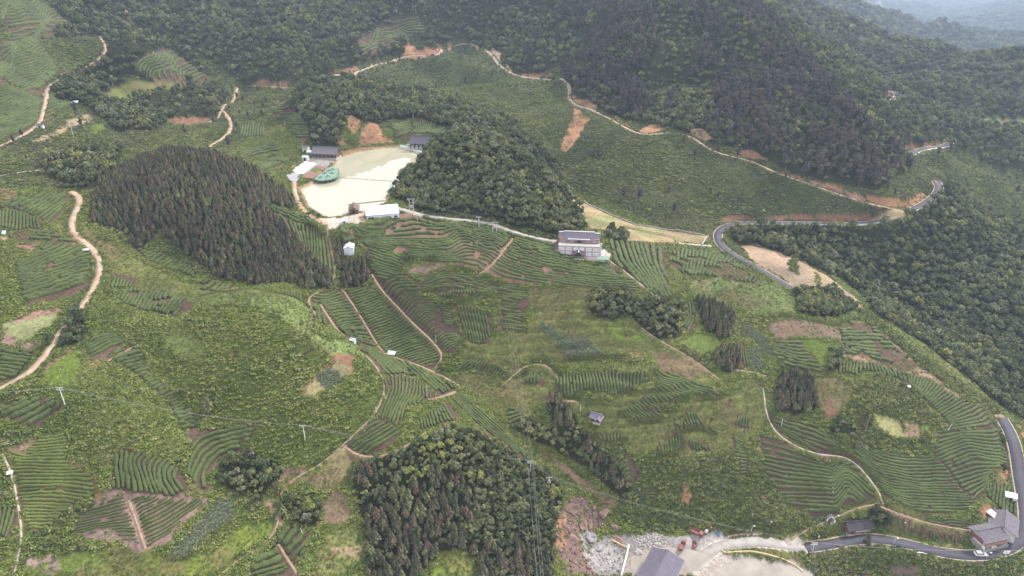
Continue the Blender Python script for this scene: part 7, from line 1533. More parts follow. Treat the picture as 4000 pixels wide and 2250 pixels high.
# white yard slabs and garden beds
def ground_plate(name, label, pix, z, th, mat, kind='structure'):
    W = [at(x, y, z) for x, y in pix]; c = sum(W, Vector()) / len(W); n = len(W)
    mb = MB(); V = [(q.x - c.x, q.y - c.y, .0) for q in W] + [(q.x - c.x, q.y - c.y, -th) for q in W]
    mb.add(V, [tuple(range(n)), tuple(range(n, 2 * n))[::-1]] + [(i, (i + 1) % n, n + (i + 1) % n, n + i) for i in range(n)])
    o = mb.build(name, mat); o.location = c; tag(o, label, None, None, kind); return o
ground_plate('yard_pavement', 'white patched concrete yard by the lakeside lodge', T(1,1,'365,270 470,185 510,178 600,195 470,300 440,302'), WATER_Z + 1.72, .3, M['white'])
ground_plate('yard_lane', 'grey lane beside the white yard', T(1,1,'300,330 330,290 450,300 600,195 625,200 470,310 450,330 400,375 350,370'), WATER_Z + 1.68, .3, plain('lane grey', (0.33, 0.31, 0.33), .9, .2, .2, .3))
for i, (pix, lab, mt) in enumerate(((T(1,1,'585,230 620,210 735,240 700,280'), 'brown garden bed nearest the lodge', 'rust'), (T(1,1,'480,310 520,285 620,310 570,350 470,335'), 'brown garden bed nearest the round deck', 'rust'), (T(1,1,'550,262 585,235 640,250 600,285'), 'green garden bed between the brown beds', 'greendk'))):
    ground_plate('garden_bed', lab, pix, WATER_Z + 1.78, .3, plain('bed soil', (0.22, 0.14, 0.10), .95, .1, .3, 2.) if mt == 'rust' else plain('bed greens', (0.10, 0.14, 0.05), .9, .1, .4, 3.))
# --- round green deck over the water
def deck():
    zt = WATER_Z + 1.9
    pix = T(1,1,'580,352 640,306 700,262 755,222 790,228 820,250 836,285 832,318 800,342 740,358 670,368 620,366')
    W = [at(x, y, zt) for x, y in pix]; c = sum(W, Vector()) / len(W); o = root('viewing_deck', 'half round green deck on stilts over the pond', 'deck', Vector((c.x, c.y, zt)))
    n = len(W); L = [(q.x - c.x, q.y - c.y) for q in W]
    MB().add([(x, y, 0) for x, y in L] + [(x, y, -.3) for x, y in L], [tuple(range(n)), tuple(range(n, 2 * n))[::-1]] + [(i, (i + 1) % n, n + (i + 1) % n, n + i) for i in range(n)]).build('floor', M['green'], o)
    edge = L[5:] + L[:1]
    railing(o, [(x, y, 0) for x, y in edge], 1.0, M['greendk'], 'railing', .9, .03)
    P = resample(np.array([(x * .96, y * .96) for x, y in edge]), 2.2)
    for x, y in P: MB().tube([(x, y, -3.2), (x, y, -.3)], .11, 6).build('stilt', M['conc'], o)
    MB().prism([(x * 1.01, y * 1.01) for x, y in L], 2, -.55, -.31).build('fascia', M['greendk'], o)
    return o, c, zt
_o, _c, _zt = deck()
for i, (x, y) in enumerate(T(1,1,'690,300 730,275 765,300 720,330 650,338 770,262')):
    t = root('cafe_table', 'small dark table with stools on the round deck, number %s from the lodge side' % ('fifth', 'second', 'third', 'fourth', 'sixth', 'first')[i].replace('number ', ''), 'table', at(x, y, _zt)); t['label'] = '%s dark table with stools on the round deck counted from the lodge' % ('fourth', 'second', 'third', 'fifth', 'sixth', 'first')[i]
    MB().tube([(0, 0, .7), (0, 0, .78)], .55, 10).build('table_top', M['darktimber'], t); MB().tube([(0, 0, .0), (0, 0, .7)], .07, 6).build('leg', M['steel'], t)
    for k in range(4): MB().tube([(math.cos(k * 1.57) * .95, math.sin(k * 1.57) * .95, 0), (math.cos(k * 1.57) * .95, math.sin(k * 1.57) * .95, .45)], .2, 7).build('stool', M['timber'], t)
for i, (x, y) in enumerate(T(1,1,'745,255 690,290')):
    t = root('parasol', '%s closed brown parasol on the round deck' % ('right one of two, a', 'left one of two, a')[i], 'parasol', at(x, y, _zt)); t['label'] = ('right hand of two closed brown parasols on the round deck', 'left hand of two closed brown parasols on the round deck')[i]
    MB().tube([(0, 0, 0), (0, 0, 3.0)], .05, 6).build('pole', M['steel'], t); MB().tube([(0, 0, 1.2), (0, 0, 1.7), (0, 0, 2.9)], [.32, .25, .05], 8).build('canopy', M['timber'], t)
# floating lines across the pond
def float_line(label, a, b, r=.12):
    A = at(*a, WATER_Z); B = at(*b, WATER_Z); n = 40; s = (B - A)
    o = root('floating_boom', label, 'boom', A); P = [s * (k / n) + Vector((0, .8 * math.sin(math.pi * k / n) * math.sin(k * .5) * .3, .04)) for k in range(n + 1)]
    MB().tube([tuple(q) for q in P], r, 5).build('rope', M['darktimber'], o)
    for k in range(2, n, 6): q = P[k]; MB().box(q.x - .25, q.x + .25, q.y - .2, q.y + .2, -.05, .16).build('float', M['conc'], o)
float_line('dark floating boom across the middle of the pond', (854, 447), (1004, 457))
_A = at(876, 515, WATER_Z); _B = at(968, 505, WATER_Z); o = root('pond_bund', 'narrow stone bund closing off the near pond corner', 'bund', _A); _s = _B - _A
MB().slab([(0, -.25, .35), (_s.x, _s.y - .25, .35), (_s.x, _s.y + .25, .35), (0, .25, .35)], 2.0).build('bund_wall', M['stone'], o)
ground_plate('side_pool', 'greyer water in the closed off pond corner', T(1,1,'938,618 1300,578 1290,600 1180,648 1100,688 1000,690 960,690'), WATER_Z + .015, .05, water_mat('grey pool water', (0.36, 0.36, 0.28)))
# --- stilt hut on the water
def stilt_hut():
    o = root('stilt_hut', 'brown shingled hut on stilts at the near pond edge', 'hut', at(890, 538, WATER_Z + .2) + Vector((0, 1.2, .8)), 9)
    L, W = 3.9, 6.6
    MB().box(-L / 2 - .3, L / 2 + .3, -W / 2 - .3, W / 2 + .3, -.15, .1).build('floor', M['timber'], o)
    for x in (-1.8, 1.8):
        for y in (-3, 0, 3): MB().tube([(x, y, -3.5), (x, y, -.15)], .12, 6).build('stilt', M['darktimber'], o)
    gable_walls(o, -L / 2, L / 2, -W / 2, W / 2, .1, 1.9, 3.3, M['timber'], 'y'); gable(o, 'roof', -L / 2, L / 2, -W / 2, W / 2, 1.9, 3.3, M['shingle'], .55, .12, None, 'y')
    MB().box(-.5, .5, -W / 2 - .02, -W / 2 + .02, .2, 1.6).build('door', M['dark'], o)
stilt_hut()
# --- warehouse
def warehouse():
    o = root('warehouse', 'pale blue steel warehouse with low curved roof beside the pond', 'warehouse', at(956, 549, WATER_Z + .9) + Vector((.6, 3.0, 0)), 14)
    L, W = 14.6, 7.0
    RZ = lambda k: 1.9 + 2.2 * math.sin(.62 * math.pi * k / 8)
    prof = [(-W / 2, 0)] + [(-W / 2 + W * k / 8, RZ(k)) for k in range(9)] + [(W / 2, 0)]
    MB().prism(prof, 0, -L / 2, L / 2).build('wall', M['sheet'], o)
    n = 12
    for k in range(8):
        a = (-W / 2 - .15 + (W + .3) * k / 8, RZ(k) + .1); b = (-W / 2 - .15 + (W + .3) * (k + 1) / 8, RZ(k + 1) + .1)
        MB().slab([(-L / 2 - .2, a[0], a[1]), (L / 2 + .2, a[0], a[1]), (L / 2 + .2, b[0], b[1]), (-L / 2 - .2, b[0], b[1])], .06).build('roof_panel', M['sheet'], o)
    mb = MB()
    for k in range(n + 1): x = -L / 2 + L * k / n; mb.tube([(x, -W / 2 - .15 + (W + .3) * q / 8, RZ(q) + .14) for q in range(9)], .035, 4)
    mb.build('roof_seams', M['bluesheet'], o)
    for x in (-L / 2 - .22, L / 2 + .12): MB().prism([(y * 1.05, z + .02) for y, z in prof[1:-1]] + [(y * 1.05, z - .25) for y, z in prof[1:-1]][::-1], 0, x, x + .1).build('blue_verge', M['blue'], o)
    for y in (-W / 2 - .22,): MB().box(-L / 2, L / 2, y, y + .12, 1.78, 1.9).build('gutter', M['blue'], o)
    MB().box(-L / 2 + .8, -L / 2 + 3.4, -W / 2 - .03, -W / 2 + .05, 0, 1.0).build('opening', M['dark'], o); MB().box(L / 2 - 2.3, L / 2 - .8, -W / 2 - .03, -W / 2 + .05, .2, 1.0).build('opening', M['dark'], o)
warehouse()
hut('tool_shed', 'tiny white shed on the dirt pad by the warehouse', 'shed', at(867, 561), 2, 2.0, 1.5, 1.3, 1.6, M['wall'], M['sheet'])
# --- hut among the conifers
hut('white_hut', 'tall white sheet metal hut among the dark conifers', 'hut', at(878, 641) + Vector((0, 1.6, 0)), 6, 4.0, 4.8, 3.4, 4.2, M['sheet'], M['sheet'], 'y', .2, False)
# --- wooden pavilion
def pavilion():
    o = root('wooden_pavilion', 'small wooden pavilion with crossed purple grey roof', 'pavilion', at(1500, 1061) + Vector((0, 1.2, 0)), -28)
    L, W = 3.6, 2.9
    MB().box(-L / 2 - .3, L / 2 + .3, -W / 2 - .3, W / 2 + .3, -.9, .1).build('floor', M['conc'], o)
    gable_walls(o, -L / 2, L / 2, -W / 2, W / 2, .1, 1.9, 2.9, M['timber'])
    gable(o, 'roof', -L / 2, L / 2, -W / 2, W / 2, 1.9, 3.0, M['purpletile'], .5, .12); gable(o, 'cross_roof', .7, 2.5, -W / 2 - 1.0, W / 2 - .4, 1.8, 2.6, M['purpletile'], .3, .1, None, 'y')
    for x in (-1.9, 1.9):
        for y in (-1.5, 1.5): MB().tube([(x, y, .1), (x, y, 1.8)], .08, 6).build('post', M['darktimber'], o)
    door(o, -.6, .1, .8, 1.6, -W / 2 - .01, M['dark'])
pavilion()
# --- small field sheds
hut('field_hut', 'small white hut with grey roof beside the grassy track', 'hut', at(103, 322), 10, 2.9, 2.3, 1.7, 2.2, M['wall'], M['oldtile'])
hut('white_shed', 'small white shed under the tree at the gully path', 'shed', at(888, 863), -15, 1.9, 1.7, 1.6, 1.9, M['wall'], M['sheet'], 'x', .1)
def lean_to(name, label, loc, yaw, L, W, h0, h1, mat, n=3):
    o = root(name, label, 'shed', loc, yaw)
    for k in range(n): MB().slab([(-L / 2 + L * k / n + .03, -W / 2, h0), (-L / 2 + L * (k + 1) / n - .03, -W / 2, h0), (-L / 2 + L * (k + 1) / n - .03, W / 2, h1), (-L / 2 + L * k / n + .03, W / 2, h1)], .05).build('roof_sheet', mat if k != n - 1 else M['bluesheet'], o)
    for x in (-L / 2 + .2, L / 2 - .2):
        for y, h in ((-W / 2 + .15, h0), (W / 2 - .15, h1)): MB().tube([(x, y, -.6), (x, y, h - .02)], .05, 5).build('post', M['timber'], o)
    MB().box(-L / 2 + .1, L / 2 - .1, W / 2 - .25, W / 2 - .2, -.3, h1 - .1).build('back_wall', M['rust'], o)
    return o
lean_to('sheet_shelter', 'white and rusty sheet shelter beside the gully path', at(985, 894), -16, 3.4, 2.0, 1.0, 1.5, M['sheet'], 4)
lean_to('blue_white_shelter', 'blue and white sheet shelter below the dark trees at the left', at(190, 262), 5, 3.6, 2.6, 1.1, 1.9, M['sheet'], 3)
lean_to('white_sheet_shelter', 'low white sheet shelter beside the broad dirt road', at(217, 633), 8, 2.4, 1.1, .8, 1.1, M['white'], 2)
lean_to('ridge_shelter', 'tiny white shelter on the ridge above the grey field', at(2286, 976), 12, 1.2, 1.0, .7, 1.0, M['white'], 2)
lean_to('step_shelter', 'small white shelter beside the stone steps', at(27, 1195), 20, 1.7, 1.2, .8, 1.2, M['white'], 2)
o = root('green_bin', 'small green hut at the fork of the dirt track', 'hut', at(590, 306), 5); MB().box(-1.2, 1.2, -.7, .7, -.4, 1.2).build('body', M['green'], o); MB().slab([(-1.35, -.85, 1.3), (1.35, -.85, 1.3), (1.35, .85, 1.45), (-1.35, .85, 1.45)], .08).build('lid', M['greendk'], o)
# solar panel on a mast
_c = at(22, 599); o = root('solar_panel', 'pale solar panel on a leaning mast at the left edge', 'solar panel', _c)
MB().tube([(0, 0, -.2), (-.5, .2, 2.4)], .05, 6).build('mast', M['steel'], o); p = MB().slab([(-1.9, -.6, 1.9), (-.3, -.6, 1.9), (-.3, .5, 3.0), (-1.9, .5, 3.0)], .05).build('panel', M['solar'], o)
MB().box(-1.12, -1.08, -.62, -.58, 1.85, 1.95).build('clamp', M['steel'], p)
# --- houses by the lower road
def red_house():
    o = root('roadside_house', 'dark tiled house with red front beside the lower road', 'house', at(2159, 1342) + Vector((0, 1.9, .1)), 7)
    L, W = 8.6, 4.2
    MB().box(-L / 2 - .3, L / 2 + .3, -W / 2 - .5, W / 2 + .3, -1.5, .1).build('plinth', M['conc'], o)
    gable_walls(o, -L / 2, L / 2, -W / 2, W / 2, .1, 2.5, 4.1, M['red'])
    MB().box(-1.6, 2.9, -W / 2 - .06, -W / 2 - .005, .9, 1.7).build('white_panel', M['white'], o); door(o, -2.8, .1, 1.1, 1.9, -W / 2 - .01, M['darktimber']); window(o, 3.5, .9, .8, 1.0, -W / 2 - .01, M['white'], M['glass'], 1)
    gable(o, 'roof', -L / 2, L / 2, -W / 2, W / 2, 2.5, 4.1, M['blacktile'], .6, .15, None, 'x', .1)
    MB().slab([(-3.6, W / 2 + .5, 2.4), (-.4, W / 2 + .5, 2.4), (-.8, W / 2 + 4.6, 3.6), (-3.9, W / 2 + 4.6, 3.6)], .12).build('rear_roof', M['blacktile'], o); MB().box(-3.5, -.8, W / 2 + .6, W / 2 + 4.2, -.5, 2.3).build('rear_wall', M['darktimber'], o)
    MB().slab([(-4.6, W / 2 + .3, 2.2), (-3.7, W / 2 + .3, 2.2), (-3.7, W / 2 + 1.3, 2.4), (-4.6, W / 2 + 1.3, 2.4)], .05).build('tarpaulin', M['bluetarp'], o)
red_house()
def corner_house():
    base = CAMZ - 185.0
    C = at(2496, 1339, base + 4.6); o = root('corner_house', 'large grey tiled house in the bend of the lower road', 'house', Vector((C.x, C.y + 1.6, base)), 13)
    MB().box(-5.0, 5.6, -4.3, 3.6, -2.6, .1).build('plinth', M['stone'], o)
    gable_walls(o, -4.2, 4.4, -3.3, 3.3, .1, 3.0, 4.7, M['wall'])
    for x in (-3.3, -1.4, .5, 2.4): window(o, x, 1.7, 1.1, .9, -3.31, M['red'], M['glass'], 1)
    MB().box(-4.3, 4.5, -3.45, -3.36, .1, .9).box(-4.3, 4.5, -3.45, -3.36, 1.3, 1.5).build('red_bands', M['red'], o); MB().box(-4.3, -4.22, -2.8, 2.6, .9, 2.6).build('red_end', M['red'], o)
    door(o, -2.4, .1, 1.0, 1.2, -3.47, M['white'])
    gable(o, 'roof', -4.2, 4.4, -3.3, 3.3, 3.0, 4.7, M['oldtile'], .75, .18, None, 'x', .12)
    MB().slab([(-4.6, -4.4, 1.6), (4.4, -4.4, 1.6), (4.4, -3.48, 2.0), (-4.6, -3.48, 2.0)], .08).build('awning', M['rust'], o)
    MB().box(-4.9, -4.4, -4.1, -3.2, .1, 1.1).box(-1.5, .2, -4.2, -3.6, .1, .7).build('yard_clutter', M['white'], o)
    D2 = at(2537, 1313, base + 5.0); w = bpy.data.objects.new('rear_wing', None); COLL.objects.link(w); w.parent = o
    q = Matrix.Rotation(math.radians(-13), 3, 'Z') @ (D2 - Vector((C.x, C.y, D2.z))); w.location = (q.x, q.y, 0); w.rotation_euler = (0, 0, math.radians(41))
    gable_walls(w, -4.6, 4.6, -3.9, 3.9, -1.5, 3.1, 5.2, M['wall']); gable(w, 'roof', -4.6, 4.6, -3.9, 3.9, 3.1, 5.2, M['oldtile'], .7, .18, None, 'x', .12)
    for x in (-2.5, 0, 2.5): f = MB().box(x - .5, x + .5, -3.98, -3.89, 1.2, 2.2).build('window', M['glass'], w)
corner_house()
lean_to('white_roof_shed', 'white ribbed sheet shed on the orange earth cut', at(2493, 1300), 30, 2.9, 3.0, 1.4, 1.9, M['white'], 4)
hut('white_roadside_shed', 'white shed with white roof beside the right hand road', 'shed', at(2543, 1259) + Vector((0, 1.0, 0)), -22, 3.6, 3.0, 1.9, 2.6, M['wall'], M['white'], 'x', .2, True, M['white'])
def shrine():
    o = root('hill_shrine', 'little white shrine at the foot of the tea slope', 'shrine', at(2088, 1310), -10)
    MB().box(-1.5, 1.5, -1.2, 1.0, -.8, .15).build('base', M['conc'], o); MB().box(-.9, .9, -.3, .8, .15, 1.3).build('body', M['red'], o)
    MB().prism([(-1.3, 1.25), (1.3, 1.25), (0, 2.5)], 1, -.6, 1.0).build('roof', M['oldtile'], o); MB().prism([(-1.35, 1.2), (-1.2, 1.2), (0, 2.45), (1.2, 1.2), (1.35, 1.2), (0, 2.65)], 1, -.72, -.6).build('gable_trim', M['white'], o)
    for x in (-1.3, 1.3): MB().box(x - .15, x + .15, -1.1, -.8, .15, 1.2).build('pillar', M['white'], o)
shrine()
for i, (x, y, s) in enumerate(((2095, 1226, .5), (2095, 1238, .45), (2093, 1263, .6), (2093, 1274, .5), (2110, 1299, .6), (1978, 1197, .4), (1940, 1313, .8), (1832, 1320, .5), (2277, 1315, .4), (1892, 1294, .6))):
    p = at(x, y); o = root('white_sack', '', 'sack', p, i * 37)
    V, F = ico(s * .62, np.array([0, 0, s * .30]), .6, 2); V = V * (1 + .14 * (hash2(V[:, 0] * 9, V[:, 1] * 7, i) - .5))[:, None]
    mb = MB(); mb.add(V, [f[:3] for f in F]); b = mb.build('bag', M['white'], o, True); MB().tube([(s * .45, 0, s * .45), (s * .72, 0, s * .5)], [.05, .11], 6).build('tied_neck', M['white'], o)
    o['label'] = ['white sack topmost in the tea row line below the bend', 'second white sack down the tea row line', 'third white sack down the tea row line', 'lowest white sack in the tea row line', 'white sack right of the little shrine', 'pale sack on the left divider of the tea slope', 'white sack on the weeds left of the shrine path', 'white sack in the grass above the yard', 'small white sack beside the wedge shaped tea plot', 'white sack among the bushes above the curved road'][i]
# --- yard roof and walls at the bottom edge
def yard_hall():
    ze = CAMZ - 190.5 + 5.2; zr = ze + 2.3
    A = at(1640, 1376, ze); B = at(1721, 1414, ze); Rb = (A + B) / 2; d = at(1645, 1449, zr) - at(1677, 1388, zr); d.z = 0; d.normalize()
    w = (B - A); w.z = 0; n = Vector((-d.y, d.x, 0)); half = abs(w.dot(n)) / 2
    c = (A + B) / 2; yaw = math.degrees(math.atan2(d.y, d.x)); Lh = 19.0; o = root('yard_hall', 'large purple grey tiled hall at the bottom edge', 'hall', Vector((c.x, c.y, CAMZ - 190.5)) + d * (Lh / 2), yaw)
    h = 5.2
    gable_walls(o, -Lh / 2 + .8, Lh / 2 - .8, -half + .9, half - .9, -.3, h, h + 2.2, M['wall'])
    for sgn in (-1, 1):
        # slope swept up at the corners
        nx, ny = 14, 6; V = []; F = []
        for i in range(nx + 1):
            for j in range(ny + 1):
                x = -Lh / 2 + Lh * i / nx; t = j / ny; y = sgn * half * (1 - t); ex = abs(2 * i / nx - 1)
                V.append((x * (1 + .03 * (1 - t) * ex ** 3), y, h - .15 + 2.45 * t ** 1.15 + .55 * ex ** 4 * (1 - t) ** 2))
        for i in range(nx):
            for j in range(ny): a = i * (ny + 1) + j; F.append((a, a + 1, a + ny + 2, a + ny + 1))
        nV = len(V); V2 = V + [(x, y, z - .2) for x, y, z in V]; F2 = F + [tuple(q + nV for q in f[::-1]) for f in F]
        rim = [i * (ny + 1) for i in range(nx + 1)] + [nx * (ny + 1) + j for j in range(1, ny + 1)] + [i * (ny + 1) + ny for i in range(nx - 1, -1, -1)] + [j for j in range(ny - 1, 0, -1)]
        F2 += [(rim[k], rim[(k + 1) % len(rim)], rim[(k + 1) % len(rim)] + nV, rim[k] + nV) for k in range(len(rim))]
        MB().add(V2, F2).build('roof', M['purpletile'], o)
        mb = MB()
        for i in range(45):
            x = -Lh / 2 + .2 + (Lh - .4) * i / 44; mb.tube([(x, sgn * half * (1 - t), h - .11 + 2.45 * t ** 1.15 + .55 * abs(2 * x / Lh) ** 4 * (1 - t) ** 2) for t in (0.02, .25, .5, .75, .98)], .05, 4)
        mb.build('tile_ribs', M['purpletile'], o)
    MB().box(-Lh / 2, Lh / 2, -.13, .13, h + 2.2, h + 2.52).build('ridge', M['oldtile'], o)
    MB().box(Lh / 2 - .05, Lh / 2 + .5, half - .4, half + .2, h - .1, h + .1).build('corner_tip', M['white'], o)
yard_hall()
_yp = cast(D('1585,1458 1588,1402 1640,1374 1720,1380 1765,1394 1830,1393 1990,1413 2035,1438 2050,1458'), Zg); _cf = np.linalg.lstsq(np.column_stack([_yp[:, :2], np.ones(len(_yp))]), _yp[:, 2], rcond=None)[0]
_cc2 = _yp.mean(0); _V = [(p[0] - _cc2[0], p[1] - _cc2[1], p[0] * _cf[0] + p[1] * _cf[1] + _cf[2] - _cc2[2] + .14) for p in _yp]; _n = len(_V)
_o = MB().add(_V + [(x, y, z - .5) for x, y, z in _V], [tuple(range(_n)), tuple(range(_n, 2 * _n))[::-1]] + [(i, (i + 1) % _n, _n + (i + 1) % _n, _n + i) for i in range(_n)]).build('yard_pavement', plain('dusty yard concrete', (0.31, 0.275, 0.24), .9, .2, .25, .12)); _o.location = _cc2; tag(_o, 'dusty pale concrete yard round the hall', None, None, 'structure')
def wall_along(name, label, pix, h, t, mat, cat='wall', cap=None, z=None, sink=.5):
    W = cast(pix, Zg) if z is None else plane_pts(pix, z); P = resample(W, 1.5); P[:, 2] = gz(P[:, 0], P[:, 1]) if z is None else z
    P[:, 2] = smooth(P[:, 2:3], 4)[:, 0]; c = P[0].copy(); o = root(name, label, cat, Vector(c)); Q = P - c
    tt = np.gradient(Q[:, :2], axis=0); tt /= np.linalg.norm(tt, axis=1)[:, None] + 1e-9; nn = np.stack([-tt[:, 1], tt[:, 0]], 1)
    def band(lo, hi, z0, z1):
        n = len(Q); A = Q[:, :2] + nn * lo; B = Q[:, :2] + nn * hi; V = []
        for zz, S in ((z0, A), (z1, A), (z1, B), (z0, B)): V += [(S[i, 0], S[i, 1], Q[i, 2] + zz) for i in range(n)]
        F = [(i + k * n, i + 1 + k * n, i + 1 + ((k + 1) % 4) * n, i + ((k + 1) % 4) * n) for k in range(4) for i in range(n - 1)] + [(0, n, 2 * n, 3 * n), (n - 1, 4 * n - 1, 3 * n - 1, 2 * n - 1)]
        return MB().add(V, F)
    band(-t / 2, t / 2, -sink, h).build('wall_body', mat, o)
    if cap: band(-t / 2 - .06, t / 2 + .06, h + .002, h + .1).build('coping', cap, o)
    return o
wall_along('retaining_wall', 'long grey stone wall along the top of the dry field', D('1416,480 1470,508 1530,539 1600,567 1640,572 1700,578 1750,590 1780,598'), 0.8, .5, M['stone'], 'wall')
wall_along('end_wall', 'short stone wall at the right end of the dry field', D('1781,597 1772,608 1766,617'), .8, .5, M['stone'], 'wall', M['conc'])
wall_along('yard_kerb', 'low yellowish wall curving round the bottom yard', D('1815,1386 1825,1392 1850,1390 1890,1388 1930,1396 1970,1408 2000,1422 2020,1440'), .55, .5, M['yellowst'])
wall_along('roadside_wall', 'low white and red wall above the curved concrete road', D('1830,1353 1850,1350 1880,1346 1918,1345'), .8, .35, M['white'], 'wall', M['red'])
wall_along('drain_wall', 'pale concrete drain wall down the quarry yard', D('1540,1361 1560,1372 1578,1380'), .7, .4, M['yellowst']); wall_along('drain_channel', 'straight concrete channel wall left of the hall', D('1582,1372 1576,1400 1568,1430 1562,1455'), .6, .6, M['paleconc'])
for k, lab in ((0, 'left'), (1, 'right')):
    pass
wall_along('ruined_wall', 'broken dark timber wall among bushes at the bottom edge', D('2078,1436 2110,1438 2150,1444 2190,1449'), 1.1, .4, M['darktimber'])
wall_along('road_curb_wall', 'pinkish low wall where the asphalt begins', D('2023,1363 2050,1362 2080,1358 2110,1352'), .35, .4, M['yellowst'])
o = root('notice_board', 'black and white notice board beside the lower road', 'sign', at(2050, 1356), 2)
MB().box(-1.3, .9, -.05, .05, .7, 1.6).build('black_panel', M['lattice'], o); MB().box(.95, 1.6, -.05, .05, .7, 1.6).build('white_panel', M['white'], o)
for x in (-1.2, 0, 1.5): MB().box(x - .05, x + .05, .051, .12, -.4, 1.6).build('post', M['steel'], o)

# --- vehicles
def wheel(parent, x, y, r, w):
    t = MB().tube([(x, y - w / 2, r), (x, y + w / 2, r)], r, 14).build('wheel', M['rubber'], parent); s = 1 if y > 0 else -1
    MB().tube([(x, y + s * w * .42, r), (x, y + s * (w / 2 + .01), r)], r * .6, 10).build('rim', M['steel'], t)
def car():
    o = root('white_car', 'white car driving along the lower asphalt road', 'car', at(2466, 1397) + Vector((0, 0, .06)), -4)
    prof = [(-2.05, .35), (-2.1, .75), (-1.95, .95), (-1.15, 1.02), (-.75, 1.02), (.9, 1.0), (1.85, .85), (2.08, .65), (2.05, .35)]
    MB().prism(prof, 1, -.85, .85).build('body', M['carwhite'], o)
    cab = [(-1.85, .96), (-1.55, 1.48), (.15, 1.52), (.95, .99)]
    MB().prism([(-1.75, 1.0), (-1.5, 1.44), (.1, 1.47), (.85, 1.0)], 1, -.74, .74).build('windows', M['carglass'], o)
    MB().prism([(-1.62, 1.445), (-1.5, 1.53), (.08, 1.55), (.2, 1.475)], 1, -.72, .72).build('roof', M['carwhite'], o)
    for x in (-.75, -.0): MB().box(x - .05, x + .05, -.755, .755, .99, 1.5).build('pillar', M['carwhite'], o)
    for x in (-1.3, 1.3):
        for y in (-.78, .78): wheel(o, x, y, .33, .2)
    for y in (-.6, .6): MB().box(2.03, 2.1, y - .2, y + .2, .62, .78).build('headlight', M['clear'], o); MB().box(-2.13, -2.06, y - .18, y + .18, .68, .85).build('tail_light', M['lamp'], o)
    for y in (-.98, .86): MB().box(.65, .85, y, y + .12, 1.0, 1.15).build('mirror', M['carwhite'], o)
car()
def truck(label, px, py, yaw, s=1.0, bed='red'):
    o = root('farm_truck', label, 'truck', at(px, py) + Vector((0, 0, .03)), yaw); o.scale = (s, s, s)
    MB().box(-2.6, 2.4, -.45, .45, .5, .75).build('chassis', M['rubber'], o)
    c = MB().prism([(1.1, .6), (2.5, .6), (2.5, 1.3), (2.2, 2.0), (1.1, 2.05)], 1, -.85, .85).build('cab', M['red'], o); MB().prism([(2.24, 1.38), (2.53, 1.34), (2.29, 1.92), (2.18, 1.94)], 1, -.75, .75).build('windscreen', M['carglass'], c)
    for y in (-.87, .83): MB().box(1.3, 2.1, y, y + .04, 1.35, 1.9).build('side_window', M['carglass'], c)
    b = MB().box(-2.7, .95, -.95, .95, .78, .9).box(-2.7, .95, -.95, -.88, .9, 1.5).box(-2.7, .95, .88, .95, .9, 1.5).box(.88, .95, -.88, .88, .9, 1.7).box(-2.7, -2.63, -.88, .88, .9, 1.5); b.build('load_bed', M[bed], o)
    for x in (-1.7, 1.7):
        for y in (-.8, .8): wheel(o, x, y, .42, .28)
truck('red truck parked at the upper edge of the yard', 1752, 1345, -40, 1.0); truck('red truck with raised arm standing left in the yard', 1716, 1376, 60, .85); truck('small red truck right of the rubble in the yard', 1747, 1372, 80, .6); truck('small red truck at the grass edge of the yard', 1782, 1333, 10, .55)
o = root('crane_arm', 'thin grey loading arm leaning over the left red truck', 'arm', at(1712, 1374)); MB().tube([(0, 0, .8), (-.4, .8, 2.6), (-1.0, 1.8, 3.6)], .12, 6).build('arm', M['steel'], o); MB().tube([(0, 0, 0), (0, 0, .9)], .2, 8).build('base', M['steel'], o)
o = root('concrete_mixer', 'pale round concrete mixer beside the red truck', 'mixer', at(1773, 1344), 30); MB().tube([(0, 0, .7), (.3, 0, 1.0), (.8, 0, 1.5), (1.0, 0, 1.7)], [.35, .6, .5, .25], 10).build('drum', M['paleconc'], o); MB().box(-.4, .9, -.35, .35, .25, .4).build('frame', M['red'], o)
for y in (-.45, .45): MB().tube([(.1, y - .05, .25), (.1, y + .05, .25)], .25, 10).build('wheel', M['rubber'], o)
o = root('blue_tarpaulin', 'dark blue tarpaulin heap at the yard edge', 'tarpaulin', at(1805, 1341)); V, F = ico(.9, np.array([0, 0, .1]), .5, 2); V = V * (1 + .3 * (hash2(V[:, 0] * 3, V[:, 1] * 5) - .5))[:, None]; MB().add(V, [f[:3] for f in F]).build('cover', M['bluetarp'], o)
MB().tube([(-.9, -.5, .05), (.8, .6, .65)], .04, 5).build('rope', M['white'], o)
# --- rubble, boulders
def stones(name, label, pix, n, smin, smax, mat, seed, cat='rubble'):
    g = np.random.RandomState(seed); P = np.array(pix, float); lo = P.min(0); hi = P.max(0); V = []; F = []; o = 0; k = 0
    bv, bf = ico(1.0, np.zeros(3), 1.0, 1)
    while k < n:
        q = lo + g.rand(2) * (hi - lo)
        if not inside(q[None, 0], q[None, 1], P)[0]: continue
        p = cast([q], Zg)[0]; s = smin + (smax - smin) * g.rand() ** 2.5; a = g.rand() * 6.28
        W = bv * (1 + .5 * (g.rand(len(bv), 1) - .5)) * (s * g.uniform(.6, 1.3, 3)); W = np.stack([W[:, 0] * math.cos(a) - W[:, 1] * math.sin(a), W[:, 0] * math.sin(a) + W[:, 1] * math.cos(a), W[:, 2]], 1)
        V.append(W + p + [0, 0, s * .2]); F.append(bf[:, :3] + o); o += len(bv); k += 1
    ob = link(name, mesh_np(name, np.vstack(V), np.vstack(F), mat)); return tag(ob, label, cat, None, 'stuff')
stones('rubble_heap', 'heap of pale broken stones at the yard edge', D('1590,1356 1620,1341 1665,1345 1692,1368 1640,1386 1600,1374'), 420, .12, .6, M['rubble'], 3)
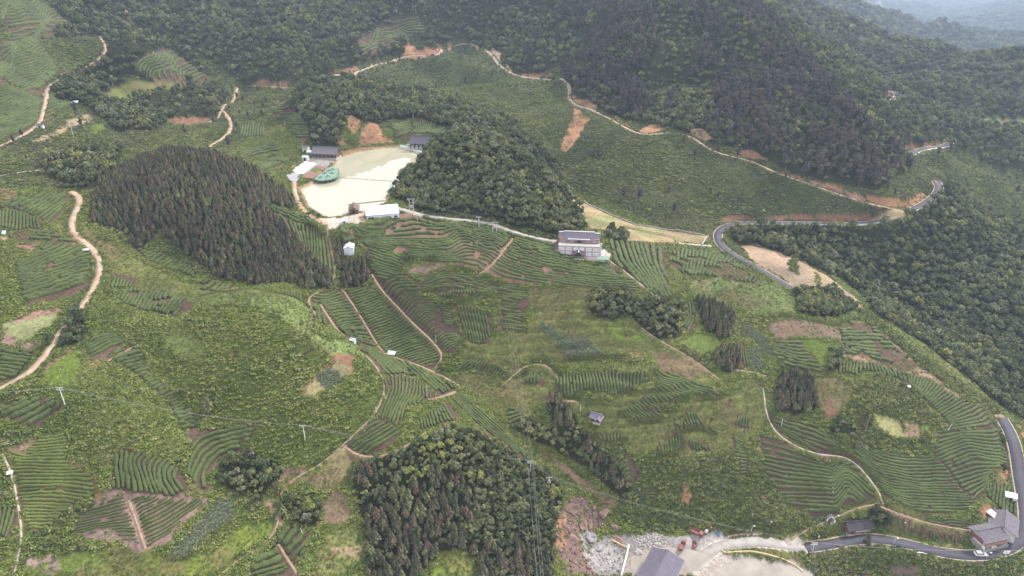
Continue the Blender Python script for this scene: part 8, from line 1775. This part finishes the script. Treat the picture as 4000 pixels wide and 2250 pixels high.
stones('scree', 'loose grey stones on the quarry floor', D('1460,1345 1500,1335 1560,1350 1580,1380 1560,1449 1500,1449 1475,1400'), 420, .08, .45, M['grock'], 4); stones('rock_debris', 'reddish rock debris down the cut slope', D('1402,1300 1430,1262 1470,1250 1510,1285 1530,1310 1460,1345 1475,1400 1500,1449 1428,1449 1405,1380'), 300, .12, .8, M['rock'], 5)
for i, (x, y, s, m, lab) in enumerate(((1516, 1290, 2.2, 'rock', 'pinkish rock slab above the quarry yard, upper one'), (1555, 1358, 1.9, 'rock', 'pinkish rock slab above the drain wall'), (1548, 1325, 1.6, 'rock', 'pinkish rock slab among the bushes right of the quarry'), (1485, 1350, 2.6, 'grock', 'large grey boulder below the cut slope'), (1505, 1375, 2.0, 'grock', 'grey boulder in the middle of the quarry floor'), (1466, 1322, 2.2, 'rock', 'dark reddish boulder on the cut slope'), (1440, 1360, 2.4, 'rock', 'reddish crag at the left of the quarry'), (1425, 1330, 1.8, 'rock', 'orange stained crag under the trees'), (1606, 1388, 1.4, 'rubble', 'round pale boulder left of the hall'))):
    p = at(x, y); V, F = ico(s, np.zeros(3), .55, 2); V = V * (1 + .55 * (hash2(np.round(V[:, 0] * 1.3), np.round(V[:, 1] * 1.7), i) - .5))[:, None]
    mb = MB(); mb.add(V, [f[:3] for f in F]); b = mb.build('boulder', M[m]); b.location = p + Vector((0, 0, -.1)); b.rotation_euler = (0.2, -.15, i); tag(b, lab, 'boulder')

# --- poles and wires
def pole_height(b, t):
    """height whose top shows at the surveyed pixel row"""
    p = at(*b); hs = np.linspace(1, 16, 151); q, _ = project(np.array([(p.x, p.y, p.z + h) for h in hs])); return p, float(hs[np.argmin(abs(q[:, 1] - t))])
TOPS = {}
def pole(key, label, b, ty, arms=1, lamp=False, lean=0.0, thick=.13, gear=False):
    p, h = pole_height(b, ty); h = max(2.0, h); o = root('utility_pole' if not lamp else 'street_lamp', label, 'pole' if not lamp else 'lamp', p)
    MB().tube([(0, 0, -.6), (lean * .5, 0, h * .5), (lean, 0, h)], [thick * 1.2, thick, thick * .75], 8).build('shaft', M['pole'], o)
    ins = [(lean, 0, h)]
    if lamp:
        MB().tube([(lean, 0, h), (lean + .5, -.3, h + .1)], .05, 5).build('lamp_arm', M['steel'], o); MB().box(lean + .3, lean + .9, -.5, -.15, h, h + .14).build('lamp_head', M['white'], o)
    if arms:
        for a in range(arms):
            z = h - .35 - a * .8; bar = MB().box(lean - 1.1, lean + 1.1, -.07, .07, z, z + .14).build('crossarm', M['steel'], o)
            for x in (-1.0, -.5, .5, 1.0): MB().tube([(lean + x, 0, z + .14), (lean + x, 0, z + .42)], .07, 6).build('insulator', M['white'], bar)
        ins = [(lean + x, 0, h - .35 + .4) for x in (-1.0, .5, 1.0)]
    if gear:
        MB().box(lean - .35, lean + .35, -.45, .1, h * .62, h * .62 + .8).build('transformer', M['steel'], o); MB().box(lean - .6, lean + .6, -.5, .12, h * .6 - .12, h * .6).build('bracket', M['steel'], o)
    TOPS[key] = [p + Vector(q) for q in ins]
    return o
pole('w1', 'tall utility pole with crossarms left of the thick tea rows', (164, 1019), 974, 2, thick=.16); pole('w2', 'white utility pole on the weedy left hill', (768, 1108), 1070, 1)
pole('w3', 'utility pole with crossarms above the bottom wood', (1334, 1190), 1159, 2); pole('w4', 'utility pole with switch gear right of the bottom wood', (1381, 1230), 1200, 1, gear=True)
pole('h6', 'utility pole with transformer beside the grey lane', (1205, 576), 545, 1, gear=True); pole('h8', 'thin pole in the tea rows right of the warehouse', (1050, 556), 537, 0, thick=.07); pole('h9', 'thin pole in the curved tea rows', (1200, 622), 605, 0, thick=.07)
pole('m1', 'thin white pole beside the long straight soil path', (1097, 863), 843, 0, thick=.08); pole('m2', 'thin white pole on the gully slope, upper', (1019, 944), 927, 0, thick=.08); pole('m3', 'thin white pole on the gully slope, lower', (1075, 1000), 971, 0, thick=.08); pole('m4', 'short white pole beside the ridge trail', (947, 1039), 1022, 0, thick=.1); pole('m5', 'short double stump pole above the wooden pavilion', (1460, 1034), 1017, 0, thick=.1)
pole('b1', 'utility pole on the hill crest right of the pond', (1153, 342), 319, 1); pole('b2', 'thin pole above the tea behind the far lodge', (1040, 303), 281, 0, thick=.09)
pole('l1', 'utility pole before the dark trees at the upper left', (284, 215), 189, 1, thick=.11); pole('l2', 'utility pole beside the brown levelled field', (186, 347), 316, 1, thick=.11); pole('l3', 'utility pole among trees at the top left', (357, 90), 71, 1, thick=.13); pole('l4', 'short pole by the narrow track at the left', (180, 417), 405, 0, thick=.09)
pole('s1', 'street lamp on the track behind the pond hill', (706, 220), 206, 0, True, thick=.09); pole('s2', 'street lamp above the forked track', (571, 258), 246, 0, True, thick=.09); pole('s3', 'street lamp in the fork of the track', (554, 296), 283, 0, True, thick=.09)
pole('r1', 'utility pole where the concrete road meets the asphalt', (2043, 1391), 1365, 2, thick=.14); pole('r2', 'street lamp on the outer kerb of the lower road', (2248, 1369), 1353, 0, True, thick=.08); pole('r3', 'short leaning pole below the lower road', (2311, 1401), 1389, 1, thick=.09); pole('r4', 'street lamp beside the white car', (2481, 1404), 1389, 0, True, thick=.08); pole('r5', 'utility pole with crossarms right of the white car', (2526, 1405), 1386, 2, thick=.13); pole('r6', 'street lamp above the curved concrete road', (1889, 1341), 1322, 0, True, thick=.08)
pole('q1', 'leaning pole in the chevron tea rows', (764, 1350), 1329, 0, lean=-.5, thick=.09); pole('t1', 'leaning grey pole on the right tea spur', (2383, 1085), 1066, 0, lean=.9, thick=.13); pole('t2', 'grey pole above the bend of the pale footpath', (1965, 1073), 1054, 0, thick=.09)
def h_frame(key, label, b, ty, gap, gear=False):
    p, h = pole_height(b, ty); o = root('pole_pair', label, 'pole', p)
    for x in (-gap / 2, gap / 2): MB().tube([(x, 0, -.6), (x, 0, h)], [.14, .1], 8).build('shaft', M['pole'], o)
    bar = MB().box(-gap / 2 - .8, gap / 2 + .8, -.07, .07, h - .3, h - .14).build('crossarm', M['steel'], o)
    for x in (-gap / 2 - .6, 0, gap / 2 + .6): MB().tube([(x, 0, h - .14), (x, 0, h + .2)], .08, 6).build('insulator', M['white'], bar)
    if gear:
        for z in (.35, .5, .7): MB().box(-gap / 2, gap / 2, -.06, .06, h * z, h * z + .12).build('brace', M['steel'], o)
        MB().box(-.5, .5, -.4, .4, h * .37 + .1, h * .37 + 1.1).build('transformer', M['steel'], o)
    TOPS[key] = [p + Vector((x, 0, h + .15)) for x in (-gap / 2 - .6, 0, gap / 2 + .6)]
h_frame('h5', 'twin pole transformer stand right of the warehouse', (1036, 535), 500, 1.9, True); h_frame('h7', 'twin pole stand beside the grey lane', (1245, 587), 559, 1.8); h_frame('f1', 'twin pole stand on the mountain side at the top', (1043, 33), 14, 3.0)
def span(label, A, B, sag=.03, r=.014):
    o = root('power_line', label, 'power line', A[0]); c = A[0]
    for k in range(min(len(A), len(B))):
        d = B[k] - A[k]; P = [A[k] + d * t - Vector((0, 0, 4 * sag * d.length * t * (1 - t))) - c for t in np.linspace(0, 1, 13)]
        MB().tube([tuple(q) for q in P], r, 4).build('wire', M['wire'], o)
span('wires from the left edge to the tall pole', [TOPS['w1'][k] + Vector((-60, -8, 4)) for k in range(3)], TOPS['w1'])
span('wires crossing the weedy left hill between two poles', TOPS['w1'], TOPS['w2']); span('wires crossing the bottom wood', TOPS['w2'], TOPS['w3'], .02); span('wires running down from the house lane to the gully pole', TOPS['h7'], TOPS['w3'], .02, .018)
span('short wires between the two poles by the wood', TOPS['w3'], TOPS['w4']); span('wires running down past the rock face to the bottom edge', TOPS['w3'], [at(1360, 1460) + Vector((x, -25, 12)) for x in (-1, 0, 1)], .02); span('wires from the switch gear pole to the road pole', TOPS['w4'], TOPS['r1'], .03)
span('wires along the lower road to its right hand pole', TOPS['r1'], TOPS['r5'], .02); span('wires from the road pole over the bottom edge', TOPS['r1'], [at(2020, 1475) + Vector((x, -4, 6)) for x in (-1, 0, 1)], .02); span('wires leaving the road pole at the right edge', TOPS['r5'], [TOPS['r5'][k] + Vector((40, 4, 2)) for k in range(3)])
span('wires from the transformer stand to the lane pole', TOPS['h5'], TOPS['h6']); span('wires between the lane poles', TOPS['h6'], TOPS['h7'])
# small trees standing alone
def lone(species, label, px, py, s, k=0, sq=1.0, cat='tree'):
    o = root(species + '_tree', label, cat, at(px, py), k * 77); o.scale = (s, s, s * sq); cm, tm, am = FORMS[species][0][k % len(FORMS[species][0])]
    if tm: link('trunk', tm, o)
    link('crown', cm, o)
lone('fir', 'single tall dark fir on the weedy left hill', 527, 1036, 6.2, 1); lone('broadleaf', 'dark rounded bush tree beside the tea ribbon', 452, 990, 1.5, 2, .6); lone('pine', 'dark brown tree above the rounded grey clump', 630, 1158, 5.0, 1); lone('broadleaf', 'small tree leaning over the white gully shed', 905, 870, 1.5, 3); lone('fir', 'pointed fir on the outer side of the lower road', 2181, 1367, 4.6, 2); lone('broadleaf', 'small bushy tree on the near pond shore', 802, 548, 1.3, 4, .8); lone('broadleaf', 'round bush at the pond lane bend', 777, 545, 1.5, 1, .7); lone('broadleaf', 'dark roadside tree hanging over the broad dirt road', 130, 866, 1.9, 5); lone('broadleaf', 'small grey bush below the tea ribbon', 452, 1165, 1.2, 0, .7); lone('broadleaf', 'lone bush on the dry field lane', 1677, 617, 1.1, 2, .7)
for _i, (_x, _y, _s, _w) in enumerate(((1020, 664, .95, 'leftmost tall bare stemmed tree on the left terrace stand'), (1030, 661, .8, 'middle tall bare stemmed tree on the left terrace stand'), (1040, 662, .9, 'rightmost tall bare stemmed tree on the left terrace stand'), (1073, 660, .8, 'leftmost tall bare stemmed tree on the right terrace stand'), (1082, 662, 1.0, 'second tall bare stemmed tree on the right terrace stand'), (1091, 661, .9, 'third tall bare stemmed tree on the right terrace stand'), (1102, 660, .75, 'rightmost low tree on the right terrace stand'))):
    lone('broadleaf', _w, _x, _y, _s, _i, 2.0 if _i < 6 else 1.5)

# ---------------------------------------------------------------- air
def haze_box():
    bm = bmesh.new(); bmesh.ops.create_cube(bm, size=1.0)
    zlo = float(Zg.min()) - 1.0; zhi = max(float(Zg.max()) + 25.0, CAMZ + 12.0)
    for v in bm.verts:
        v.co = Vector((v.co.x * 20000.0, v.co.y * 9800.0 + 4600.0, zlo if v.co.z < 0 else zhi))
    me = bpy.data.meshes.new('haze'); bm.to_mesh(me); bm.free()
    m = bpy.data.materials.new('valley haze'); m.use_nodes = True; n = m.node_tree.nodes; n.clear()
    out = n.new('ShaderNodeOutputMaterial'); v = n.new('ShaderNodeVolumePrincipled')
    v.inputs['Color'].default_value = (0.62, 0.76, 1.0, 1); v.inputs['Density'].default_value = 0.00013; v.inputs['Anisotropy'].default_value = 0.2
    m.node_tree.links.new(v.outputs['Volume'], out.inputs['Volume']); me.materials.append(m)
    tag(link('haze', me), 'thin pale haze filling the valley air', 'haze', None, 'stuff')
haze_box()
